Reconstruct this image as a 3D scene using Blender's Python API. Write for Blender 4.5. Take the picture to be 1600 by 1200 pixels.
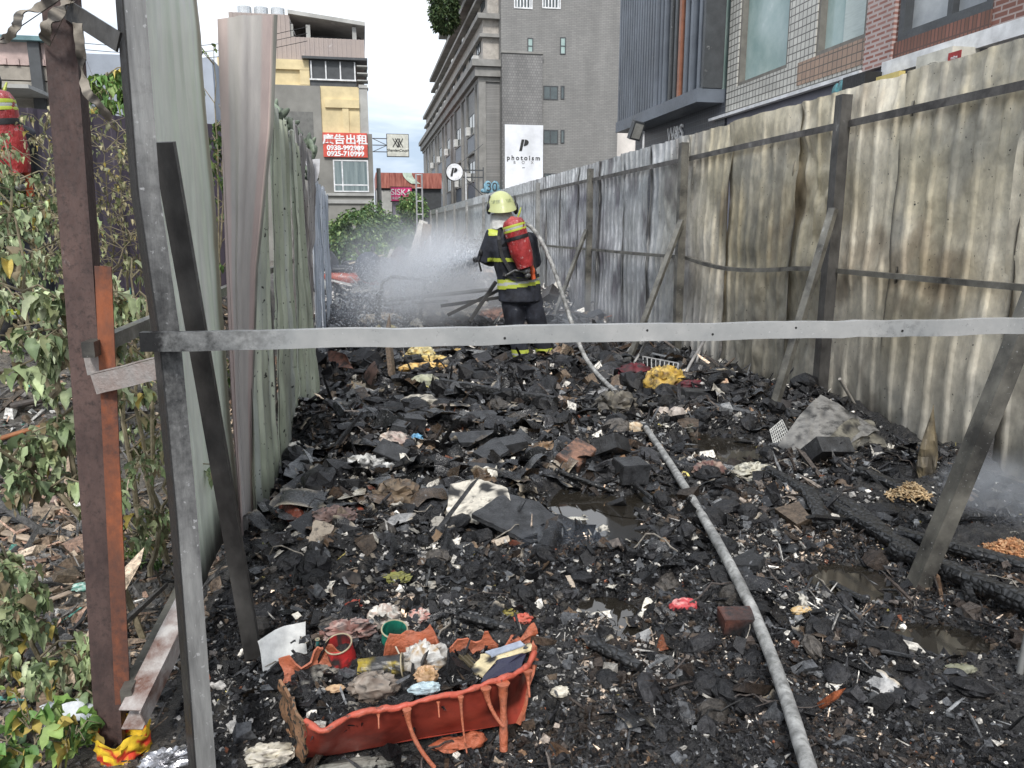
import bpy, bmesh, math, random
import numpy as np
from mathutils import Vector, Matrix

# ------------------------------------------------------------------ camera
sc = bpy.context.scene
for o in list(bpy.data.objects): bpy.data.objects.remove(o)
F, CX, CY, H = 1200.0, 800.0, 600.0, 1.5
HY, VX = 359.0, 568.0
TH = math.atan((CY-HY)/F); PH = math.atan((CX-VX)*math.cos(TH)/F)
cd = bpy.data.cameras.new('camera'); cam = bpy.data.objects.new('camera', cd)
sc.collection.objects.link(cam); sc.camera = cam
cam.location = (0, 0, H); cam.rotation_euler = (math.pi/2-TH, 0, -PH)
cd.sensor_width = 36; cd.lens = 27; cd.clip_start = 0.05; cd.clip_end = 3000

# ------------------------------------------------------------------ light
world = bpy.data.worlds.new('World'); sc.world = world; world.use_nodes = True
SUN_EL, SUN_ROT = math.radians(46), math.radians(194)
def build_world():
    nt = world.node_tree; nt.nodes.clear(); N = nt.nodes.new; L = nt.links.new
    out = N('ShaderNodeOutputWorld'); bg = N('ShaderNodeBackground'); sky = N('ShaderNodeTexSky')
    sky.sky_type = 'NISHITA'; sky.sun_disc = False; sky.sun_elevation = SUN_EL; sky.sun_rotation = SUN_ROT
    sky.air_density = 1.2; sky.dust_density = 2.0
    tc = N('ShaderNodeTexCoord'); mp = N('ShaderNodeMapping'); mp.inputs['Scale'].default_value = (1, 1, 2.6)
    L(tc.outputs['Generated'], mp.inputs[0])
    n1 = N('ShaderNodeTexNoise'); n1.inputs['Scale'].default_value = 2.6; n1.inputs['Detail'].default_value = 8; n1.inputs['Roughness'].default_value = .55
    n1.inputs['Distortion'].default_value = .4
    L(mp.outputs[0], n1.inputs['Vector'])
    r = N('ShaderNodeValToRGB'); e = r.color_ramp.elements
    e[0].position = .36; e[0].color = (3.0, 3.7, 4.7, 1); e[1].position = .56; e[1].color = (6.9, 7.05, 7.3, 1)
    m2 = r.color_ramp.elements.new(.46); m2.color = (5.4, 5.9, 6.6, 1)
    L(n1.outputs['Fac'], r.inputs[0])
    mx = N('ShaderNodeMix'); mx.data_type = 'RGBA'; mx.inputs[0].default_value = .9
    L(sky.outputs[0], mx.inputs[6]); L(r.outputs[0], mx.inputs[7])
    L(mx.outputs[2], bg.inputs[0]); bg.inputs[1].default_value = .095
    L(bg.outputs[0], out.inputs[0])
build_world()
sd = bpy.data.lights.new('sun', 'SUN'); sd.energy = 1.5; sd.angle = math.radians(10); sd.color = (1, .965, .92)
so = bpy.data.objects.new('sun', sd); sc.collection.objects.link(so)
_az = math.radians(194)   # compass direction the light comes from (behind and left of the camera)
_d = Vector((math.sin(_az)*math.cos(SUN_EL), math.cos(_az)*math.cos(SUN_EL), math.sin(SUN_EL)))
so.rotation_euler = _d.to_track_quat('Z', 'Y').to_euler()
sc.view_settings.view_transform = 'Standard'; sc.view_settings.look = 'None'
sc.view_settings.exposure = 1.05; sc.view_settings.gamma = 1
sc.cycles.max_bounces = 6; sc.cycles.volume_bounces = 2; sc.cycles.transparent_max_bounces = 12
sc.cycles.use_denoising = True; sc.cycles.volume_step_rate = 1.5; sc.cycles.volume_max_steps = 64

# ------------------------------------------------------------------ pixel -> place
_f = np.array([math.sin(PH)*math.cos(TH), math.cos(PH)*math.cos(TH), -math.sin(TH)])
_r = np.array([math.cos(PH), -math.sin(PH), 0.]); _u = np.cross(_r, _f); _C = np.array([0, 0, H])
def ray(x, y): return _f+_r*(x-CX)/F+_u*(CY-y)/F
def PZ(x, y, z=0.): d = ray(x, y); return _C+d*(z-H)/d[2]
def PX(x, y, X): d = ray(x, y); return _C+d*X/d[0]
def PY(x, y, Y): d = ray(x, y); return _C+d*Y/d[1]

# ------------------------------------------------------------------ noise
def _hash(i, j, k):
    n = (i.astype(np.int64)*374761393+j.astype(np.int64)*668265263+k.astype(np.int64)*2147483647+1013) & 0xffffffff
    n = ((n ^ (n >> 13))*1274126177) & 0xffffffff
    return ((n ^ (n >> 16)) & 0xffff)/65535.0
def vn(p):
    p = np.asarray(p, float); i = np.floor(p).astype(np.int64); f = p-i; f = f*f*(3-2*f); r = 0
    for a in (0, 1):
        for b in (0, 1):
            for c in (0, 1):
                w = (f[..., 0] if a else 1-f[..., 0])*(f[..., 1] if b else 1-f[..., 1])*(f[..., 2] if c else 1-f[..., 2])
                r = r+w*_hash(i[..., 0]+a, i[..., 1]+b, i[..., 2]+c)
    return r*2-1
def fbm(p, o=4, g=.5):
    p = np.asarray(p, float); a = 1; r = 0; t = 0
    for k in range(o): r = r+a*vn(p*2**k+17.3*k); t += a; a *= g
    return r/t

# ------------------------------------------------------------------ mesh helpers
COL = sc.collection
class MB:
    """collects shapes in world coordinates"""
    def __init__(s): s.v = []; s.f = []; s.c = []; s.n = 0
    def add(s, V, Fc, c=(0, 0, 0)):
        V = np.asarray(V, float).reshape(-1, 3); s.v.append(V)
        for q in Fc: s.f.append([int(i)+s.n for i in q])
        c = np.asarray(c, float)
        if c.ndim == 1: c = np.tile(c[:3], (len(V), 1))
        s.c.append(c); s.n += len(V); return s
    def box(s, a, b, c=(0, 0, 0), R=None, o=None):
        x0, y0, z0 = a; x1, y1, z1 = b
        V = np.array([(x0, y0, z0), (x1, y0, z0), (x1, y1, z0), (x0, y1, z0), (x0, y0, z1), (x1, y0, z1), (x1, y1, z1), (x0, y1, z1)], float)
        if R is not None: V = V@np.array(R).T
        if o is not None: V = V+np.array(o)
        return s.add(V, [(0, 3, 2, 1), (4, 5, 6, 7), (0, 1, 5, 4), (1, 2, 6, 5), (2, 3, 7, 6), (3, 0, 4, 7)], c)
    def bar(s, p, q, w, h, up=(0, 0, 1), c=(0, 0, 0), seg=1, wob=0):
        """rectangular bar p->q, w sideways, h along 'up'"""
        p = np.array(p, float); q = np.array(q, float); d = q-p; L = np.linalg.norm(d); d /= L
        sd_ = np.cross(d, up); sd_ /= np.linalg.norm(sd_); u = np.cross(sd_, d)
        V = []; 
        for k in range(seg+1):
            o = p+d*L*k/seg
            if wob and 0 < k < seg: o = o+(vn(np.array([[k*.7+p[0]*9, p[1]*7, 3.], [k*.7+p[0]*5, 8, p[1]*3.]]))[:, None]*np.array([sd_, u])).sum(0)*wob
            for (a, b) in ((-1, -1), (1, -1), (1, 1), (-1, 1)): V.append(o+sd_*a*w/2+u*b*h/2)
        Fc = [(3, 2, 1, 0), tuple(4*seg+i for i in range(4))]
        for k in range(seg):
            for i in range(4): Fc.append((4*k+i, 4*k+(i+1) % 4, 4*k+4+(i+1) % 4, 4*k+4+i))
        return s.add(V, Fc, c)
    def tube(s, P, r, n=8, c=(0, 0, 0), cap=True, flat=1.0):
        P = np.array(P, float); m = len(P); r = np.broadcast_to(np.array(r, float), (m,))
        T = np.gradient(P, axis=0); T /= np.linalg.norm(T, axis=1)[:, None]+1e-9
        ref = np.array([0, 0, 1.]) if abs(T[0][2]) < .9 else np.array([1., 0, 0]); V = []
        a = np.cross(T[0], ref); a /= np.linalg.norm(a)
        for k in range(m):
            a = a-T[k]*(a@T[k]); a /= np.linalg.norm(a)+1e-9; b = np.cross(T[k], a)
            for i in range(n):
                t = 2*math.pi*i/n; V.append(P[k]+r[k]*(a*math.cos(t)+b*math.sin(t)*flat))
        Fc = []
        for k in range(m-1):
            for i in range(n): Fc.append((k*n+i, k*n+(i+1) % n, (k+1)*n+(i+1) % n, (k+1)*n+i))
        if cap: Fc += [tuple(range(n-1, -1, -1)), tuple((m-1)*n+i for i in range(n))]
        return s.add(V, Fc, c)
    def grid(s, G, c=(0, 0, 0)):
        G = np.asarray(G, float); a, b = G.shape[:2]
        idx = np.arange(a*b).reshape(a, b)
        Fc = np.stack([idx[:-1, :-1], idx[1:, :-1], idx[1:, 1:], idx[:-1, 1:]], -1).reshape(-1, 4)
        if isinstance(c, np.ndarray) and c.ndim == 3: c = c.reshape(-1, 3)
        return s.add(G.reshape(-1, 3), Fc, c)
    def shell(s, G, th, c=(0, 0, 0)):
        """grid with thickness, rim closed"""
        G = np.asarray(G, float); gu = np.gradient(G, axis=0); gv = np.gradient(G, axis=1)
        n = np.cross(gu, gv); n /= np.linalg.norm(n, axis=-1, keepdims=True)+1e-12
        a, b = G.shape[:2]; A = G+n*th/2; B = G-n*th/2
        idx = np.arange(a*b).reshape(a, b); o = a*b
        Fc = [tuple(q) for q in np.stack([idx[:-1, :-1], idx[1:, :-1], idx[1:, 1:], idx[:-1, 1:]], -1).reshape(-1, 4)]
        Fc += [tuple(o+i for i in q[::-1]) for q in Fc]
        rim = list(idx[0, :])+list(idx[1:, -1])+list(idx[-1, -2::-1])+list(idx[-2:0, 0])
        for k in range(len(rim)):
            i, j = rim[k], rim[(k+1) % len(rim)]; Fc.append((i, j, j+o, i+o))
        if isinstance(c, np.ndarray) and c.ndim == 3: c = np.tile(c.reshape(-1, 3), (2, 1))
        return s.add(np.vstack([A.reshape(-1, 3), B.reshape(-1, 3)]), Fc, c)
    def prism(s, poly, th, c=(0, 0, 0)):
        """poly: 3-D outline (top), extruded by vector th"""
        P = np.array(poly, float); n = len(P); th = np.array(th, float)
        Fc = [tuple(range(n)), tuple(range(2*n-1, n-1, -1))]+[(i, i+n, (i+1) % n+n, (i+1) % n) for i in range(n)]
        return s.add(np.vstack([P, P+th]), Fc, c)
    def ell(s, c0, r, R=None, nu=14, nv=10, noise=0, ns=3., c=(0, 0, 0), seed=0):
        u = np.linspace(0, 2*math.pi, nu, endpoint=False); w = np.linspace(0, math.pi, nv)
        V = np.array([(math.sin(b)*math.cos(a), math.sin(b)*math.sin(a), math.cos(b)) for b in w[1:-1] for a in u]+[(0, 0, 1), (0, 0, -1)])
        if noise: V = V*(1+noise*fbm(V*ns+seed*7.7, 4)[:, None])
        V = V*np.array(r)
        if R is not None: V = V@np.array(R).T
        m = nv-2; Fc = []
        for k in range(m-1):
            for i in range(nu): Fc.append((k*nu+i, (k+1)*nu+i, (k+1)*nu+(i+1) % nu, k*nu+(i+1) % nu))
        for i in range(nu): Fc.append((m*nu, i, (i+1) % nu)); Fc.append((m*nu+1, (m-1)*nu+(i+1) % nu, (m-1)*nu+i))
        return s.add(V+np.array(c0), Fc, c)
def rot(rx=0, ry=0, rz=0):
    from mathutils import Euler
    return np.array(Euler((rx, ry, rz)).to_matrix())
def mesh(name, V, Fc, mat=None, col=None, smooth=False):
    me = bpy.data.meshes.new(name); V = np.asarray(V, np.float32)
    if isinstance(Fc, np.ndarray): loops = Fc.reshape(-1); sz = np.full(len(Fc), Fc.shape[1])
    else: sz = np.array([len(q) for q in Fc]); loops = np.array([i for q in Fc for i in q])
    me.vertices.add(len(V)); me.vertices.foreach_set('co', V.reshape(-1))
    me.loops.add(len(loops)); me.loops.foreach_set('vertex_index', loops.astype(np.int32))
    me.polygons.add(len(sz)); st = np.concatenate([[0], np.cumsum(sz)[:-1]])
    me.polygons.foreach_set('loop_start', st.astype(np.int32)); me.polygons.foreach_set('loop_total', sz.astype(np.int32))
    me.polygons.foreach_set('use_smooth', np.full(len(sz), bool(smooth)))
    if col is not None:
        a = me.color_attributes.new('col', 'FLOAT_COLOR', 'POINT'); c4 = np.ones((len(V), 4), np.float32); c4[:, :3] = col
        a.data.foreach_set('color', c4.reshape(-1))
    me.update(calc_edges=True); me.validate()
    if smooth and len(V) < 400000: me.set_sharp_from_angle(angle=.95)
    if mat: me.materials.append(mat)
    return me
def world_loc(o):
    v = np.zeros(3)
    while o is not None: v = v+np.array(o.location); o = o.parent
    return v
def obj(name, mb, mat, parent=None, smooth=False, loc=None, label=None, base=False):
    """links an MB as one object; with a parent its vertices become relative to the parent's place"""
    if not mb.n: return None
    V = np.vstack(mb.v); c = np.vstack(mb.c)
    if parent is not None: off = world_loc(parent)
    elif loc is not None: off = np.array(loc, float)
    else: off = np.array([(V[:, 0].min()+V[:, 0].max())/2, (V[:, 1].min()+V[:, 1].max())/2, V[:, 2].min()])
    me = mesh(name, V-off, mb.f, mat, c, smooth)
    o = bpy.data.objects.new(name, me); COL.objects.link(o)
    if parent is not None: o.parent = parent
    else: o.location = off
    if label: o['label'] = label
    return o
def tag(o, label, cat, group=None, kind=None):
    o['label'] = label; o['category'] = cat
    if group: o['group'] = group
    if kind: o['kind'] = kind
    return o
def thing(name, label, cat, loc, group=None):
    o = bpy.data.objects.new(name, None); COL.objects.link(o); o.location = tuple(float(a) for a in loc)
    o.empty_display_size = .1
    return tag(o, label, cat, group)
def copy_tree(o, parent=None):
    c = o.copy(); COL.objects.link(c); c.parent = parent
    for ch in list(o.children): copy_tree(ch, c)
    return c
def modmesh(mb, mods, loc=(0, 0, 0)):
    """evaluates modifiers on a mesh and returns V, F"""
    V = np.vstack(mb.v)-np.array(loc); me = mesh('tmp', V, mb.f)
    o = bpy.data.objects.new('tmp', me); COL.objects.link(o)
    for t, kw in mods:
        m = o.modifiers.new('m', t)
        for k, v in kw.items(): setattr(m, k, v)
    dg = bpy.context.evaluated_depsgraph_get(); dg.update(); ev = o.evaluated_get(dg); m2 = ev.to_mesh()
    n = len(m2.vertices); co = np.zeros(n*3, np.float32); m2.vertices.foreach_get('co', co)
    Fc = [tuple(p.vertices) for p in m2.polygons]; ev.to_mesh_clear()
    bpy.data.objects.remove(o); bpy.data.meshes.remove(me)
    return co.reshape(-1, 3).astype(float)+np.array(loc), Fc
def fuse(mb, voxel=.012, smooth=4, folds=0, fs=8., seed=0, stretch=(1, 1, .45)):
    V, Fc = modmesh(mb, [('REMESH', dict(mode='VOXEL', voxel_size=voxel)), ('SMOOTH', dict(iterations=smooth, factor=.5))])
    out = MB()
    if folds:
        c = V.mean(0); ctr = V-c; n = np.zeros_like(V)
        FA = np.array([q[:4] if len(q) > 3 else (q[0], q[1], q[2], q[2]) for q in Fc])
        fn = np.cross(V[FA[:, 2]]-V[FA[:, 0]], V[FA[:, 3]]-V[FA[:, 1]])
        for k in range(4): np.add.at(n, FA[:, k], fn)
        n /= np.linalg.norm(n, axis=1)[:, None]+1e-9
        w = fbm(V*fs*np.array(stretch)+seed*3.1, 3); w = 1-2*np.abs(w)
        V = V+n*(folds*(w-.4))[:, None]
    out.add(V, Fc); return out

# ------------------------------------------------------------------ materials
_M = {}
def mat(name, cols, rough=.6, metal=0., scale=4., bump=.3, bscale=30., bdist=.01, stretch=(1, 1, 1), soot=False, attr=False,
        speck=None, spscale=60., spth=.62, detail=6., spec=.5, coat=0., rvar=.15, world_co=False, sootc=(.012, .012, .013), trans=0., alpha=1., spw=.03):
    if name in _M: return _M[name]
    m = bpy.data.materials.new(name); m.use_nodes = True; nt = m.node_tree; nt.nodes.clear(); N = nt.nodes.new; L = nt.links.new
    out = N('ShaderNodeOutputMaterial'); b = N('ShaderNodeBsdfPrincipled'); L(b.outputs[0], out.inputs[0])
    if world_co: g = N('ShaderNodeNewGeometry'); co = g.outputs['Position']
    else: g = N('ShaderNodeTexCoord'); co = g.outputs['Object']
    mp = N('ShaderNodeMapping'); mp.inputs['Scale'].default_value = stretch; L(co, mp.inputs[0]); co = mp.outputs[0]
    n1 = N('ShaderNodeTexNoise'); n1.inputs['Scale'].default_value = scale; n1.inputs['Detail'].default_value = detail; n1.inputs['Roughness'].default_value = .62
    L(co, n1.inputs['Vector'])
    if len(cols) == 1: cols = [cols[0], tuple(c*.75 for c in cols[0])]
    r = N('ShaderNodeValToRGB'); el = r.color_ramp.elements; k = len(cols)
    for i, c in enumerate(cols):
        p = .34+.32*i/(k-1)
        e = el[0] if i == 0 else (el[1] if i == k-1 else el.new(p))
        e.position = p; e.color = (*c, 1)
    L(n1.outputs['Fac'], r.inputs[0]); col = r.outputs[0]
    if attr:
        at = N('ShaderNodeAttribute'); at.attribute_name = 'col'; mx = N('ShaderNodeMix'); mx.data_type = 'RGBA'; mx.blend_type = 'MULTIPLY'
        mx.inputs[0].default_value = 1; L(at.outputs['Color'], mx.inputs[6]); L(col, mx.inputs[7]); col = mx.outputs[2]
    if speck:
        n2 = N('ShaderNodeTexNoise'); n2.inputs['Scale'].default_value = spscale; n2.inputs['Detail'].default_value = 3 if spw < .05 else 9; n2.inputs['Roughness'].default_value = .5 if spw < .05 else .68; L(g.outputs['Position'] if world_co else g.outputs['Object'], n2.inputs['Vector'])
        mr = N('ShaderNodeMapRange'); mr.inputs[1].default_value = spth; mr.inputs[2].default_value = spth+spw; L(n2.outputs['Fac'], mr.inputs[0])
        mx = N('ShaderNodeMix'); mx.data_type = 'RGBA'; L(mr.outputs[0], mx.inputs[0]); L(col, mx.inputs[6]); mx.inputs[7].default_value = (*speck, 1); col = mx.outputs[2]
    if soot:
        at = N('ShaderNodeAttribute'); at.attribute_name = 'col'; n3 = N('ShaderNodeTexNoise'); n3.inputs['Scale'].default_value = 42; n3.inputs['Detail'].default_value = 8; n3.inputs['Roughness'].default_value = .7
        L(g.outputs['Position'] if world_co else g.outputs['Object'], n3.inputs['Vector'])
        a1 = N('ShaderNodeMath'); a1.operation = 'MULTIPLY_ADD'; L(n3.outputs['Fac'], a1.inputs[0]); a1.inputs[1].default_value = .9; a1.inputs[2].default_value = -.45
        sp = N('ShaderNodeSeparateColor'); L(at.outputs['Color'], sp.inputs[0])
        a2 = N('ShaderNodeMath'); a2.operation = 'ADD'; L(a1.outputs[0], a2.inputs[0]); L(sp.outputs[0], a2.inputs[1])
        mr = N('ShaderNodeMapRange'); mr.inputs[1].default_value = .2; mr.inputs[2].default_value = .75; L(a2.outputs[0], mr.inputs[0])
        a3 = N('ShaderNodeMath'); a3.operation = 'MULTIPLY'; L(mr.outputs[0], a3.inputs[0])
        q = N('ShaderNodeMapRange'); q.inputs[1].default_value = 0; q.inputs[2].default_value = .25; L(sp.outputs[0], q.inputs[0]); L(q.outputs[0], a3.inputs[1])
        mx = N('ShaderNodeMix'); mx.data_type = 'RGBA'; L(a3.outputs[0], mx.inputs[0]); L(col, mx.inputs[6]); mx.inputs[7].default_value = (*sootc, 1); col = mx.outputs[2]
    L(col, b.inputs['Base Color'])
    n4 = N('ShaderNodeTexNoise'); n4.inputs['Scale'].default_value = bscale; n4.inputs['Detail'].default_value = 6; n4.inputs['Roughness'].default_value = .65; L(co, n4.inputs['Vector'])
    bp = N('ShaderNodeBump'); bp.inputs['Strength'].default_value = bump; bp.inputs['Distance'].default_value = bdist; L(n4.outputs['Fac'], bp.inputs['Height']); L(bp.outputs[0], b.inputs['Normal'])
    rr = N('ShaderNodeMapRange'); rr.inputs[1].default_value = .3; rr.inputs[2].default_value = .7; rr.inputs[3].default_value = max(.02, rough-rvar); rr.inputs[4].default_value = min(1, rough+rvar)
    L(n4.outputs['Fac'], rr.inputs[0]); L(rr.outputs[0], b.inputs['Roughness'])
    b.inputs['Metallic'].default_value = metal; b.inputs['Specular IOR Level'].default_value = spec
    b.inputs['Coat Weight'].default_value = coat; b.inputs['Transmission Weight'].default_value = trans
    _M[name] = m; return m
def brickmat(name, c1, c2, mortar, w, h, axis='y', mort=.01, rough=.5, off=.5, bump=.3, stain=.25, squash=1., bias=0.):
    """bricks or tiles laid on a wall; axis = the horizontal axis the wall runs along"""
    if name in _M: return _M[name]
    m = bpy.data.materials.new(name); m.use_nodes = True; nt = m.node_tree; nt.nodes.clear(); N = nt.nodes.new; L = nt.links.new
    out = N('ShaderNodeOutputMaterial'); b = N('ShaderNodeBsdfPrincipled'); L(b.outputs[0], out.inputs[0])
    g = N('ShaderNodeNewGeometry'); sx = N('ShaderNodeSeparateXYZ'); L(g.outputs['Position'], sx.inputs[0]); cb = N('ShaderNodeCombineXYZ')
    if axis == 'xy':
        ad = N('ShaderNodeMath'); ad.operation = 'ADD'; L(sx.outputs[0], ad.inputs[0]); L(sx.outputs[1], ad.inputs[1]); L(ad.outputs[0], cb.inputs[0])
    else: L(sx.outputs[1 if axis == 'y' else 0], cb.inputs[0])
    L(sx.outputs[2], cb.inputs[1])
    t = N('ShaderNodeTexBrick'); L(cb.outputs[0], t.inputs['Vector']); t.offset = off; t.squash = 1
    t.inputs['Scale'].default_value = 1; t.inputs['Brick Width'].default_value = w; t.inputs['Row Height'].default_value = h; t.inputs['Mortar Size'].default_value = mort
    t.inputs['Mortar Smooth'].default_value = .1; t.inputs['Bias'].default_value = bias
    t.inputs['Color1'].default_value = (*c1, 1); t.inputs['Color2'].default_value = (*c2, 1); t.inputs['Mortar'].default_value = (*mortar, 1)
    n = N('ShaderNodeTexNoise'); n.inputs['Scale'].default_value = 1.2; n.inputs['Detail'].default_value = 7; mp = N('ShaderNodeMapping'); mp.inputs['Scale'].default_value = (1, 1, .3)
    L(g.outputs['Position'], mp.inputs[0]); L(mp.outputs[0], n.inputs['Vector'])
    mr = N('ShaderNodeMapRange'); mr.inputs[1].default_value = .3; mr.inputs[2].default_value = .7; mr.inputs[3].default_value = 1-stain; mr.inputs[4].default_value = 1+stain*.5; L(n.outputs['Fac'], mr.inputs[0])
    mx = N('ShaderNodeMix'); mx.data_type = 'RGBA'; mx.blend_type = 'MULTIPLY'; mx.inputs[0].default_value = 1; L(t.outputs['Color'], mx.inputs[6]); L(mr.outputs[0], mx.inputs[7])
    L(mx.outputs[2], b.inputs['Base Color']); b.inputs['Roughness'].default_value = rough
    bp = N('ShaderNodeBump'); bp.inputs['Strength'].default_value = bump; bp.inputs['Distance'].default_value = .01; bp.invert = True; L(t.outputs['Fac'], bp.inputs['Height']); L(bp.outputs[0], b.inputs['Normal'])
    _M[name] = m; return m
BLK = lambda: mat('charred', [(.008, .008, .009), (.02, .02, .022), (.045, .045, .048)], rough=.45, scale=22, bump=.9, bscale=70, bdist=.012, rvar=.25)
def white(): return mat('soiled_white', [(.75, .74, .7), (.6, .58, .54), (.3, .28, .25)], rough=.6, scale=9, bump=.4, bscale=40, speck=(.04, .035, .03), spscale=55, spth=.64, soot=True)
def plain(name, c, rough=.6, **k):
    return mat(name, [tuple(x*1.1 for x in c), c, tuple(x*.7 for x in c)], rough=rough, **k)
# ------------------------------------------------------------------ ground
rng = np.random.default_rng(7); R_ = random.Random(7)
def sstep(x, a, b): t = np.clip((x-a)/(b-a), 0, 1); return t*t*(3-2*t)
def mixc(a, b, t): return np.asarray(a)*(1-t[..., None])+np.asarray(b)*t[..., None]
PUD = [(932, 812, 72, 46), (950, 962, 46, 26), (1325, 915, 62, 34), (1130, 705, 60, 26), (545, 608, 52, 18), (985, 1000, 30, 16), (1010, 790, 60, 16), (1480, 1010, 60, 30)]
PUD3 = []
for (a, b, c, d) in PUD:
    p = PZ(a, b); q = PZ(a+c, b); r = PZ(a, b+d); s_ = PZ(a, b-d)
    PUD3.append((p[0], p[1], abs(q[0]-p[0]), abs(s_[1]-r[1])/2))
def height(x, y):
    x = np.asarray(x, float); y = np.asarray(y, float); z0 = np.zeros_like(x)
    P = np.stack([x, y, z0], -1)
    n1, n2, n3 = fbm(P*1.5, 3), fbm(P*6+5, 3), fbm(P*22+9, 3)
    inc = sstep(x, -.7, -.5)*(1-sstep(x, 3.65, 3.8))*sstep(y, -1, 1)*(1-sstep(y, 30, 40))
    amp = 1-.55*sstep(x, .9, 1.4)*(1-sstep(y, 3.2, 5))*(1-sstep(x, 2.2, 2.8))
    farh = .34*sstep(y, 10.5, 16)*(1-sstep(y, 20, 28))
    hc = .05+amp*(.10*n1+.06*n2+.034*n3)+.05*(.5-np.abs(n2))+farh*(.6+.8*n1)+.12*sstep(x, 2.5, 3.5)*(1-sstep(y, 6, 9))*(.5+n1)*sstep(y, 3.3, 4.2)
    hl = .02+.05*n1+.03*n2+.012*n3
    hl = hl+.75*sstep(y, 4.2, 7.2)*(1-sstep(x, -1.5, -1.0))*(1+.35*n1)
    hl = hl+.45*np.exp(-(((x+3.75)/.7)**2+((y-6.1)/1.0)**2)**2)
    h = hl*(1-inc)*(1-sstep(np.abs(x), 8, 12))*(1-sstep(y, 12, 18))+hc*inc
    kb_ = sstep(x, -.42, -.28)*(1-sstep(x, .50, .62))*sstep(y, 1.5, 1.7)*(1-sstep(y, 2.10, 2.3)); h = h*(1-kb_)+(-.02+.02*n3)*kb_
    h = h+.13*np.exp(-((x+.35)/.4)**2)*sstep(y, 2.7, 3.6)*(1-sstep(y, 6.5, 9))*(.7+.8*n1)
    for (cx, cy, rx, ry) in PUD3:
        d = np.sqrt(((x-cx)/rx)**2+((y-cy)/ry)**2)+.35*n2
        k = 1-sstep(d, .95, 1.45); h = h*(1-k)+(-.004+.020*n3)*k
    return h
def H1(x, y): return float(height(np.array([x]), np.array([y]))[0])
def G(px, py, dz=0.):
    z = 0.
    for _ in range(12):
        p = PZ(px, py, z+dz); z = .5*z+.5*H1(p[0], p[1])
    p[2] = z; return p
def axis(segs):
    a = []
    for (s, e, st) in segs: a += list(np.arange(s, e-1e-9, st))
    return np.array(a+[segs[-1][1]])
xs = axis([(-400, -40, 60), (-40, -8, 4), (-8, -2.5, .25), (-2.5, -.7, .04), (-.7, 3.8, .018), (3.8, 8, .4), (8, 40, 4), (40, 400, 60)])
ys = axis([(-60, -2, 8), (-2, 1.5, .35), (1.5, 3.2, .016), (3.2, 6, .028), (6, 14, .06), (14, 30, .25), (30, 80, 5), (80, 1000, 90)])
gx, gy = np.meshgrid(xs, ys, indexing='ij'); gz = height(gx, gy)
gcol = np.ones(gx.shape+(3,))*.5
n_ = fbm(np.stack([gx*3, gy*3, gx*0], -1), 4); n2_ = fbm(np.stack([gx*40, gy*40, gx*0+3], -1), 3)
inc_ = sstep(gx, -.75, -.55)*(1-sstep(gx, 3.9, 4.2))*(1-sstep(gy, 26, 40))
gcol = mixc((.10, .095, .085), (.16, .145, .125), sstep(n_, -.2, .3))
gcol = mixc(gcol, (.05, .05, .05), sstep(n2_, 0, .4)*.6)
ch_ = mixc((.010, .010, .011), (.035, .035, .036), sstep(n_, -.3, .4)); ch_ = mixc(ch_, (.075, .07, .062), sstep(n2_, .1, .5)*.6)
gcol = gcol*(1-inc_[..., None])+ch_*inc_[..., None]
mb = MB(); mb.grid(np.stack([gx, gy, gz], -1), gcol)
gm = mat('ash_ground', [(.6, .6, .6), (1, 1, 1), (1.5, 1.45, 1.4)], rough=.36, scale=30, bump=1.0, bscale=90, bdist=.015, attr=True, rvar=.3, speck=(.22, .21, .19), spscale=130, spth=.7, world_co=True)
ground = obj('ground', mb, gm, smooth=True, loc=(0, 0, 0)); ground['kind'] = 'structure'; ground['label'] = 'black ash and soil ground between the two metal fences'
wm = mat('puddle_water', [(.018, .016, .013), (.03, .026, .02)], rough=.03, rvar=.02, bump=.03, bscale=14, bdist=.004, spec=1.)
for i, (cx, cy, rx, ry) in enumerate(PUD3):
    t = np.linspace(0, 2*math.pi, 40, endpoint=False); V = [(cx, cy, .012+.0005*i)]+[(cx+1.5*rx*math.cos(a), cy+1.5*ry*math.sin(a), .012+.0005*i) for a in t]
    mb = MB().add(V, [(0, 1+k, 1+(k+1) % 40) for k in range(40)])
    o = obj('puddle', mb, wm); o['kind'] = 'structure'

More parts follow.
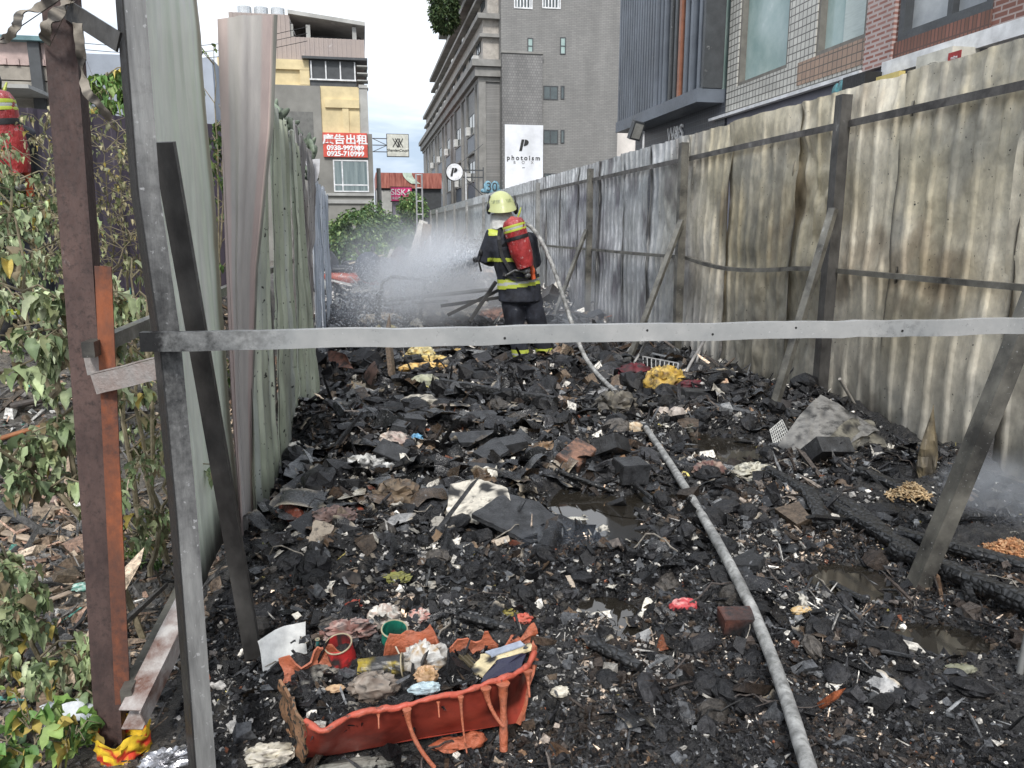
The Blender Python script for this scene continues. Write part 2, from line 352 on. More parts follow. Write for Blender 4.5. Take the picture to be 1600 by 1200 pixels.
# ------------------------------------------------------------------ loose debris (uncountable)
def quadbox(jx=0.25):
    V = np.array([(x, y, z) for z in (-.5, .5) for y in (-.5, .5) for x in (-.5, .5)], float); V += rng.uniform(-jx, jx, V.shape)
    return V, np.array([(0, 2, 3, 1), (4, 5, 7, 6), (0, 1, 5, 4), (2, 6, 7, 3), (0, 4, 6, 2), (1, 3, 7, 5)])
def quadflake():
    g = np.array([(x, y, 0) for y in (-.5, 0, .5) for x in (-.5, 0, .5)], float); g[:, 2] = rng.uniform(-.22, .22, 9); g[:, :2] += rng.uniform(-.16, .16, (9, 2))
    return g, np.array([(0, 1, 4, 3), (1, 2, 5, 4), (3, 4, 7, 6), (4, 5, 8, 7)])
TB = [quadbox() for _ in range(8)]; TF = [quadflake() for _ in range(14)]
def scatter(name, xy, size, cols, matl, label, cat, flake=.55, stick=.1, zoff=.15, tilt=.6, keepout=True):
    n = len(xy); h = height(xy[:, 0], xy[:, 1]); kind = rng.random(n); V, Fc, C = [], [], []; off = 0
    yaw = rng.uniform(0, 2*math.pi, n); tx = rng.normal(0, tilt, n); ty = rng.normal(0, tilt, n)
    cz, sz = np.cos(yaw), np.sin(yaw); cx_, sx_ = np.cos(tx), np.sin(tx); cy_, sy_ = np.cos(ty), np.sin(ty)
    z_, o_ = np.zeros(n), np.ones(n)
    Rz = np.stack([np.stack([cz, -sz, z_], -1), np.stack([sz, cz, z_], -1), np.stack([z_, z_, o_], -1)], 1)
    Rx = np.stack([np.stack([o_, z_, z_], -1), np.stack([z_, cx_, -sx_], -1), np.stack([z_, sx_, cx_], -1)], 1)
    Ry = np.stack([np.stack([cy_, z_, sy_], -1), np.stack([z_, o_, z_], -1), np.stack([-sy_, z_, cy_], -1)], 1)
    RR = Rz@Rx@Ry
    S = np.stack([size*rng.uniform(.6, 1.4, n), size*rng.uniform(.5, 1.1, n), size*rng.uniform(.3, .9, n)], -1)
    isf = kind < flake; iss = kind > 1-stick
    S[iss] = np.stack([size[iss]*rng.uniform(2.5, 6, iss.sum()), size[iss]*.28, size[iss]*.22], -1)
    pos = np.stack([xy[:, 0], xy[:, 1], h+size*zoff], -1); which = rng.integers(0, 1000, n)
    for T, m in ((TF, isf), (TB, ~isf)):
        for k, (tv, tf) in enumerate(T):
            s = m & (which % len(T) == k)
            if not s.any(): continue
            v = np.einsum('nij,nkj->nki', RR[s], tv[None]*S[s][:, None, :])+pos[s][:, None, :]
            q = tf[None]+(np.arange(s.sum())*len(tv))[:, None, None]+off
            V.append(v.reshape(-1, 3)); Fc.append(q.reshape(-1, 4)); C.append(np.repeat(cols[s], len(tv), axis=0)); off += v.shape[0]*len(tv)
    me = mesh(name, np.vstack(V), np.vstack(Fc), matl, np.vstack(C)); o = bpy.data.objects.new(name, me); COL.objects.link(o)
    tag(o, label, cat, kind='stuff'); return o
def pick(n, table):
    w = np.array([t[0] for t in table]); i = rng.choice(len(table), n, p=w/w.sum()); c = np.array([t[1] for t in table], float)[i]
    return c*rng.uniform(.55, 1.5, (n, 1))
CHT = [(50, (.008, .008, .009)), (24, (.022, .022, .024)), (12, (.06, .063, .068)), (5, (.14, .145, .15)), (3.5, (.045, .033, .024)), (2.0, (.12, .09, .065)), (2.8, (.45, .43, .39)), (.8, (.62, .6, .55)), (.4, (.17, .06, .03)), (.15, (.35, .30, .10))]
def zone(n, x0, x1, y0, y1, s0, s1, clump=0.):
    x = rng.uniform(x0, x1, n*3); y = y0+(y1-y0)*rng.random(n*3)**1.15
    ok = np.ones(n*3, bool); nn = fbm(np.stack([x*2.2, y*2.2, x*0+1], -1), 3)
    ok &= rng.random(n*3) < np.clip(.65+1.3*nn, .12, 1)
    for (cx, cy, rx, ry) in PUD3: ok &= (((x-cx)/rx)**2+((y-cy)/ry)**2) > rng.uniform(.5, 1.2, n*3)
    i = np.nonzero(ok)[0][:n]; m = len(i)
    s = np.exp(rng.normal(0, .5, m))*(s0+(s1-s0)*(y[i]-y0)/(y1-y0)); s = np.minimum(s, 3.2*s1)
    big = rng.random(m) < .018; s[big] *= 2.6
    return np.stack([x[i], y[i]], -1), s, nn[i]
XY, SS, NN = [], [], []
for a in [(75000, -.62, 2.6, 1.45, 3.2, .006, .009), (70000, -.62, 3.6, 3.1, 6.2, .010, .018), (36000, -.6, 3.65, 6.0, 14, .022, .042), (20000, -.9, 3.6, 12, 34, .05, .10)]:
    p, s, nn = zone(*a); XY.append(p); SS.append(s); NN.append(nn)
for a in [(520, -.55, 2.6, 1.9, 3.4, .026, .032), (1100, -.55, 3.5, 3.2, 7.0, .036, .055), (500, -.5, 3.5, 7, 13, .06, .09)]:
    p, s, nn = zone(*a); s = np.minimum(s, a[6]*1.8); XY.append(p); SS.append(s); NN.append(nn)
XY = np.vstack(XY); SS = np.concatenate(SS); NN = np.concatenate(NN); cc = pick(len(XY), CHT)
ash_ = fbm(np.stack([XY[:, 0]*1.7+9, XY[:, 1]*1.7, XY[:, 0]*0+6], -1), 3)[:, None]; cc = np.where((ash_ > .12) & (rng.random((len(XY), 1)) < .22) & (SS[:, None] < .03), rng.uniform(.1, .42, (len(XY), 1))*np.array([1, .97, .92]), cc)
br_ = (NN > .12)[:, None] & (rng.random((len(XY), 1)) < .35); cc = np.where(br_, cc*np.array([1.5, 1.25, 1.05])+np.array([.012, .008, .005]), cc)
pale = (XY[:, 1] > 13)[:, None] & (rng.random((len(XY), 1)) < .4); cc = np.where(pale, rng.uniform(.15, .6, (len(XY), 1))*np.array([1, .97, .92]), cc)
cm = mat('debris_bits', [(.5, .5, .51), (1, 1, 1), (1.9, 1.88, 1.85)], rough=.36, scale=60, bump=.8, bscale=160, bdist=.006, attr=True, rvar=.28, world_co=True, spec=.36)
scatter('charred_debris', XY, SS, cc, cm, 'black charred debris and ash covering the ground between the fences', 'debris')
GT = [(30, (.05, .05, .05)), (22, (.13, .125, .12)), (14, (.2, .15, .11)), (8, (.3, .2, .15)), (8, (.36, .29, .22)), (10, (.09, .07, .05)), (2, (.6, .6, .58)), (1, (.1, .3, .25))]
XY, SS = [], []
for a in [(24000, -3.2, -.66, 1.5, 4.5, .012, .022), (13000, -6, -.7, 4.3, 9, .02, .04)]:
    p, s, nn = zone(*a); XY.append(p); SS.append(s)
XY = np.vstack(XY); SS = np.concatenate(SS)
scatter('garden_litter', XY, SS, pick(len(XY), GT), cm, 'grey gravel and broken wood scraps on the ground left of the fence', 'litter', flake=.5, stick=.22)

# burnt sheets, clods and wires that mat the debris together
def mats(name, n, label, cat, kind, seed, zones, table, matl, clear=True):
    r = np.random.default_rng(seed); V, Fc, C, off = [], [], [], 0; K = 7; uu = np.linspace(-1, 1, K); U, W = np.meshgrid(uu, uu, indexing='ij'); cs_ = pick(n, table)
    sph = MB(); sph.ell((0, 0, 0), (1, 1, 1), nu=12, nv=8); sv, sf = sph.v[0], sph.f
    for k in range(n):
        x0, x1, y0, y1, s0, s1 = zones[r.integers(0, len(zones))]; y = y0+(y1-y0)*r.random(); x = r.uniform(x0, x1); s_ = r.uniform(s0, s1)
        if clear and (any(((x-c[0])/c[2])**2+((y-c[1])/c[3])**2 < 1.1 for c in PUD3) or (-.5 < x < .65 and 1.6 < y < 2.6)): continue
        if kind == 'sheet':
            a, b, c_ = r.normal(0, 1, 3); z = .28*np.sin(U*1.6*a+b)+.22*np.sin(W*2*b+a)+.12*fbm(np.stack([U*2+k, W*2, U*0], -1), 2); P_ = np.stack([U*(1+.2*fbm(np.stack([W*2+k, U*0, U*0], -1), 2)), W*r.uniform(.4, .9)*(1+.3*fbm(np.stack([U*2+k, U*0+5, U*0], -1), 2)), z], -1).reshape(-1, 3)
            idx = np.arange(K*K).reshape(K, K); f = np.stack([idx[:-1, :-1], idx[1:, :-1], idx[1:, 1:], idx[:-1, 1:]], -1).reshape(-1, 4); col = np.tile(cs_[k], (K*K, 1)); 
            if r.random() < .25: col = mixc(col.reshape(K, K, 3), np.array((.30, .26, .2)), sstep(np.abs(U)+.4*fbm(np.stack([U*2+k, W*2, U*0], -1), 2), .75, 1.)).reshape(-1, 3)
        else:
            P_ = sv*(1+.5*(1-2*np.abs(fbm(sv*1.7+k*3.1, 3))))[:, None]*np.array([1, r.uniform(.6, 1), r.uniform(.4, .7)]); f = sf; col = np.tile(cs_[k], (len(sv), 1))
        P_ = (P_*s_)@rot(r.normal(0, .35), r.normal(0, .35), r.uniform(0, 6.3)).T+np.array([x, y, H1(x, y)+s_*(.22 if kind == 'sheet' else .12)])
        V.append(P_); C.append(col); Fc += [tuple(int(i)+off for i in q_) for q_ in f]; off += len(P_)
    me = mesh(name, np.vstack(V), Fc, matl, np.vstack(C), kind == 'sheet'); o = bpy.data.objects.new(name, me); COL.objects.link(o); tag(o, label, cat, kind='stuff')
glossy = mat('burnt_film', [(.5, .5, .51), (1, 1, 1), (1.9, 1.88, 1.85)], rough=.28, scale=30, bump=.7, bscale=70, bdist=.006, attr=True, rvar=.18, world_co=True, speck=(.16, .16, .16), spscale=60, spth=.66)
burnt_pap = mat('burnt_paper_film', [(.6, .6, .6), (1, 1, 1), (1.4, 1.35, 1.3)], rough=.6, scale=30, bump=.5, bscale=70, bdist=.004, attr=True, world_co=True, speck=(.02, .02, .02), spscale=30, spth=.48, spw=.15)
ZN = [(-.55, 1.9, 1.9, 3.6, .02, .055), (-.55, 3.4, 3.2, 6.2, .03, .085), (-.5, 3.5, 5.5, 9, .05, .12), (-.5, 3.5, 8.5, 14, .06, .14), (-.5, 1.3, 3.4, 7, .06, .12)]
ST = [(50, (.007, .007, .008)), (22, (.020, .021, .023)), (7, (.07, .073, .078)), (5, (.055, .038, .025)), (3, (.13, .09, .06)), (3, (.2, .2, .2)), (2.2, (.42, .40, .35)), (.6, (.2, .06, .04))]
mats('burnt_sheets', 1500, 'curled burnt sheets of paper, cloth and plastic matted over the ash', 'burnt sheets', 'sheet', 91, ZN, ST, glossy)
mats('brown_burnt_paper', 420, 'brown and pale burnt paper scraps matted in the left half of the debris', 'burnt paper', 'sheet', 94, [(-.5, .9, 2.4, 3.4, .012, .034), (-.5, .9, 3.2, 5, .02, .05), (-.3, 1.8, 4, 6, .02, .05)], [(20, (.10, .065, .04)), (14, (.20, .14, .09)), (10, (.35, .30, .24)), (12, (.5, .48, .43)), (8, (.12, .12, .12)), (2, (.22, .08, .05))], burnt_pap)
mats('ash_clods', 420, 'black clods of wet ash among the debris', 'ash clods', 'clod', 92, ZN[:3], [(60, (.009, .009, .01)), (25, (.022, .022, .024)), (8, (.05, .045, .04))], cm)
m_ = MB(); r_w = np.random.default_rng(93)
for k in range(110):
    y = 2.0+8*r_w.random()**1.3; x = r_w.uniform(-.45, 3.2); a = r_w.uniform(0, 6.28); L_ = r_w.uniform(.1, .35); P_ = []
    for j in range(9): a += r_w.normal(0, .45); x += math.cos(a)*L_/8; y += math.sin(a)*L_/8; P_.append((x, y, H1(x, y)+.02+.03*math.sin(j*.4)+.01*r_w.random()))
    cw = np.array([(.02, .02, .02), (.06, .05, .045), (.22, .2, .17)][r_w.integers(0, 3)]); m_.tube(P_, r_w.uniform(.0015, .004), 5, c=cw)
o = obj('burnt_wires', m_, cm, smooth=True); tag(o, 'burnt wires and thin twigs tangled in the debris', 'wires', kind='stuff')

# ------------------------------------------------------------------ right fence
FX = 3.73
pm = mat('scorched_sheet_metal', [(.78, .78, .78), (1, 1, 1), (1.18, 1.18, 1.17)], rough=.42, metal=.35, scale=13, bump=.45, bscale=22, bdist=.010, stretch=(1, 1, .7), attr=True, world_co=True, speck=(.03, .03, .028), spscale=38, spth=.70)
steel = mat('dark_steel', [(.035, .033, .032), (.065, .062, .058), (.11, .106, .10)], rough=.5, metal=.3, scale=7, bump=.35, bscale=60, bdist=.003, stretch=(1, 1, .6))
rail_m = mat('rail_steel', [(.03, .027, .026), (.06, .055, .05), (.14, .13, .12)], rough=.5, metal=.2, scale=6, bump=.3, bscale=50)
tube_m = mat('sooty_tube', [(.05, .048, .044), (.13, .125, .115), (.22, .21, .18)], rough=.45, metal=.35, scale=5, bump=.35, bscale=60, bdist=.003, speck=(.3, .3, .29), spscale=90, spth=.68)
def ribp(u):   # trapezoid rib profile, period 1
    t = (u % 1.0)*.19; return np.interp(t, [0, .016, .05, .066, .19], [0, 1, 1, 0, 0])
RO = np.array([-.002, .003, .013, .019, .047, .053, .063, .069, .10, .145])
def ribcols(y0, y1): c = np.sort((y0-.019+.19*np.arange(-1, int((y1-y0)/.19)+3)[:, None]+RO[None]).ravel()); c = c[(c > y0+.002) & (c < y1-.002)]; return np.concatenate([[y0], c, [y1]])
def fence_colour(y, z, sh):
    P = np.stack([y, z, y*0+sh*.37], -1); a = fbm(P*[1.3, 1.0, 1], 4); b = fbm(P*[3., 1.9, 1]+7, 5, .6); s = fbm(P*[11, 2.2, 1]+3, 4, .6)*.8
    sv = np.array([.0, .9, -.5, .5, -.9, .3, -.2, .7])[sh % 8]*.14
    c = mixc((.54, .48, .35), (.84, .765, .62), sstep(a+.2*s+sv, -.35, .35))
    c = mixc(c, (.25, .25, .24), sstep(b+.2*s-sv, .05, .5)*.55)
    c = mixc(c, (.42, .34, .20), sstep(fbm(P*[1.6, 1.1, 1]+21, 4), .0, .4)*(1-sstep(z, 1.6, 2.3))*.4); c = mixc(c, (.20, .13, .07), sstep(fbm(P*[2.2, 1.6, 1]+33, 5, .6), .1, .4)*.5)
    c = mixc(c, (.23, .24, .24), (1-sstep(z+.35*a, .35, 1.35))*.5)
    dk = np.exp(-(((y-6.9)/.9)**2+((z-1.35)/.45)**2)); c = mixc(c, (.10, .095, .07), np.clip(dk*(.8+1.3*b), 0, 1)*.6)
    l = sstep(y+.9*a, 7.6, 9.6); cl = mixc((.40, .41, .41), (.62, .63, .64), sstep(a+s*.4, -.3, .3)); cl = mixc(cl, (.13, .12, .13), sstep(b+.5*s, .02, .42)*.8)
    c = c*(1-l[..., None])+cl*l[..., None]
    pl = np.exp(-((y-13.2)/2.2)**2)*(1-sstep(z, 2.2, 2.4)); c = mixc(c, (.16, .15, .18), np.clip(pl*(.7+b), 0, 1)*.75)
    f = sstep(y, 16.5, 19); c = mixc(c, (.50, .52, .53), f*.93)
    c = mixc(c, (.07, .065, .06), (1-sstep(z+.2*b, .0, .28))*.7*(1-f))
    return c
def fsheet(y0, y1, sh, parent, z0=.02, z1=2.57, X=FX, warp=1., side=1, colf=fence_colour, mt=pm, rows=None, label=None, base=None, lip=True, rib=.020):
    nr = rows or (76 if y0 < 9 else (44 if y0 < 14 else 14))
    Y, Z = np.meshgrid(ribcols(y0, y1) if y0 < 26 else np.linspace(y0, y1, 10), np.linspace(0, 1, nr)**1.0*(z1-z0)+z0, indexing='ij'); u = (Y-y0)/(y1-y0)
    P = np.stack([Y, Z, Y*0+sh*3.3], -1)
    d = -side*rib*ribp((Y-y0)/.19+.1)*(1-.8*min(warp, 1)*sstep(fbm(P*1.3, 2), -.1, .4))
    w = fbm(P*[.8, .7, 1], 2)*.06*warp+fbm(P*[2.4, 1.4, 1]+4, 2)*.03*warp+(1-np.abs(fbm(P*[4.5, 3, 1]+14, 3))*2)*.030*warp*sstep(fbm(P*1.3+31, 2), -.2, .3)+fbm(P*[14, 10, 1]+2, 2)*.004*warp
    pin = 1-.75*np.exp(-((Z-1.19)/.12)**2)-.7*np.exp(-((Z-2.31)/.1)**2); w = w*pin
    ed = np.exp(-u/.05)*(.5+fbm(np.stack([Z*1.3, Z*0+sh, Z*0], -1), 2)*1.6)+np.exp(-(1-u)/.05)*(-.2+fbm(np.stack([Z*1.1, Z*0+sh+40, Z*0], -1), 2)*1.6)
    d = d+w-side*.045*ed*warp*.38*np.clip(pin+.1, 0, 1)
    Yw = Y+.007*warp*fbm(np.stack([Z*2, Y*0+sh, np.round(u)*9], -1), 3)*np.where((u < .1) | (u > .9), 1, 0)
    Zt = Z+((.012 if sh < 50 else .07)*fbm(np.stack([Y*5, Y*0, Y*0+sh], -1), 2))*(Z > z1-.03)
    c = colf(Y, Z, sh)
    if warp > .3: c = mixc(c, (.035, .033, .03), np.clip(np.exp(-u/.014)+np.exp(-(1-u)/.014)*.9, 0, 1)*np.clip(.8+1.0*vn(np.stack([Z*2.2, Z*0, Z*0+sh], -1)), 0, 1))  # near-black seam edges: shade of the gaps painted in, along with scorch
    XX = (X if base is None else base(Y, Z))+d
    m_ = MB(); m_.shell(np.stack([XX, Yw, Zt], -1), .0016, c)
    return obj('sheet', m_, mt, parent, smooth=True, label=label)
fence = thing('metal_fence', 'tall corrugated metal fence with heat buckled scorched sheets along the right side', 'fence', (FX, 4, 0))
seams = [1.6, 2.8, 3.96, 4.98, 6.42, 7.62, 8.72, 9.95, 11.0, 12.25, 13.5, 14.7, 15.9, 17.1]+[18.3+1.2*i for i in range(23)]
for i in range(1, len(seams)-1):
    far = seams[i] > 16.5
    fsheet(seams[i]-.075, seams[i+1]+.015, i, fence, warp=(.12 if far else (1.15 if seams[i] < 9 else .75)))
PY_ = [2.35, 5.55, 8.5, 12.3, 16.1, 19.9, 23.7, 27.5, 31.3, 35.1, 38.9, 42.7]
grail = plain('weathered_rail', (.28, .28, .27), rough=.5, metal=.3)
lights_ = mat('pale_post_steel', [(.2, .2, .19), (.3, .3, .29), (.38, .38, .37)], rough=.5, metal=.3, scale=5)
for i, y in enumerate(PY_):
    m_ = MB(); s_ = .05 if i else .055; X0 = 3.60; cpost = steel if y < 8 else (tube_m if y < 14 else lights_)
    lean = .02*math.sin(i*2.3); m_.bar((X0, y, -.05), (X0+lean, y+lean*.5, 2.46 if i != 1 else 2.5), .088, .088, up=(0, 1, 0), seg=6, wob=.006)
    obj('post', m_, cpost, fence)
    m_ = MB(); zt = 1.62
    if i == 0: continue
    foot = {1: PZ(1203, 645, .12), 2: PZ(975, 572, .05), 3: PZ(880, 470, .05)}.get(i, np.array([2.75, y-.1, .05]))
    if i == 3: foot = np.array([2.85, 11.8, .05])
    top = {1: np.array([3.55, 5.48, PX(1326, 325, 3.55)[2]]), 2: np.array([3.56, 8.42, PX(1052, 345, 3.56)[2]])}.get(i, np.array([3.55, y-.05, 1.5]))
    m_.bar(foot-np.array([0, 0, .08]), top, .06 if i < 4 else .08, .045, c=(0, 0, 0), seg=3, wob=.004); obj('brace', m_, tube_m if i < 4 else lights_, fence)
# the big near brace
m_ = MB(); f0 = PZ(1430, 925, .02); q0 = PY(1578, 560, f0[1]-.05); dq = (q0-f0); top = f0+dq*2.15
m_.bar(f0, top, .066, .07, up=(0, -1, .3), seg=5, wob=.004); obj('brace', m_, tube_m, fence, label='broad soot stained steel brace crossing the right edge')
for i in range(len(PY_)-1):
    a, b = PY_[i], PY_[i+1]; nn = 13; t = np.linspace(0, 1, nn)
    for (z, h_, sag, mm) in ((2.31, .05, 0, rail_m), (1.20, .035, (.07 if i == 1 else .01), tube_m), (.085, .05, 0, tube_m)):
        if i > 3: mm = grail
        pts = [(FX-.075-(.05 if (z == 1.2 and i == 1) else .012)*math.sin(math.pi*k), a+.05+(b-a-.1)*k, z-sag*math.sin(math.pi*min(1, (1-k)*1.15))*(1 if i == 1 else .3)) for k in t]
        m_ = MB()
        for p, q in zip(pts[:-1], pts[1:]):
            m_.bar(p, q, .045, .006, c=(0, 0, 0)); m_.bar(np.array(p)+(-.022, 0, -h_/2), np.array(q)+(-.022, 0, -h_/2), .005, h_)
        obj('rail', m_, mm, fence)

# ------------------------------------------------------------------ left fence
lfence = thing('metal_fence', 'burnt pale green corrugated fence running away along the left side', 'fence', (-.6, 4, 0))
def mint_c(y, z, sh):
    P = np.stack([y, z, y*0+sh], -1); s = fbm(P*[18, .9, 1], 4); a = fbm(P*[3, 1.2, 1]+3, 4)
    c = mixc((.72, .80, .68), (.82, .87, .78), sstep(s+a*.6, -.35, .35)); c = mixc(c, (.82, .84, .80), sstep(fbm(P*[26, 1.6, 1]+9, 3), .22, .5)*.6)
    c = mixc(c, (.30, .25, .18), sstep(y, 3.60, 3.66)*.85)
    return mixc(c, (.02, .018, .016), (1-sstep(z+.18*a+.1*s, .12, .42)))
def green_c(y, z, sh):
    P = np.stack([y, z, y*0+sh], -1); s = fbm(P*[14, 1.1, 1], 4); a = fbm(P*[3, 1.5, 1]+3, 4)
    c = mixc((.40, .44, .34), (.62, .67, .54), sstep(s+a*.5, -.3, .3)); c = mixc(c, (.42, .45, .44), sstep(fbm(P*[9, .8, 1]+5, 3), .1, .4)*.7)
    c = mixc(c, (.09, .09, .08), sstep(a, .1, .5)*.6)
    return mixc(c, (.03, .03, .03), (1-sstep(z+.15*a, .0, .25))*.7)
def dark_c(y, z, sh):
    P = np.stack([y, z, y*0+sh], -1); s = fbm(P*[10, 1, 1], 4); a = fbm(P*[2, 1, 1]+8, 4)
    c = mixc((.17, .15, .145), (.38, .35, .33), sstep(s+a*.7, -.3, .35)); return mixc(c, (.3, .3, .3), sstep(z+.3*a, 1.6, 2.3)*.6)
def blue_c(y, z, sh):
    P = np.stack([y, z, y*0+sh], -1); s = fbm(P*[8, .8, 1], 4)
    return mixc((.30, .34, .40), (.55, .59, .65), sstep(s, -.3, .3))
gmt = mat('burnt_green_sheet', [(.85, .85, .85), (1, 1, 1), (1.12, 1.12, 1.1)], rough=.5, scale=12, bump=.3, bscale=30, stretch=(1, 1, .4), attr=True, world_co=True, speck=(.02, .02, .02), spscale=30, spth=.66)
mmt = mat('mint_sheet', [(.9, .9, .9), (1, 1, 1), (1.1, 1.1, 1.08)], rough=.45, scale=14, bump=.2, bscale=40, stretch=(1, 1, .25), attr=True, world_co=True)
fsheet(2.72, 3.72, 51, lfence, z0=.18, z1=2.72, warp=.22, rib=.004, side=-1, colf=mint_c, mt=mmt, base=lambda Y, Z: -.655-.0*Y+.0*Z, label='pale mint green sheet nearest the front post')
for z in (.22, 1.2):
    m_ = MB(); m_.bar((-.70, 2.1, z), (-.70, 13.8, z), .03, .04); obj('rail', m_, tube_m, lfence)
def lbase(Y, Z):
    v = np.clip(Z/2.2, 0, 1); u = np.clip((Y-3.8)/2.5, 0, 1)
    bot = -.60+.17*u**2.2; top_ = -.50-.02*u; mid = -.58+.10*u
    return bot*(1-v)**2+mid*2*v*(1-v)+top_*v*v
for k, (a, b) in enumerate([(3.76, 4.62), (4.6, 5.45), (5.43, 6.3)]):
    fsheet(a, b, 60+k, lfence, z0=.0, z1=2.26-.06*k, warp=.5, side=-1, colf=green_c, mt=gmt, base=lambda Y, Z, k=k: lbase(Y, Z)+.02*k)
for k, (a, b) in enumerate([(6.4, 7.3), (7.3, 8.3), (8.3, 9.4)]):
    fsheet(a, b, 70+k, lfence, z0=.0, z1=2.33, warp=.9, side=-1, colf=dark_c, mt=gmt, base=lambda Y, Z: -.60-.02*(Y-6)+.04*Z)
for k, (a, b) in enumerate([(9.5, 10.6), (10.65, 11.8), (11.85, 13.2), (13.2, 14.2)]):
    fsheet(a, b, 80+k, lfence, z0=.0, z1=2.2-.04*k, warp=.5, side=-1, colf=blue_c, mt=gmt, base=lambda Y, Z: -.60-.004*(Y-9))
for y in (5.9, 9.5, 13.4):
    m_ = MB(); m_.bar((-.72, y, 0), (-.72, y, 2.2), .06, .06, up=(0, 1, 0)); obj('post', m_, steel, lfence)
# twisted pink sheet
t = np.linspace(0, 1, 40); Lp = [(340, 30), (343, 120), (352, 400), (362, 620), (378, 860)]; Rp = [(433, 25), (426, 200), (402, 420), (394, 640), (398, 880)]
def polyl(P, t):
    P = np.array(P, float); yy = P[:, 1]; q = yy[0]+(yy[-1]-yy[0])*t; return np.stack([np.interp(q, yy, P[:, 0]), q], -1)
La, Ra = polyl(Lp, t), polyl(Rp, t); rowsG = []; cs = []
for k in range(40):
    a = PY(La[k][0], La[k][1], 3.58-.05*t[k]); b = PY(Ra[k][0], Ra[k][1], 3.9-.35*(1-t[k])); row = []; cr = []
    n_out = np.array([.25, -1, 0])
    for j in range(22):
        u = j/21.; p = a*(1-u)+b*u; rib = .016*(ribp(np.array(u*1.6+.55))) + .03*math.sin(math.pi*u)*(1-t[k])
        p = p+n_out*rib+np.array([0, .01, 0])*vn(np.array([k*.2, u*3, 5.])); row.append(p)
        base_ = np.array([.56, .46, .44]) if (u < .17 or u > .76) else np.array([.50, .475, .46]); base_ = base_*(1+.08*vn(np.array([u*30., k*.12, 0])))
        if u > .93: base_ = np.array([.22, .22, .2])*(1+.3*vn(np.array([u*9, k*.9, 2.])))
        if t[k] > .93: base_ = base_*.6
        cr.append(base_)
    rowsG.append(row); cs.append(cr)
m_ = MB(); m_.shell(np.array(rowsG), .004, np.array(cs))
o = obj('fence_sheet', m_, mmt, smooth=True); tag(o, 'peeled pinkish grey metal sheet, wide at its top and narrow at its foot', 'metal sheet')
# torn white scrap on the left fence
m_ = MB(); 
pp = [PY(475, 250, 9.4), PY(500, 248, 9.4), PY(499, 268, 9.4), PY(494, 287, 9.4), PY(484, 270, 9.4)]
m_.prism(pp, (0, .01, 0), (.7, .7, .72)); o = obj('torn_scrap', m_, pm); tag(o, 'torn white scrap caught on the far top of the left fence', 'scrap')

# ------------------------------------------------------------------ the near steel frame
galv = mat('galvanised_post', [(.12, .12, .12), (.24, .24, .235), (.34, .34, .33)], rough=.42, metal=.35, scale=16, bump=.4, bscale=60, bdist=.004, stretch=(1, 1, .12), speck=(.42, .42, .42), spscale=70, spth=.66, soot=True)
crossm = mat('crossbar_steel', [(.30, .31, .31), (.37, .38, .375), (.44, .44, .43)], rough=.38, metal=.25, scale=6, bump=.2, bscale=70, bdist=.002, soot=True, speck=(.5, .5, .5), spscale=120, spth=.7)
frame = thing('steel_frame', 'grey steel frame of channel post, brace and long crossbar in front of the debris', 'frame', (-.49, 2.0, 0))
th_ = math.radians(27); Rz_ = rot(0, 0, th_); m_ = MB(); prof = [(-.0235, -.012), (.0245, -.012), (.0245, .05), (.020, .05), (.020, -.007), (-.0235, -.007)]; prof2 = [(-.0275, -.014), (-.0237, -.014), (-.0237, .05), (-.0275, .05)]
N_ = 60; V, C_, V2 = [], [], []
pl_ = [PY(192, -260, 2.07), PY(208, 0, 2.05), PY(231, 300, 2.04), PY(264, 527, 2.03), PY(290, 800, 1.96), PY(320, 1200, 1.86), PY(326, 1290, 1.84)][::-1]; pz_ = [p[2] for p in pl_]
for k in range(N_+1):
    z = pz_[0]+(pz_[-1]-pz_[0])*k/N_; cx = np.interp(z, pz_, [p[0] for p in pl_]); cy = np.interp(z, pz_, [p[1] for p in pl_])
    soot = .12+.42*math.exp(-((z-1.12)/.3)**2)+.12*math.exp(-((z-1.5)/.4)**2)-.12*float(1-sstep(np.array(z), .3, .7))
    for (a, b) in prof:
        p = Rz_@np.array([a, b, 0]); V.append((cx+p[0], cy+p[1], z)); C_.append((soot,)*3)
    for (a, b) in prof2:
        p = Rz_@np.array([a, b, 0]); V2.append((cx+p[0], cy+p[1], z))
n = len(prof); Fc = [(k*n+i, k*n+(i+1) % n, (k+1)*n+(i+1) % n, (k+1)*n+i) for k in range(N_) for i in range(n)]
m_.add(V, Fc, np.array(C_)); obj('post', m_, galv, frame)
m_ = MB(); n = 4; m_.add(V2, [(k*n+i, k*n+(i+1) % n, (k+1)*n+(i+1) % n, (k+1)*n+i) for k in range(N_) for i in range(n)]); obj('side_flange', m_, plain('sooty_flange', (.022, .021, .02), rough=.5), frame, label='black sooty side flange of the post')
def rectbar(name, p, q, w, h, mt, parent, sf, seg=60, up=(0, 0, 1), label=None, wob=0.):
    m = MB(); p = np.array(p); q = np.array(q); m.bar(p, q, w, h, up=up, seg=seg, wob=wob)
    V = m.v[0]; d = (q-p)/np.linalg.norm(q-p); t = ((V-p)@d)/np.linalg.norm(q-p); m.c[0] = np.repeat(np.clip(sf(t), 0, 1)[:, None], 3, 1); return obj(name, m, mt, parent, label=label)
rectbar('crossbar', (-.532, 1.955, 1.238), (2.75, 1.985, 1.209), .030, .046, crossm, frame, lambda t: 1.*(1-sstep(t, .0, .02))+.55*(1-sstep(t, .04, .15))+.25*np.exp(-((t-.62)/.06)**2)+.14*sstep(t, .62, .8), wob=.0024, label='long horizontal bar blackened at its left end')
m_ = MB()
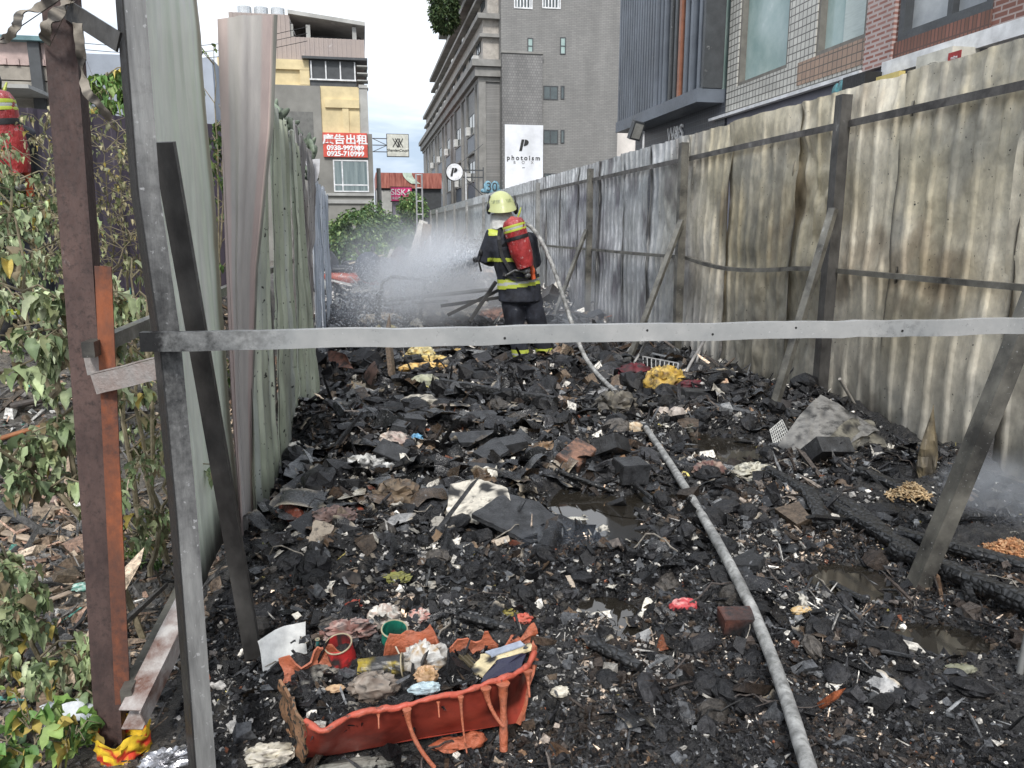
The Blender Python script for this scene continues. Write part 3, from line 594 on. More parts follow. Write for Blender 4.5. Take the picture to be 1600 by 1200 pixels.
for k, x_ in enumerate((.35, .74, .93, 1.18, 1.52, 1.9)): z_ = 1.238-.0088*(x_+.565)+(.008 if k % 2 else -.006); y_ = 1.955+.009*(x_+.565)-.0152; m_.tube([(x_, y_, z_), (x_, y_-.0015, z_)], .0035, 10)
obj('screw_holes', m_, plain('hole_black', (.01, .01, .01)), frame)
a = PY(256, 222, 2.22); b = PY(396, 1025, 2.5); rectbar('brace', a, b, .052, .035, steel, frame, lambda t: 0*t, seg=30, up=(0, -1, 0))
a = PY(150, 582, 2.16); b = PY(252, 556, 2.08); m_ = MB(); m_.bar(a, b, .05, .004, seg=8, wob=.003); m_.bar(a+(0, -.024, -.028), b+(0, -.024, -.028), .004, .052, seg=8, wob=.002)
m_.bar(a+(-.02, -.01, .02), a+(.035, -.01, .025), .004, .05); obj('short_channel', m_, mat('torn_channel', [(.3, .29, .28), (.42, .40, .39), (.25, .2, .18)], rough=.5, scale=14, bump=.6, bscale=50), frame, label='short torn channel joining the rusty post to the grey post')
a = PY(203, 1110, 2.06); b = PY(292, 930, 2.42); m_ = MB(); m_.bar(a, b, .062, .004, seg=8, wob=.002); m_.bar(a+(.03, 0, -.03), b+(.03, 0, -.03), .004, .06, seg=8); m_.bar(a+(.0, 0, -.058), b+(.0, 0, -.058), .06, .004, seg=8)
obj('low_channel', m_, mat('rust_channel', [(.46, .44, .42), (.28, .22, .2), (.14, .07, .05)], rough=.5, scale=12, bump=.5, bscale=60), frame, label='low grey and rusty channel at the foot of the frame')
a = PY(104, 14, 2.16); b = PY(186, 66, 2.05); m_ = MB(); m_.bar(a, b, .006, .045, seg=4); obj('flat_bar', m_, steel, frame, label='black flat bar at the top')
rust = mat('rusty_brown', [(.045, .028, .026), (.085, .05, .045), (.12, .075, .065)], rough=.75, scale=9, bump=.6, bscale=120, bdist=.002, stretch=(1, 1, .5), speck=(.035, .024, .022), spscale=80, spth=.5, spw=.2)
orust = mat('rusty_orange', [(.10, .05, .035), (.22, .075, .035), (.40, .11, .035)], rough=.75, scale=9, bump=.5, bscale=90, bdist=.002, stretch=(1, 1, .35), soot=True, sootc=(.07, .035, .028))
rp = thing('rusty_post', 'brown rusty steel post on the left with a bright orange angle iron bolted to it', 'post', (-.75, 2.25, 0)); rp['category'] = 'post'
m_ = MB(); pts = [PY(176, 1165, 2.2), PY(155, 800, 2.2), PY(128, 420, 2.2), PY(96, 0, 2.2)]; pts.append(pts[-1]+(pts[-1]-pts[-2])*.5)
for p, q in zip(pts[:-1], pts[1:]): m_.bar(p, q, .072, .06, up=(0, 1, 0), seg=3)
obj('main_post', m_, rust, rp)
m_ = MB(); p, q = PY(192, 1100, 2.15), PY(161, 416, 2.15); m_.bar(p, q, .040, .005, up=(0, 1, 0), seg=30, wob=.0005, c=(.5, .5, .5)); m_.c[0] = np.clip(.62-.45*np.exp(-((m_.v[0][:, 2:3]-1.25)/.12)**2)-.3*np.exp(-((m_.v[0][:, 2:3]-.7)/.2)**2)+.0*m_.v[0], 0, 1)*np.ones(3); m_.bar(p+(-.01, .025, 0), q+(-.01, .025, 0), .005, .05, up=(0, 1, 0)); obj('angle_iron', m_, orust, rp, label='bright orange rusted angle iron')
def ribbon(pts, Y, w, n=40, wav=.01, seed=0, cols=((.26, .23, .19), (.05, .045, .04))):
    P = np.array([PY(a, b, Y+.03*math.sin(i*2+seed)) for i, (a, b) in enumerate(pts)]); t = np.linspace(0, len(P)-1, n); Q = np.stack([np.interp(t, np.arange(len(P)), P[:, k]) for k in range(3)], -1)
    for _ in range(3): Q[1:-1] = (Q[:-2]+2*Q[1:-1]+Q[2:])/4
    T = np.gradient(Q, axis=0); T /= np.linalg.norm(T, axis=1)[:, None]; B = np.cross(T, (0, 1, 0)); B /= np.linalg.norm(B, axis=1)[:, None]; G_ = []; C_ = []
    for i in range(n):
        a = .7*math.sin(i*.5+seed)+.5*math.sin(i*.21+2*seed); row = [];
        dr = B[i]*math.cos(a)+np.array([0, 1, 0])*math.sin(a)
        for j in range(4): row.append(Q[i]+dr*w*(j/3-.5)+np.array([0, 1, 0])*.002*math.sin(i*1.3+j))
        f = sstep(np.array(math.sin(i*1.1+seed*2)*.6+math.sin(i*.37+seed)), 0, .8); c = np.array(cols[0])*(1-f)+np.array(cols[1])*f; G_.append(row); C_.append([c]*4)
    m = MB(); m.shell(np.array(G_), .0025, np.array(C_)); return m
clo = mat('cloth_attr', [(.75, .75, .75), (1, 1, 1), (1.2, 1.2, 1.2)], rough=.8, scale=30, bump=.5, bscale=120, bdist=.003, attr=True)
for pts, w, lb, sd_ in [([(-6, 66), (14, 58), (26, 40), (30, 20), (62, 12), (100, -12)], .02, 'scorched webbing strap fluttering left from the top of the rusty post', 1),
                        ([(70, 66), (72, 40), (92, 18), (108, -4), (112, -20)], .03, 'frayed pale webbing strap looped over the top of the rusty post', 2),
                        ([(121, 36), (126, 80), (129, 120), (136, 146), (152, 160), (173, 187)], .022, 'burnt webbing strap hanging between the rusty post and the grey post', 4)]:
    o = obj('webbing_strap', ribbon(pts, 2.12, w, seed=sd_), clo, smooth=True); tag(o, lb, 'strap')
# caution tape
m_ = MB(); p0 = PY(190, 1190, 2.12); p0[2] = .07; G_ = []; C_ = []
for i in range(46):
    a = i/45*2*math.pi*1.0; row = []; cr = []
    for j in range(14):
        r = .062+.012*vn(np.array([i*.5, j*.7, 3.]))+.008*j/13; row.append(p0+np.array([math.cos(a)*r, .03+math.sin(a)*r*.9, -.10+.115*j/13+.01*math.sin(i*.7)]))
        st = (math.sin(i*.55+j*.9) > .25); cr.append((.62, .05, .02) if st and 2 < j < 12 else (.75, .5, .03))
    G_.append(row); C_.append(cr)
m_.shell(np.array(G_), .001, np.array(C_)); o = obj('caution_tape', m_, clo, smooth=True); tag(o, 'yellow and red caution tape wrapped around the foot of the rusty post', 'tape')
# thin pale pipe at the right edge
m_ = MB(); m_.tube([PZ(1592, 1058, .03), PZ(1592, 1058, .03)+np.array([.05, 0, .75])], .011, 10); o = obj('thin_pipe', m_, grail, smooth=True); tag(o, 'thin pale grey pipe standing at the right edge of the debris', 'pipe')
# ------------------------------------------------------------------ background buildings
def text(body, size, loc, rotm, mt, parent=None, ext=.01, name='lettering', bold=0., align='CENTER', sx=1., spacing=1., shear=0.):
    cu = bpy.data.curves.new(name, 'FONT'); cu.body = body; cu.size = size; cu.extrude = ext; cu.offset = bold; cu.align_x = align; cu.align_y = 'CENTER'; cu.space_character = spacing; cu.shear = shear
    o = bpy.data.objects.new(name, cu); COL.objects.link(o); cu.materials.append(mt)
    off = world_loc(parent) if parent else np.zeros(3)
    dg = bpy.context.evaluated_depsgraph_get(); dg.update(); me_ = bpy.data.meshes.new_from_object(o.evaluated_get(dg)); bpy.data.objects.remove(o); o = bpy.data.objects.new(name, me_); COL.objects.link(o)
    if not me_.materials: me_.materials.append(mt)
    M_ = Matrix(rotm.tolist()).to_4x4()@Matrix.Diagonal((sx, 1, 1, 1)); M_.translation = Vector((np.array(loc)-off).tolist()); 
    if parent: o.parent = parent
    o.matrix_local = M_; return o
R_FRONT = rot(math.pi/2, 0, 0)                       # faces the camera (-Y)
R_SIDE = rot(0, 0, -math.pi/2)@rot(math.pi/2, 0, 0)  # on a wall facing -X
def B(parent, name, mt, *boxes, label=None):
    m = MB()
    for b in boxes: m.box(b[0], b[1])
    return obj(name, m, mt, parent, label=label)
glass = mat('dark_glass', [(.03, .045, .05), (.06, .085, .09), (.09, .12, .125)], rough=.12, rvar=.08, bump=.05, scale=.8, spec=.8)
teal = mat('teal_glass', [(.22, .33, .31), (.30, .42, .40), (.40, .50, .48)], rough=.15, rvar=.08, bump=.05, scale=1.0, spec=.6)
wht = plain('white_paint', (.72, .73, .74), rough=.5, bump=.1); dgrey = plain('charcoal_paint', (.06, .065, .07), rough=.5, bump=.1)
beige = plain('beige_render', (.42, .39, .35), rough=.8, bump=.15); concrete = plain('grey_render', (.27, .265, .25), rough=.85, bump=.2, scale=1.2)
letter_w = plain('letter_white', (.85, .85, .85)); letter_k = plain('letter_black', (.02, .02, .02))
def window(parent, x0, x1, z0, z1, yf, fm=wht, gm_=glass, bars=(), t=.06, hb=(), depth=.12):
    """a window in a wall that faces the camera, y = yf wall face"""
    w = B(parent, 'window', fm, ((x0, yf-.04, z0), (x1, yf+.02, z0+t)), ((x0, yf-.04, z1-t), (x1, yf+.02, z1)), ((x0, yf-.04, z0+t), (x0+t, yf+.02, z1-t)), ((x1-t, yf-.04, z0+t), (x1, yf+.02, z1-t)),
          *[((x-t/2, yf-.036, z0+t), (x+t/2, yf+.016, z1-t)) for x in bars], *[((x0+t, yf-.032, z-t/2), (x1-t, yf+.012, z+t/2)) for z in hb])
    B(w, 'pane', gm_, ((x0+t*.5, yf-.016, z0+t*.5), (x1-t*.5, yf-.008, z1-t*.5))); return w
def q(px, py, Y): p = PY(px, py, Y); return p[0], p[2]

# --- left block with the advertising sign (front wall at Y = 40)
YB = 40.
lb = thing('shop_building', 'tall narrow block with pink top, yellow middle and grey base beyond the left fence', 'building', (-3, YB, 0))
xr = q(583, 260, YB)[0]; x0b = -8.5; zt1 = q(430, 132, YB)[1]
greyw = plain('taupe_render', (.24, .235, .215), rough=.85, bump=.15, scale=.7); yel = plain('cream_yellow', (.70, .58, .34), rough=.8, bump=.12, scale=.8)
pinkw = mat('pink_corrugated', [(.38, .32, .29), (.44, .37, .34), (.34, .29, .27)], rough=.7, scale=2, bump=.2); ltgrey = plain('pale_concrete', (.42, .42, .40), rough=.85, scale=.9)
xa, xb_ = q(502, 180, YB)[0], q(562, 180, YB)[0]; zg = q(520, 208, YB)[1]
m_ = MB(); m_.box((x0b, YB, 0), (xa, YB+9, zt1)); m_.box((xa, YB, 0), (xr, YB+9, zg)); 
obj('wall', m_, greyw, lb, label='grey lower wall')
B(lb, 'wall', yel, ((xa, YB+.1, zg), (xb_, YB+8.9, zt1+.02)), ((xa-.1+.3, YB-.02, q(520, 168, YB)[1]), (xb_, YB+.1, q(520, 155, YB)[1])), ((q(535, 180, YB)[0], YB+.02, zg), (q(545, 180, YB)[0], YB+.1, q(520, 168, YB)[1])), label='yellow bay over the sign')
B(lb, 'wall', ltgrey, ((xb_, YB+.15, zg), (xr-.15, YB+8.8, zt1+.15)), label='pale concrete column')
xq0, xq1, zq1 = q(415, 100, YB)[0], q(482, 100, YB)[0], q(450, 90, YB)[1]
B(lb, 'wall', yel, ((x0b+2, YB+.5, zt1), (xq1, YB+8, zq1)), ((xq0-1, YB+.38, zt1+.02), (xq1, YB+.5, zt1+.1)), ((xq0-1, YB+.34, zq1-.45), (xq1, YB+.5, zq1)), ((xq1-.45, YB+.36, zt1+.1), (xq1, YB+.5, zq1-.45)), label='yellow upper wall')
xg1 = q(556, 110, YB)[0]
B(lb, 'glazed_box', dgrey, ((xq1+.02, YB+.3, zt1+.02), (xg1, YB+6, zq1)), ((xq1-.3, YB+.0, zq1+.01), (xr-.1, YB+6, zq1+.12)), label='dark glazed terrace')
fr = B(lb, 'window', wht, *[((x-.03, YB+.22, zt1+.3), (x+.03, YB+.3, zq1-.05)) for x in np.linspace(xq1+.1, xg1-.05, 4)], ((xq1, YB+.2, zt1+.3), (xg1, YB+.28, zt1+.37)))
B(lb, 'awning', ltgrey, *[((xg1+.05, YB+.1+.0, zq1-.25-.33*i), (xr-.1, YB+.9, zq1-.2-.33*i)) for i in range(4)])
zp1 = q(400, 10, YB)[1]; xp0, xp1 = q(352, 40, YB)[0], q(568, 60, YB)[0]; zs = q(500, 50, YB)[1]; xt = q(447, 30, YB)[0]
B(lb, 'wall', pinkw, ((xp0, YB+1.2, zq1), (xt, YB+9, zp1)), ((xt, YB+1.2, zq1), (xp1, YB+9, zs)), label='pinkish top storey')
m = MB(); 
for x in np.arange(xp0+.1, xp1, .22): m.box((x, YB+1.16, zq1), (x+.07, YB+1.2, zp1 if x < xt else zs))
obj('ribbing', m, pinkw, lb)
zr = q(570, 32, YB)[1]
m = MB(); m.prism([(xt, YB+1.0, zp1+.02), (xp1+.1, YB+1.0, zr), (xp1+.1, YB+9, zr), (xt, YB+9, zp1+.02)], (0, 0, .18)); obj('roof', m, ltgrey, lb)
B(lb, 'terrace_opening', dgrey, ((xt+.1, YB+3.5, zs), (xp1-.1, YB+3.6, zr-.02)))
for x in (xt+.1, q(478, 30, YB)[0], q(553, 40, YB)[0]): B(lb, 'pillar', ltgrey, ((x-.1, YB+1.3, zs), (x+.1, YB+1.5, zr+.0)))
for i, px in enumerate((368, 396, 424)):
    x = q(px, 5, YB)[0]; m = MB(); m.tube([(x, YB+3, zp1), (x, YB+3, zp1+.7)], .34, 14); obj('water_tank', m, mat('tank_steel', [(.5, .52, .53), (.6, .62, .63)], rough=.3, metal=.6), lb)
wd = window(lb, q(520, 250, YB)[0], q(575, 250, YB)[0], q(545, 300, YB)[1], q(545, 250, YB)[1], YB, bars=(q(535, 270, YB)[0],), hb=(q(545, 289, YB)[1],), gm_=mat('curtain_glass', [(.10, .14, .15), (.18, .23, .24), (.25, .3, .3)], rough=.3, scale=3, stretch=(2, 1, .1), bump=.05))
B(lb, 'ledge', ltgrey, ((q(505, 300, YB)[0], YB-.12, q(545, 306, YB)[1]), (xr, YB, q(545, 302, YB)[1])), ((q(505, 300, YB)[0], YB-.1, q(545, 318, YB)[1]), (xr, YB, q(545, 312, YB)[1])))
B(lb, 'recess', plain('recess_render', (.15, .15, .14)), ((q(446, 180, YB)[0], YB-.01, q(450, 260, YB)[1]), (q(489, 180, YB)[0], YB-.004, q(450, 174, YB)[1])))
# red sign
sx0, sx1, sz0, sz1 = q(505, 225, YB)[0], q(574, 225, YB)[0], q(540, 246, YB)[1], q(540, 208, YB)[1]
sg = thing('rental_sign', 'red rental sign with white characters and phone numbers on the grey building', 'sign', (sx0, YB-.1, sz0))
B(sg, 'board', plain('sign_red', (.62, .09, .06), rough=.5, bump=.05), ((sx0, YB-.14, sz0), (sx1, YB-.04, sz1)))
hh = sz1-sz0; text('廣告出租', hh*.42, ((sx0+sx1)/2, YB-.15, sz0+hh*.70), R_FRONT, letter_w, sg, bold=.012, sx=1.12)
text('0938-992989', hh*.27, ((sx0+sx1)/2, YB-.15, sz0+hh*.37), R_FRONT, letter_w, sg, bold=.012, sx=1.08)
text('0925-710999', hh*.27, ((sx0+sx1)/2, YB-.15, sz0+hh*.13), R_FRONT, letter_w, sg, bold=.012, sx=1.08)
# hanging square sign
ax0, ax1, az0, az1 = q(605, 225, YB-.5)[0], q(638, 225, YB-.5)[0], q(620, 244, YB-.5)[1], q(620, 210, YB-.5)[1]
sg = thing('hanging_sign', 'square pale sign on brackets sticking out from the left building', 'sign', (ax0, YB-.4, az0))
B(sg, 'board', plain('sign_cream', (.60, .60, .53), rough=.5, bump=.05), ((ax0, YB-.5, az0), (ax1, YB-.3, az1)))
B(sg, 'border', dgrey, ((ax0-.03, YB-.48, az0-.03), (ax1+.03, YB-.32, az0)), ((ax0-.03, YB-.48, az1), (ax1+.03, YB-.32, az1+.03)), ((ax0-.03, YB-.48, az0), (ax0, YB-.32, az1)), ((ax1, YB-.48, az0), (ax1+.03, YB-.32, az1)))
m = MB(); xc, zc, hw = (ax0+ax1)/2, (az0+az1)/2+.12, (ax1-ax0)
for a, b in [((-.24, .5), (0, 0)), ((0, .5), (-.24, 0)), ((-.12, .5), (.12, 0)), ((.1, .5), (-.02, 0)), ((.24, .5), (0.02, 0)), ((.02, .5), (.24, 0))]:
    m.bar((xc+a[0]*hw, YB-.52, zc+(a[1]-.25)*hw*.8), (xc+b[0]*hw, YB-.52, zc+(b[1]-.25)*hw*.8), .03, .02, up=(0, 1, 0))
obj('emblem', m, letter_k, sg); text('ShandanCouph', hw*.17, (xc, YB-.51, az0+hw*.27), R_FRONT, letter_k, sg, shear=.2)
m = MB()
for z in (az0+.2, (az0+az1)/2, az1-.2): m.bar((xr, YB-.4, z), (ax0, YB-.4, z), .04, .04)
m.bar((xr, YB-.4, az1-.2), (ax0, YB-.4, (az0+az1)/2), .03, .03); m.bar((xr, YB-.4, az0+.2), (ax0, YB-.4, (az0+az1)/2), .03, .03); obj('bracket', m, dgrey, sg)

# --- red roofed shed and small signs at the street end
YS = 62.
rs = thing('shed', 'low shed with a rusty red metal roof at the far end of the lot', 'shed', (2, YS, 0))
a0, a1 = q(588, 300, YS)[0], q(690, 300, YS)[0]; zt, zb = q(620, 270, YS)[1], q(620, 294, YS)[1]
redr = mat('red_roof', [(.22, .05, .04), (.42, .10, .07), (.5, .2, .15)], rough=.6, scale=1.6, stretch=(4, 1, .5), bump=.3)
B(rs, 'roof', redr, ((a0, YS, zb), (a1, YS+8, zt)), *[((x, YS-.05, zb), (x+.12, YS, zt)) for x in np.arange(a0, a1, .45)])
m = MB(); xx0, xx1 = q(636, 270, YS)[0], q(650, 292, YS)[0]; m.grid([[(xx0+(xx1-xx0)*t*t-.35, YS-.1, zt-(zt-zb)*.7*t), (xx0+(xx1-xx0)*t*t+.35, YS-.1, zt-(zt-zb)*.7*t)] for t in np.linspace(0, 1, 8)], (.7, .8, .7)); obj('roof_panel', m, plain('pale_green_panel', (.62, .74, .62)), rs)
B(rs, 'wall', dgrey, ((a0, YS+.3, 0), (a1, YS+8, zb))); B(rs, 'shutter', ltgrey, ((a0, YS+.2, 1.0), (q(612, 300, YS)[0], YS+.28, q(600, 297, YS)[1])))
YS2 = 50.
a0, a1, z0, z1 = q(611, 300, YS2)[0], q(643, 300, YS2)[0], q(620, 314, YS2)[1], q(620, 293, YS2)[1]
sg = thing('shop_sign', 'bright pink shop sign with white capital letters', 'sign', (a0, YS2, z0))
B(sg, 'board', plain('sign_pink', (.72, .04, .20), rough=.4, bump=.05), ((a0, YS2, z0), (a1, YS2+.2, z1))); B(sg, 'border', letter_k, ((a0-.05, YS2+.02, z0-.06), (a1+.05, YS2+.18, z0-.001)), ((a0-.05, YS2+.02, z1+.001), (a1+.05, YS2+.18, z1+.06)))
text('SISKA', .52, ((a0+a1)/2, YS2-.012, z0+(z1-z0)*.64), R_FRONT, letter_w, sg, bold=.004); text('美容美體·美甲', .2, ((a0+a1)/2, YS2-.012, z0+(z1-z0)*.2), R_FRONT, letter_w, sg)
a0, a1, z0, z1 = q(630, 330, YS2)[0], q(643, 330, YS2)[0], q(637, 341, YS2)[1], q(637, 325, YS2)[1]
sg = thing('shop_sign', 'small black sign with white letters FL below the pink sign', 'sign', (a0, YS2, z0))
B(sg, 'board', letter_k, ((a0, YS2, z0), (a1, YS2+.2, z1))); text('FL', .5, ((a0+a1)/2, YS2-.012, (z0+z1)/2), R_FRONT, letter_w, sg, bold=.01, sx=.7)
a0, a1, z0, z1 = q(614, 330, YS2+.6)[0], q(629, 330, YS2)[0], q(620, 338, YS2)[1], q(620, 318, YS2)[1]
o = B(None, 'shop_sign', plain('lilac_board', (.42, .38, .45)), ((a0, YS2+.3, z0), (a1, YS2+.5, z1))); tag(o, 'small blank lilac board left of the black sign', 'sign')
m = MB(); p = PY(594, 345, 47); m.tube([(p[0], 47, 0), (p[0], 47, q(594, 263, 47)[1])], [.17, .12], 12); o = obj('utility_pole', m, concrete, smooth=True); tag(o, 'grey concrete utility pole in front of the red roofed shed', 'pole')
m = MB(); pz = [PY(x, 360, 34)[0] for x in (652, 661)]; zt = q(655, 272, 34)[1]
for x in pz: m.tube([(x, 34, 0), (x, 34, zt)], .035, 8)
for z in np.arange(.5, zt, .55): m.tube([(pz[0], 34, z), (pz[1], 34, z)], .025, 6)
o = obj('ladder', m, mat('alu', [(.35, .35, .36), (.5, .5, .5)], rough=.4, metal=.5)); tag(o, 'tall pale metal ladder standing at the far end of the right fence', 'ladder')

# --- long grey apartment building
YF = 50.; XF = q(752, 110, YF)[0]; ab = thing('apartment_building', 'long grey tiled apartment building with balconies rising beyond the right fence', 'building', (XF, YF, 0))
tileg = brickmat('grey_tile_front', (.24, .235, .225), (.20, .197, .19), (.15, .15, .145), .32, .10, axis='x', mort=.012, rough=.6, stain=.18)
tileg2 = brickmat('grey_tile_slab', (.22, .215, .21), (.17, .168, .165), (.11, .11, .108), .16, .16, axis='x', mort=.012, rough=.6, stain=.2)
tiles = brickmat('grey_tile_side', (.25, .245, .235), (.20, .197, .19), (.15, .15, .145), .32, .10, axis='y', mort=.012, rough=.6, stain=.2)
x1, x2, x3 = q(783, 100, YF)[0], q(845, 200, YF)[0], q(967, 120, YF)[0]; ZTOP = 17.
zc1 = q(752, 110, YF)[1]; zc0 = zc1-.0
B(ab, 'wall', tileg, ((x1, YF, 0), (x3, YF+14, ZTOP)), label='tiled end wall')
zsl = q(800, 85, YF)[1]
B(ab, 'wall_slab', tileg2, ((x1, YF-.35, 0), (x2, YF, zsl))); B(ab, 'coping', concrete, ((x1-.05, YF-.42, zsl), (x2+.05, YF, zsl+.12)))
B(ab, 'wall', tiles, ((XF, YF+.6, 0), (x1, YF+48, zc1)), label='lower street front')
steps = [(zc1+.7, 14.6, 46), (14.6, 17.2, 37), (17.2, 19.4, 28)]
for k, (za, zb_, ln) in enumerate(steps): B(ab, 'wall', beige if k < 2 else concrete, ((XF+.25+.3*k, YF+.9, za), (x1, YF+ln, zb_)), label='stepped upper storeys')
def cornice(z, th, pr, ln, mt=concrete): B(ab, 'cornice', mt, ((XF-pr, YF+.6-pr, z), (x1-.002, YF+ln+.2, z+th)))
cornice(zc1-.55, .25, .12, 48); cornice(zc1-.28, .55, .35, 48); cornice(zc1+.29, .4, .55, 48)
for (z, th, pr, ln) in [(13.3, .2, .0, 46), (14.35, .3, .12, 46), (15.9, .2, -.1, 37), (17.0, .3, .02, 37), (19.3, .3, -.15, 28)]: cornice(z, th, pr, ln)
B(ab, 'corner_pier', concrete, ((XF-.1, YF+.5, 0), (XF+.35, YF+1.3, zc1-.55)))
acm = plain('ac_white', (.62, .62, .60), rough=.5)
bays = [54.2, 61.5, 68.8, 76.0, 83.2, 90.5]
def side_window(y0, y1, z0, z1, X):
    w = B(ab, 'window', dgrey, ((X-.04, y0, z0), (X+.02, y1, z0+.06)), ((X-.04, y0, z1-.06), (X+.02, y1, z1)), ((X-.04, y0, z0+.06), (X+.02, y0+.06, z1-.06)), ((X-.04, y1-.06, z0+.06), (X+.02, y1, z1-.06)), ((X-.035, (y0+y1)/2-.03, z0+.06), (X+.015, (y0+y1)/2+.03, z1-.06)))
    B(w, 'pane', glass, ((X-.012, y0+.04, z0+.04), (X-.006, y1-.04, z1-.04)))
    return w
panelm = plain('blue_grey_panel', (.10, .12, .15), rough=.5)
rn = random.Random(3)
for by in bays:
    for dy in (-2.35, 2.15): B(ab, 'pilaster', concrete, ((XF-.16, by+dy-.2, 0), (XF, by+dy+.3, zc1-.56)))
    for zf in (1.0, 3.9, 6.95, ):
        zz = zf+.85; side_window(by-1.75, by+1.5, zz, zz+1.35, XF-.02)
        B(ab, 'balcony_panel', panelm, ((XF-.14, by-1.8, zz-1.15), (XF-.001, by+1.55, zz-.12))); B(ab, 'sill', concrete, ((XF-.2, by-1.6, zz-.11), (XF-.001, by+1.6, zz-.01)), ((XF-.2, by-1.6, zz-1.32), (XF-.001, by+1.6, zz-1.16)))
        if rn.random() < .75: B(ab, 'air_conditioner', acm, ((XF-.35, by+.5, zz+.05), (XF-.06, by+1.15, zz+.6)))
for k, (za, zb_, ln) in enumerate(steps[:3]):
    for by in np.arange(52.6, YF+ln-1.5, 3.6):
        zz = za+.75; X = XF+.25+.3*k; side_window(by-.8, by+.8, zz, zz+1.15, X-.02)
        if rn.random() < .6: B(ab, 'air_conditioner', acm, ((X-.42, by-.2, zz-.65), (X-.001, by+.6, zz-.08)))
for (pa, pb, pc, pd) in [(824, 59, 833, 82), (875, 58, 884, 85)]:
    window(ab, q(pa, 70, YF)[0], q(pc, 70, YF)[0], q(pa, pd, YF)[1], q(pa, pb, YF)[1], YF, fm=dgrey, gm_=teal, hb=(q(pa, 72, YF)[1],))
for py in (134, 203):
    window(ab, q(849, py, YF)[0], q(872, py, YF)[0], q(860, py+22, YF)[1], q(860, py, YF)[1], YF, fm=dgrey, bars=(q(860, py, YF)[0],)); window(ab, q(876, py, YF)[0], q(882, py, YF)[0], q(876, py+21, YF)[1], q(876, py, YF)[1], YF, fm=dgrey)
window(ab, q(850, 275, YF)[0], q(885, 275, YF)[0], q(860, 292, YF)[1], q(860, 271, YF)[1], YF, fm=dgrey)
for pa in (803, 847): window(ab, q(pa, 0, YF)[0], q(pa+29, 0, YF)[0], q(pa, 13, YF)[1], q(pa, -30, YF)[1], YF, fm=wht, bars=[q(pa+k, 0, YF)[0] for k in (5, 10, 15, 20, 25)], t=.08)
# banner
b0, b1, bz1 = q(787, 240, YF)[0], q(846, 240, YF)[0], q(815, 196.5, YF)[1]; bz0 = .8
sg = thing('wall_banner', 'tall white photo studio banner on the end wall of the grey apartment building', 'banner', (b0, YF-.4, bz0))
B(sg, 'board', plain('banner_white', (.80, .82, .86), rough=.5, bump=.05, scale=.4), ((b0, YF-.45, bz0), (b1, YF-.36, bz1)))
def plogo(parent, c, s, y):
    """slanted stencil letter p: stem and half-round bowl"""
    m = MB(); sh = .22
    def P_(a, b): return (c[0]+(a+b*sh)*s, y, c[1]+b*s)
    m.prism([P_(-.38, -.62), P_(-.10, -.62), P_(-.10, .5), P_(-.38, .5)], (0, -.03, 0))
    arc = [P_(-.02, -.14)]+[P_(-.02+.44*math.cos(t), .18+.32*math.sin(t)) for t in np.linspace(-math.pi/2, math.pi/2, 14)]+[P_(-.02, .5)]
    m.prism(arc, (0, -.03, 0)); return obj('emblem', m, letter_k, parent)
def q2(px, py): return q(px, py, YF-.45)
plogo(sg, q2(819, 226), .62, YF-.452)
text('photoism', .40, (q2(818, 247)[0], YF-.46, q2(818, 247)[1]), R_FRONT, letter_k, sg, spacing=1.45, bold=.008); text('B O X', .26, (q2(818, 254)[0], YF-.46, q2(818, 254)[1]), R_FRONT, plain('letter_grey', (.3, .3, .3)), sg, spacing=2.2)
B(sg, 'underline', dgrey, ((q2(816, 262)[0], YF-.46, q2(816, 262.6)[1]), (q2(820, 262)[0], YF-.452, q2(816, 261.6)[1])))
# graffiti
m = MB(); gc = [(764, 291), (776, 291)]
for (a, b) in gc:
    x, z = q(a, b, YF-.1); m.ell((x, YF+.42, z), (.28, .06, .36), noise=.2, nu=16, nv=10, seed=a)
x, z = q(770, 297, YF); m.ell((x, YF+.45, z), (.75, .05, .16), noise=.2, nu=16, nv=8)
o = obj('graffiti', m, mat('graffiti_blue', [(.08, .22, .32), (.12, .38, .52), (.3, .5, .6)], rough=.6, scale=5), ab, smooth=True)
text('30', .75, (q(770, 292, YF)[0], YF+.355, q(770, 292, YF)[1]), R_FRONT, dgrey, ab, bold=.0, name='graffiti_outline')
# round sign
YR = 46.; xr0, zr0 = q(710, 269, YR); rr = 12.2/1200*YR*1.02
sg = thing('round_sign', 'round white sign with a black letter on a bracket before the grey building', 'sign', (xr0, YR, zr0-rr))
m = MB(); m.tube([(xr0, YR-.12, zr0), (xr0, YR+.12, zr0)], rr, 40); obj('disc', m, plain('sign_white', (.85, .86, .88), rough=.4, bump=.02), sg)
m = MB(); m.tube([(xr0, YR-.08, zr0), (xr0, YR+.16, zr0)], rr*1.07, 40); obj('rim', m, letter_k, sg); plogo(sg, (xr0-.03, zr0+.02), .42, YR-.122)
m = MB(); xe = q(755, 270, YR)[0]
for z in (zr0+.12, zr0-.28): m.bar((xr0+rr, YR, z), (xe, YR, z), .07, .07)
m.bar((xe, YR, zr0+.3), (xe, YR, zr0-.9), .06, .06, up=(1, 0, 0)); m.bar((xr0+rr+.1, YR, zr0-.28), (xe, YR+.2, zr0-1.3), .05, .05); m.bar((xr0+rr, YR, zr0+.6), (xe, YR, zr0+1.6), .03, .03); obj('bracket', m, dgrey, sg)
m = MB(); x = q(727, 300, YR)[0]; m.tube([(x, YR-.3, 0), (x, YR-.3, q(727, 270, YR)[1])], .04, 8); obj('pole', m, wht, sg)

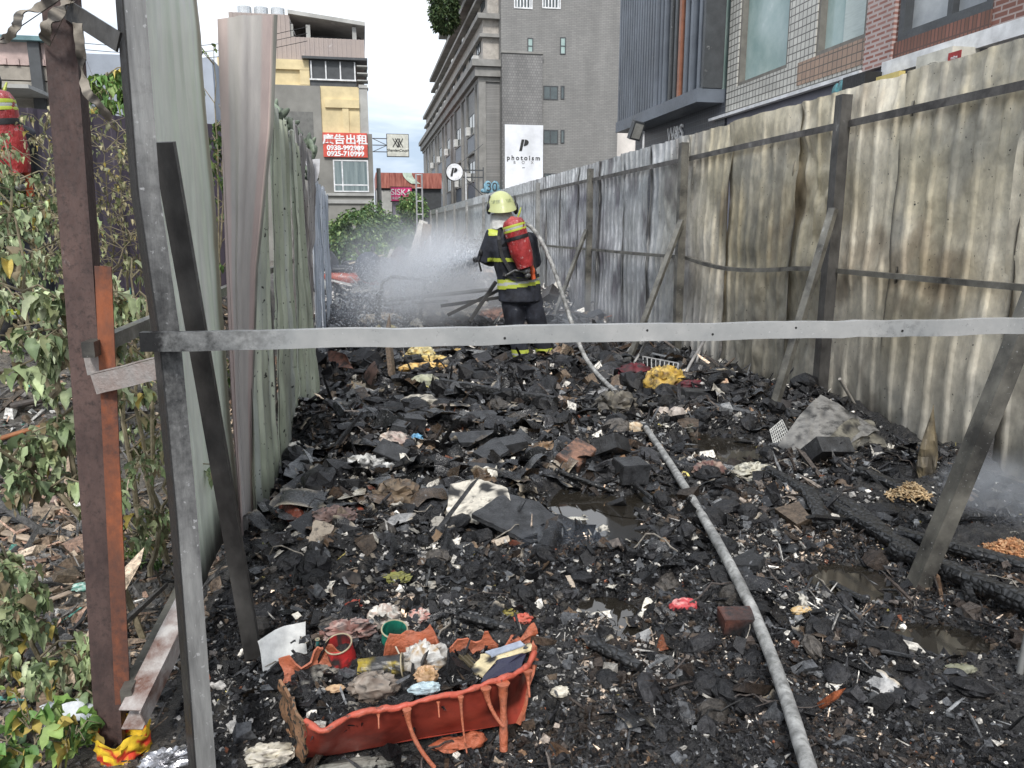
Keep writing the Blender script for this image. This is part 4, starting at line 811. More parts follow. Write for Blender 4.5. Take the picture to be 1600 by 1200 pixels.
# --- white block with roof garden
YW = 58.; w0, w1 = q(962, 150, YW)[0], q(1012, 150, YW)[0]; zw = q(975, 92, YW)[1]
wb = thing('white_building', 'plain white building with a cluttered roof garden between grey and slatted buildings', 'building', (w0, YW, 0))
B(wb, 'wall', plain('white_render', (.70, .66, .62), rough=.85, bump=.1, scale=.6), ((w0, YW, 0), (w1, YW+6, zw)))
B(wb, 'upper_wall', plain('brown_render', (.22, .19, .16)), ((w0+.2, YW+2.5, zw), (w1, YW+6, zw+3.6))); B(wb, 'air_conditioner', acm, ((w0+.9, YW+.6, zw+.9), (w0+1.7, YW+1.3, zw+1.6)), ((w0+.9, YW+.6, zw+1.7), (w0+1.7, YW+1.3, zw+2.4)))
B(wb, 'balustrade', dgrey, *[((w0+.1+.3*i, YW+.05, zw), (w0+.14+.3*i, YW+.09, zw+.75)) for i in range(8)], ((w0+.1, YW+.04, zw+.75), (w1, YW+.1, zw+.8)))
m = MB(); m.box((w0+.1, YW+.4, zw+2.9), (w0+1.8, YW+2.4, zw+2.98)); m.bar((w0+.3, YW+.5, zw), (w0+.3, YW+.5, zw+2.9), .06, .06, up=(0, 1, 0)); obj('canopy', m, ltgrey, wb)
B(wb, 'chimney', plain('chimney_red', (.32, .12, .08)), ((w0+.05, YW+3, zw+3.6), (w0+1.1, YW+4, zw+8)))
B(wb, 'roof_tower', wht, ((w0+1.15, YW+3, zw+3.6), (w0+2.6, YW+5, zw+5.0)))

# --- buildings on the street behind the right fence, walls on the plane X = 8
XW = 8.
def wy(px, py): p = PX(px, py, XW); return p[1]
def wz(px, py): return PX(px, py, XW)[2]
YA, YBd, YC, YD = wy(995, 150), wy(1137, 100), wy(1357, 60), 1.0
sb = thing('slatted_building', 'building clad in dark blue grey vertical slats over a black ground floor', 'building', (XW, YBd, 0))
navy = brickmat('navy_tile', (.045, .05, .062), (.055, .06, .072), (.10, .11, .13), .12, .12, axis='y', mort=.008, rough=.4, off=0, stain=.1)
bluegrey = plain('slat_blue_grey', (.13, .15, .18), rough=.45, bump=.05, scale=1)
zl = wz(1003, 205)
B(sb, 'wall', navy, ((XW, YBd, 0), (XW+8, YA, zl)), label='dark tiled ground floor'); B(sb, 'wall', dgrey, ((XW+.15, YBd, zl), (XW+8, YA, 9.2)), label='upper wall behind the slats')
m = MB(); yg = wy(1056, 100)
y = yg
while y < YA: m.box((XW-.55, y, zl+.3), (XW-.30, y+.10, 9.2)); y += .19
obj('slats', m, bluegrey, sb)
B(sb, 'ledge', bluegrey, ((XW-.62, YBd+.15, zl), (XW+.14, YA, zl+.29))); B(sb, 'side_panel', bluegrey, ((XW-.3, YA-.05, zl+.3), (XW+8, YA, 9.2)))
B(sb, 'glazing', teal, ((XW-.02, YBd+.3, zl+.3), (XW+.14, yg, 9.2)))
cop = plain('copper_fin', (.30, .13, .08), rough=.5)
for i, px in enumerate((1062, 1068, 1078, 1086, 1093, 1103, 1112, 1126, 1133)):
    y = wy(px, 60); B(sb, 'fin', cop if i in (4,) else (dgrey if i in (2, 3, 8) else bluegrey), ((XW-.5, y-.06, zl+.3), (XW-.03, y+.06, 9.2)))
text('W&S', .48, (XW-.02, (wy(1045, 215)+wy(1068, 198))/2+.0, wz(1056, 208)-.02), R_SIDE, letter_w, sb, ext=.02, bold=.006)
fl = thing('floodlight', 'small floodlight on a pole at the corner of the slatted building', 'floodlight', PX(1000, 240, 7.2)); 
p = PX(994, 204, 7.2); m = MB(); m.box((-.16, -.08, -.24), (.16, .08, .24), R=rot(.35, .15, .2), o=p); obj('lamp_head', m, dgrey, fl)
m = MB(); m.box((-.12, -.095, -.19), (.12, -.082, .19), R=rot(.35, .15, .2), o=p); obj('lens', m, plain('lens', (.3, .3, .28), rough=.2), fl)
m = MB(); m.tube([p+(.25, .1, -.0), p+(.25, .1, -2.5)], .03, 8); m.bar(p+(.25, .1, -.05), p+(.08, .05, -.05), .04, .04); obj('pole', m, wht, fl)

tb = thing('tiled_building', 'white square tiled building with two large green windows', 'building', (XW, YC, 0))
wtile = brickmat('white_square_tile', (.58, .57, .52), (.46, .45, .41), (.10, .095, .085), .135, .135, axis='y', mort=.011, rough=.35, off=0, stain=.25)
btile = brickmat('brown_square_tile', (.36, .24, .17), (.30, .20, .145), (.10, .08, .06), .135, .135, axis='y', mort=.010, rough=.4, off=0, stain=.2)
zb1 = 4.0; win = [((1155, 1232), wz(1230, 100)-.0), ((1276, 1357), wz(1300, 80)-.02)]
ya0, ya1 = wy(1232, 60), wy(1155, 60); yb0, yb1 = wy(1357, 30)+.05, wy(1276, 40); zA, zB = wz(1155, 128), wz(1275, 88)
m = MB(); tiers = []
for (y0, y1, z0, z1) in [(YC, YBd, zb1, zB), (ya1, YBd, zB, 7.8), (yb1, ya0, zB, 7.8), (YC, yb0, zB, 7.8), (yb0, yb1, 6.9, 7.8), (ya0, ya1, 6.9, 7.8)]: m.box((XW, y0, z0), (XW+8, y1, z1))
obj('wall', m, wtile, tb)
B(tb, 'wall', btile, ((XW-.02, YC+.01, wz(1355, 98)), (XW-.002, wy(1246, 130), zB-.005)), label='patch of brown square tiles')
for (y0, y1, z0) in ((yb0, yb1, zB), (ya0, ya1, zB)):
    w = B(tb, 'window', plain('window_grey', (.18, .17, .15)), ((XW+.02, y0, z0), (XW+.3, y1, z0+.07)), ((XW+.02, y0, z0+.07), (XW+.3, y0+.07, 6.9)), ((XW+.02, y1-.07, z0+.07), (XW+.3, y1, 6.9)))
    B(w, 'pane', teal, ((XW+.15, y0+.07, z0+.07), (XW+.17, y1-.07, 6.9)))
    if y0 == yb0: B(w, 'inner_blind', mat('blind', [(.45, .52, .50), (.55, .62, .6)], rough=.6, stretch=(1, 1, 8)), ((XW+.13, y0+.07, z0+.07), (XW+.148, y0+.8, 6.9)))
B(tb, 'ledge', wht, ((XW-.12, YC-.0, zb1-.06), (XW+.0, YBd+.6, zb1)), ); B(tb, 'ground_floor_wall', plain('lilac_grey_wall', (.20, .20, .24), rough=.7, scale=.6), ((XW+.05, YC, 0), (XW+8, YBd, zb1-.001)))
kb = thing('brick_building', 'red brick building with a dark framed window and white ledge over the fence', 'building', (XW, YD, 0))
redb = brickmat('red_brick', (.22, .095, .07), (.15, .07, .055), (.33, .27, .25), .23, .075, axis='y', mort=.012, rough=.8, stain=.3)
sold = brickmat('soldier_brick', (.22, .10, .075), (.15, .075, .055), (.10, .06, .05), .07, .24, axis='y', mort=.012, rough=.8, off=0, stain=.2)
whb = brickmat('lime_brick', (.27, .10, .075), (.36, .2, .17), (.50, .42, .40), .23, .075, axis='y', mort=.02, rough=.8, stain=.3)
yk = wy(1400, 60); yw1 = wy(1406, 40); yw0 = wy(1552, 10); zsill = wz(1404, 66); zss = zsill-.30; zled = wz(1400, 98)
m = MB(); m.box((XW-.06, yk, zled), (XW+8, YC, 7.8)); obj('wall', m, whb, kb, label='pilaster of lime stained brick')
m = MB(); m.box((XW, YD-6, zled), (XW+8, yw0, zled+.001+.9)); m.box((XW, YD-6, zled+.9), (XW+8, yw0, 7.8)); m.box((XW, yw0, 6.8), (XW+8, yk, 7.8)); m.box((XW, yw1, zsill), (XW+8, yk, 6.8)); obj('wall', m, redb, kb)
B(kb, 'brick_sill', sold, ((XW-.03, yw0, zled), (XW+8, yk, zsill)))
w = B(kb, 'window', dgrey, ((XW-.02, yw0, zsill), (XW+.25, yw1, zsill+.12)), ((XW-.02, yw1-.12, zsill+.12), (XW+.25, yw1, 6.8)), ((XW-.02, yw0, zsill+.12), (XW+.25, yw0+.1, 6.8)), ((XW+.02, (yw0+yw1)/2-.15, zsill+.12), (XW+.22, (yw0+yw1)/2-.05, 6.8)))
B(w, 'pane', mat('pale_glass', [(.20, .22, .24), (.32, .34, .36), (.42, .44, .45)], rough=.15, scale=.9), ((XW+.12, yw0+.1, zsill+.12), (XW+.14, yw1-.12, 6.8)))
B(kb, 'ledge', wht, ((XW-.22, YD-6, zled-.2), (XW-.0, wy(1398, 100), zled))); B(kb, 'ground_floor_wall', plain('lilac_grey_wall', (.2, .2, .24)), ((XW+.05, YD-6, 0), (XW+8, YC, zled-.001)))
# air conditioner over the fence
XA = 7.45; pa, pb = PX(1432, 95, XA), PX(1540, 70, XA); za1 = PX(1440, 87, XA)[2]
ac = thing('air_conditioner', 'white outdoor air conditioner unit with red label on the brick building', 'air conditioner', (XA, pb[1], za1-.95))
m = MB(); m.box((XA, pb[1]+.55, za1-.95), (XA+.4, pa[1], za1)); obj('housing', m, plain('ac_cream', (.60, .58, .50), rough=.5), ac)
yc = PX(1458, 105, XA)[1]; m = MB(); m.tube([(XA-.012, yc, za1-.42), (XA+.02, yc, za1-.42)], .26, 26); obj('fan_grille', m, plain('grille_dark', (.12, .115, .10), rough=.5, bump=.8, bscale=60), ac)
m = MB()
for r in np.arange(.06, .3, .045): m.tube([(XA-.02, yc+r*math.cos(t), za1-.42+r*math.sin(t)) for t in np.linspace(0, 2*math.pi, 22)], .006, 5, cap=False)
obj('fan_guard', m, plain('guard', (.4, .38, .32)), ac)
yl = PX(1491, 100, XA)[1]; B(ac, 'label_plate', plain('label_red', (.35, .03, .03)), ((XA-.012, yl-.11, za1-.6), (XA-.002, yl+.11, za1-.08)))
text('富\n士\n牌', .13, (XA-.014, yl, za1-.33), R_SIDE, letter_w, ac, ext=.001)
B(ac, 'bracket', dgrey, ((XA-.05, pb[1]+.4, za1-1.02), (XW+.05, pa[1], za1-.96)))
# yellow and black shop signs just above the fence
p, p2 = PX(1369, 121, 7.6), PX(1405, 112, 7.6); o = B(None, 'shop_sign', plain('sign_yellow', (.62, .50, .18)), ((7.6, p2[1], p[2]-.7), (7.7, p[1], p[2]))); tag(o, 'yellow signboard peeking over the scorched fence', 'sign')
p, p2 = PX(1330, 128, 7.65), PX(1366, 116, 7.65); o = B(None, 'shop_awning', letter_k, ((7.5, p2[1], p[2]-.4), (7.9, p[1], p[2]+.05))); tag(o, 'small black awning left of the yellow signboard', 'awning')
p, p2 = PX(1309, 134, 7.7), PX(1341, 128, 7.7); m = MB()
for k in range(5): m.ell((7.68, p[1]+(p2[1]-p[1])*k/4, p[2]-.1+.03*(k % 2)), (.03, .12, .14), nu=10, nv=8)
o = obj('logo_sign', m, mat('logo_teal', [(.02, .03, .04), (.10, .35, .38)], rough=.4, scale=9), smooth=True); tag(o, 'dark and teal lettering sign just above the fence edge', 'sign')

# --- left background: sheds and purple hoarding
YH = 17.
hb_ = thing('old_house', 'old low house with pink corrugated cladding on its upper wall', 'house', (-11, YH, 0))
p, r_ = PY(0, 68, YH), PY(78, 68, YH); zA, zB, zC = PY(40, 66, YH)[2], PY(40, 102, YH)[2], PY(40, 125, YH)[2]
xe = PY(80, 100, YH)[0]
B(hb_, 'wall', plain('pink_cladding', (.50, .38, .35), rough=.6), ((xe-7, YH, zB), (xe, YH+6, zA))); m = MB()
for x in np.arange(xe-7, xe, .22): m.box((x, YH-.03, zB), (x+.07, YH, zA-.3))
obj('ribbing', m, plain('pink_cladding', (.5, .38, .35)), hb_); B(hb_, 'roof_edge', plain('teal_edge', (.12, .22, .24)), ((xe-7.2, YH-.2, zA), (xe+.15, YH+6.2, zA+.08)))
B(hb_, 'middle_wall', plain('tan_cladding', (.30, .27, .23), rough=.7), ((xe-7, YH+.02, zC), (xe, YH+6, zB-.02))); B(hb_, 'lower_wall', plain('old_concrete', (.33, .31, .27), rough=.9), ((xe-7, YH+.04, 0), (xe, YH+6, zC-.02)))
B(hb_, 'awning', ltgrey, ((xe-4, YH-1.2, PY(20, 140, YH-1)[2]), (PY(52, 140, YH-1)[0], YH, PY(20, 134, YH-1)[2]))); B(hb_, 'downpipe', dgrey, ((xe-.35, YH-.1, 0), (xe-.15, YH+.02, zA)))
gb = thing('grey_shed', 'plain blue grey wall of a shed behind the rusty post', 'shed', (PY(130, 90, 18)[0], 18, 0))
B(gb, 'wall', plain('blue_grey_wall', (.36, .40, .46), rough=.8, scale=.7), ((xe+.1, 18, 0), (PY(330, 80, 18)[0], 23, PY(150, 84, 18)[2])))
pf = thing('purple_hoarding', 'dark purple corrugated hoarding behind the wilted garden', 'hoarding', (-3, 7.6, 0))
purp = mat('purple_sheet', [(.055, .045, .065), (.075, .062, .085), (.10, .085, .11)], rough=.5, scale=3, stretch=(1, 1, .4), bump=.2)
a = PY(-60, 160, 7.0); b = PY(345, 195, 9.0); n = 240; tt = np.linspace(0, 1, n); dirv = (b-a)[:2]; Lh = np.linalg.norm(dirv)
G_ = [[(a[0]+(b[0]-a[0])*t, a[1]+(b[1]-a[1])*t-.03*float(ribp(np.array(t*Lh/.25))), z) for z in np.linspace(0, a[2]+(b[2]-a[2])*t, 6)] for t in tt]
m = MB(); m.shell(np.array(G_), .003); obj('sheets', m, purp, pf, smooth=False)
for t in (.2, .5, .8):
    p = a+(b-a)*t; m = MB(); m.bar((p[0], p[1]+.06, 0), (p[0], p[1]+.06, p[2]), .06, .06, up=(0, 1, 0)); obj('post', m, steel, pf)
# overhead wires
m = MB()
for k, (ya, yb) in enumerate(((60, 62), (70, 72), (77, 84))):
    p, r_ = PY(60, ya, 30), PY(480, yb-20, 34); m.tube([p+(r_-p)*t-np.array([0, 0, .5*math.sin(math.pi*t)]) for t in np.linspace(0, 1, 14)], .012, 5)
o = obj('overhead_wires', m, letter_k); tag(o, 'thin overhead wires crossing the sky behind the rusty post', 'wires')
# ------------------------------------------------------------------ plants
leafm = mat('leaf', [(.8, .8, .8), (1, 1, 1), (1.25, 1.25, 1.2)], rough=.6, scale=25, bump=.4, bscale=60, bdist=.003, attr=True)
bark = mat('stem_bark', [(.12, .10, .06), (.20, .17, .11), (.28, .24, .16)], rough=.8, scale=20, bump=.4, bscale=80)
def leaves(P0, az, L, W, th0, th1, col, fold=.75, rows=8, seed=0, wr=.42):
    n = len(P0); r = np.random.default_rng(seed); t = np.linspace(0, 1, rows); h = np.stack([np.cos(az), np.sin(az), az*0], -1); s = np.stack([-np.sin(az), np.cos(az), az*0], -1); up = np.array([0, 0, 1.])
    th = th0[:, None]+(th1-th0)[:, None]*(t[None]**.6); dx = np.cos(th)*L[:, None]/(rows-1); dz = np.sin(th)*L[:, None]/(rows-1)
    cx = np.cumsum(dx, 1)-dx[:, :1]; cz = np.cumsum(dz, 1)-dz[:, :1]
    C = P0[:, None, :]+h[:, None, :]*cx[..., None]+up*cz[..., None]
    N = -h[:, None, :]*np.sin(th)[..., None]+up*np.cos(th)[..., None]
    w = W[:, None]*np.sin(math.pi*np.clip(t, .02, .98)**.75)[None]; fo = r.uniform(.1, fold*2, n)[:, None]; tw = r.normal(0, 1.1, n)[:, None]*t[None]
    S = s[:, None, :]*np.cos(tw)[..., None]+N*np.sin(tw)[..., None]
    wig = r.normal(0, wr, (n, rows, 2))*w[..., None]
    A = C+S*(w*np.cos(fo))[..., None]+N*(w*np.sin(fo)+wig[..., 0])[..., None]; B_ = C-S*(w*np.cos(fo))[..., None]+N*(w*np.sin(fo)+wig[..., 1])[..., None]
    V = np.stack([A, C, B_], 2).reshape(n, rows*3, 3); q = []
    for k in range(rows-1):
        for j in range(2): q.append((3*k+j, 3*k+j+1, 3*k+4+j, 3*k+3+j))
    Fc = (np.array(q)[None]+(np.arange(n)*rows*3)[:, None, None]).reshape(-1, 4)
    cc = np.repeat(col[:, None, :], rows*3, 1); cc[:, 1::3] *= 1.25
    return V.reshape(-1, 3), Fc, cc.reshape(-1, 3)
GREENS = 1.3*np.array([(.15, .20, .10), (.20, .25, .13), (.27, .32, .18), (.10, .14, .07), (.16, .18, .09), (.33, .37, .24), (.15, .12, .07)])
DRY = 1.2*np.array([(.16, .16, .09), (.24, .21, .12), (.11, .12, .06), (.20, .22, .11), (.30, .27, .17)])
FRESH = np.array([(.07, .14, .035), (.12, .20, .05), (.05, .10, .03), (.17, .24, .07)])
def shrub(name, label, cat, stems, nl, L, cols, seed, twig=.22, ntw=14, group=None, base=None, droop=(-.3, -1.45), spread=.9, stem_r=.012, yellow=0.025, cl=5, wid=.26, trim=0.):
    r = np.random.default_rng(seed); stems = [np.array(s_, float) for s_ in stems]
    root = thing(name, label, cat, base if base is not None else stems[0][0], group); sm = MB(); tips = []
    for s_ in stems:
        tt = np.linspace(0, 1, 14); idx = np.linspace(0, len(s_)-1, 14); Q = np.stack([np.interp(idx, np.arange(len(s_)), s_[:, k]) for k in range(3)], -1)
        for _ in range(2): Q[1:-1] = (Q[:-2]+2*Q[1:-1]+Q[2:])/4
        Q[1:] += r.normal(0, .008, (13, 3)); sm.tube(Q, stem_r*(1-.75*tt), 6)
        for k in range(ntw):
            f = r.uniform(.15+trim, 1); p = Q[int(f*13)]; a = r.uniform(0, 2*math.pi); l = twig*r.uniform(.4, 1.2)
            e = p+np.array([math.cos(a)*l*spread, math.sin(a)*l*spread, l*r.uniform(-.1, .8)]); md = (p+e)/2+np.array([0, 0, .03]); sm.tube([p, md, e], [stem_r*.4, stem_r*.3, stem_r*.18], 5)
            tips += [p+(e-p)*u for u in r.uniform(.35, 1, cl)]+[e]
        tips.append(Q[-1])
    obj('stems', sm, bark, root, smooth=True); tips = np.array(tips); i = r.integers(0, len(tips), nl); P0 = tips[i]+r.normal(0, .012, (nl, 3))
    Ls = L*r.uniform(.5, 1.25, nl); col = cols[r.integers(0, len(cols), nl)]*r.uniform(.7, 1.25, (nl, 1)); y_ = r.random(nl) < yellow; col[y_] = np.array([.38, .30, .08])*r.uniform(.7, 1.2, (y_.sum(), 1))
    V, Fc, C = leaves(P0, r.uniform(0, 2*math.pi, nl), Ls, Ls*wid, r.normal(droop[0], .35, nl), r.normal(droop[1], .2, nl), col, seed=seed)
    off = world_loc(root); me = mesh('foliage', V-off, Fc, leafm, C, True); o = bpy.data.objects.new('foliage', me); COL.objects.link(o); o.parent = root; return root
def pp(Y, *px): return [PY(a, b, Y+(c[0] if c else 0)) for (a, b, *c) in px]
GP = 'wilted shrubs in the garden strip'
shrub('wilted_shrub', 'large leaved wilted shrub at the far left with a long bare stem', 'shrub', [pp(2.75, (228, 1010), (140, 800), (104, 690), (62, 566), (40, 430), (18, 330)), pp(2.7, (150, 830), (60, 740), (-30, 690)), pp(2.6, (80, 620), (120, 540), (135, 480))], 820, .066, GREENS*.9, 11, twig=.17, ntw=15, group=GP, spread=1., trim=.12)
shrub('wilted_shrub', 'drooping pale green shrub in the lower left corner above yellowing leaves', 'shrub', [pp(2.5, (70, 1180), (60, 1080), (40, 960), (70, 880)), pp(2.5, (10, 1180), (-10, 1060), (20, 950), (0, 850)), pp(2.4, (110, 1170), (120, 1100), (130, 1000))], 820, .062, GREENS*.95, 12, twig=.13, ntw=16, group=GP)
shrub('leafy_weed', 'low fresh green and yellow weed in the bottom left corner', 'weed', [pp(2.15, (40, 1230), (50, 1170), (40, 1110)), pp(2.1, (90, 1235), (100, 1180), (118, 1140)), pp(2.15, (0, 1220), (8, 1150))], 120, .06, FRESH*1.2, 13, twig=.08, ntw=12, droop=(.3, -.5), yellow=.25, wid=.42, stem_r=.005)
shrub('wilted_shrub', 'limp hanging shrub between the rusty post and the grey post', 'shrub', [pp(3.3, (262, 880), (225, 740), (212, 560), (205, 400)), pp(3.2, (250, 870), (235, 640), (228, 440)), pp(3.1, (235, 900), (255, 800), (262, 700)), pp(3.4, (220, 820), (180, 560), (190, 420))], 950, .055, np.vstack([GREENS, DRY])*.85, 14, twig=.2, ntw=18, group=GP, droop=(-.7, -1.5), trim=.1)
shrub('wilted_shrub', 'low dark wilted shrub behind the foot of the grey post', 'shrub', [pp(3.4, (262, 960), (250, 900), (240, 830)), pp(3.5, (215, 940), (225, 870), (205, 820))], 130, .05, FRESH*.7, 15, twig=.16, ntw=14, group=GP, stem_r=.006)
shrub('wilted_shrub', 'grey green shrub with curled leaves in front of the purple hoarding', 'shrub', [pp(4.2, (-10, 560), (10, 420), (20, 300), (12, 240)), pp(4.0, (30, 560), (40, 440), (60, 330)), pp(4.3, (-30, 520), (-20, 380), (-10, 280))], 1000, .055, GREENS*.9, 16, twig=.26, ntw=20, group=GP)
shrub('dried_bush', 'dry olive bush with thin twigs left of the rusty post', 'bush', [pp(5.2, (110, 470), (90, 350), (75, 230), (70, 190)), pp(5.4, (60, 460), (100, 330), (125, 240)), pp(5.0, (130, 470), (60, 360), (30, 330)), pp(5.3, (150, 450), (90, 300), (110, 180))], 650, .05, DRY, 17, twig=.35, ntw=24, stem_r=.008)
shrub('dried_bush', 'dry brown weed thicket between the rusty post and the grey post', 'bush', [pp(5.6, (180, 470), (170, 330), (160, 220)), pp(5.8, (220, 470), (215, 330), (205, 200)), pp(5.5, (240, 460), (232, 360), (240, 250)), pp(5.7, (200, 460), (190, 300), (185, 190)), pp(5.4, (150, 460), (200, 380), (240, 330))], 650, .045, DRY, 18, twig=.35, ntw=26, stem_r=.008)
shrub('dried_bush', 'dark dry bush glimpsed behind the pinkish twisted sheet', 'bush', [pp(6.5, (350, 640), (342, 400), (338, 200), (336, 70)), pp(6.2, (345, 880), (352, 700), (350, 560)), pp(6.6, (330, 500), (350, 300), (345, 160))], 500, .08, FRESH*.6, 19, twig=.25, ntw=24, stem_r=.01)
shrub('young_tree', 'small light green leafy tree behind the grey post before the grey shed', 'tree', [pp(9., (200, 400), (178, 250), (172, 150), (168, 112)), pp(9.1, (190, 300), (200, 200), (196, 130))], 190, .15, FRESH*1.5, 20, twig=.28, ntw=12, stem_r=.02, trim=.45)
# cactus-like frosted plant behind the left fence
root = thing('prickly_plant', 'grey green prickly plant leaning over the top of the left fence', 'plant', PY(440, 330, 10.)); sm = MB(); r = np.random.default_rng(5)
for k in range(46):
    px = 428+62*r.random(); top = 165+ (px-428)*1.0; p = PY(px, top+r.uniform(0, 60), 10.+r.uniform(-.3, .3)); sm.ell(p, (.05, .03, .13), R=rot(r.normal(0, .8), r.normal(.6, .6), r.uniform(0, 3)), nu=8, nv=7, c=np.array([.13, .16, .12])*r.uniform(.5, 1.5))
sm.tube([PY(435, 330, 10), PY(445, 240, 10), PY(460, 200, 10)], .04, 7, c=(.1, .1, .08)); obj('pads', sm, leafm, root, smooth=True)
def bush(name, label, cat, c, r3, n, L, cols, seed, trunk=None, group=None):
    r = np.random.default_rng(seed); root = thing(name, label, cat, (c[0], c[1], trunk if trunk is not None else 0.), group); d = r.normal(0, 1, (n*3, 3)); d /= np.linalg.norm(d, axis=1)[:, None]
    rad = (.55+.5*r.random(n*3)**.5)*(1+.45*fbm(d*2.2+seed, 3)); P0 = np.array(c)+d*rad[:, None]*np.array(r3)
    dens = fbm(P0/np.array(r3)*2.6+seed, 3); P0 = P0[(dens > -.22) & (P0[:, 2] > (trunk if trunk is not None else .0))][:n]; m_ = len(P0)
    col = cols[r.integers(0, len(cols), m_)]*r.uniform(.6, 1.35, (m_, 1)); Ls = L*r.uniform(.5, 1.3, m_)
    V, Fc, C = leaves(P0, r.uniform(0, 2*math.pi, m_), Ls, Ls*.33, r.normal(.1, .5, m_), r.normal(-.7, .4, m_), col, seed=seed, rows=4, wr=.1)
    off = world_loc(root); me = mesh('foliage', V-off, Fc, leafm, C, True); o = bpy.data.objects.new('foliage', me); COL.objects.link(o); o.parent = root
    sm = MB()
    for k in range(9):
        e = np.array(c)+r.normal(0, .4, 3)*np.array(r3); b0 = np.array([c[0], c[1], trunk if trunk is not None else 0.]); sm.tube([b0, (b0+e)/2+r.normal(0, .1, 3), e], [.06, .04, .02], 6)
    obj('trunk', sm, bark, root, smooth=True)
GB = FRESH*np.array([1.15, 1.1, 1.5])
yb_ = 27.
bush('green_bush', 'broad green bush at the far end in front of the grey building', 'bush', (PY(552, 360, yb_)[0], yb_, 1.0), (.95, 1.3, 1.0), 7500, .13, GB, 31, group='green bushes at the end of the lot')
bush('green_bush', 'tallest green bush at the far end, below the hanging sign', 'bush', (PY(590, 350, 29)[0], 29., 1.1), (.85, 1.2, 1.15), 6500, .14, GB*.9, 32, group='green bushes at the end of the lot')
bush('green_bush', 'darker green bush nearest the ladder at the far end', 'bush', (PY(622, 365, 28)[0], 28., .8), (.55, 1.2, .85), 4500, .13, GB*.8, 33, group='green bushes at the end of the lot')
bush('green_bush', 'low yellow green bush in front of the other far bushes', 'bush', (PY(600, 392, 23)[0], 23., .55), (.9, .8, .5), 3000, .10, GB*1.4, 34, group='green bushes at the end of the lot')
bush('small_tree', 'small yellowish tree beside the small black sign', 'tree', (PY(645, 325, 44)[0], 44., 2.6), (.8, .8, .9), 1500, .2, GB*1.3, 35)
bush('rooftop_tree', 'dark green tree overhanging the upper terrace of the grey apartment building', 'tree', (PY(694, 16, 58)[0], 58., PY(694, 16, 58)[2]), (1.0, 1.4, 1.7), 4500, .26, GB*.45, 36, trunk=15.2)
bush('rooftop_shrub', 'leafy potted shrub on the roof garden of the white building', 'shrub', (PY(980, 75, 58.8)[0], 58.8, zw+.8), (.8, .5, .7), 500, .28, GB, 37, trunk=zw)

# ------------------------------------------------------------------ named debris
thm = mat('thing_surface', [(.7, .7, .7), (1, 1, 1), (1.25, 1.24, 1.22)], rough=.6, scale=18, bump=.5, bscale=70, bdist=.004, attr=True, rvar=.2)
charm = mat('charred_board', [(.010, .010, .011), (.022, .022, .024), (.05, .052, .056)], rough=.42, scale=14, bump=.9, bscale=75, bdist=.006, rvar=.22)
burnm = mat('burnt_surface', [(.7, .7, .7), (1, 1, 1), (1.25, 1.24, 1.22)], rough=.6, scale=18, bump=.6, bscale=70, bdist=.004, attr=True, rvar=.2, speck=(.02, .019, .018), spscale=14, spth=.50, spw=.16)
heavy = mat('heavily_burnt_surface', [(.6, .6, .6), (1, 1, 1), (1.3, 1.24, 1.2)], rough=.5, scale=18, bump=.7, bscale=60, bdist=.005, attr=True, rvar=.2, speck=(.016, .016, .017), spscale=11, spth=.42, spw=.16)
shin = mat('shiny_plastic', [(.8, .8, .8), (1, 1, 1), (1.15, 1.15, 1.15)], rough=.3, scale=14, bump=.3, bscale=40, bdist=.004, attr=True)
def ppm(p): return float((np.array(p)-_C)@_f)/F
def charcol(V, c, amt, sc_=14., seed=0, dark=(.018, .018, .019)):
    f = sstep(fbm(V*sc_+seed, 4)+amt, 0, .22); return mixc(np.broadcast_to(c, V.shape), dark, f)
def slab(name, label, cat, pts, th, c=None, burn=-9., mt=None, group=None, jag=.006, seed=0):
    """flat board: outline points given as (px, py, z); subdivided ragged edge"""
    P = np.array([PZ(a, b, z) for (a, b, z) in pts]); Q = []
    for i in range(len(P)):
        for k in range(9): Q.append(P[i]+(P[(i+1) % len(P)]-P[i])*k/9)
    Q = np.array(Q); ctr = Q.mean(0); jj = vn(Q*60+seed)*jag; Q = Q+(Q-ctr)/np.linalg.norm(Q-ctr, axis=1)[:, None]*jj[:, None]
    n = len(Q); m_ = MB(); rings = [ctr+(Q-ctr)*s_ for s_ in (.16, .33, .5, .66, .83, 1.)]; V = np.vstack([ctr[None]]+rings)
    V[:, 2] += .004*vn(V*25+seed); Fc = [(0, 1+i, 1+(i+1) % n) for i in range(n)]
    for r_ in range(5):
        for i in range(n): Fc.append((1+r_*n+i, 1+(r_+1)*n+i, 1+(r_+1)*n+(i+1) % n, 1+r_*n+(i+1) % n))
    nv = len(V); low = V-np.array([0, 0, th]); Fc += [tuple(nv+j for j in q_[::-1]) for q_ in list(Fc)]
    for i in range(n): a = 1+5*n+i; b = 1+5*n+(i+1) % n; Fc.append((a, a+nv, b+nv, b))
    VV = np.vstack([V, low]); col = charcol(VV, c, burn, 16, seed) if c is not None else np.ones_like(VV)*.5
    m_.add(VV, Fc, col); o = obj(name, m_, mt or ((burnm if burn > -.3 else thm) if c is not None else charm)); return tag(o, label, cat, group)
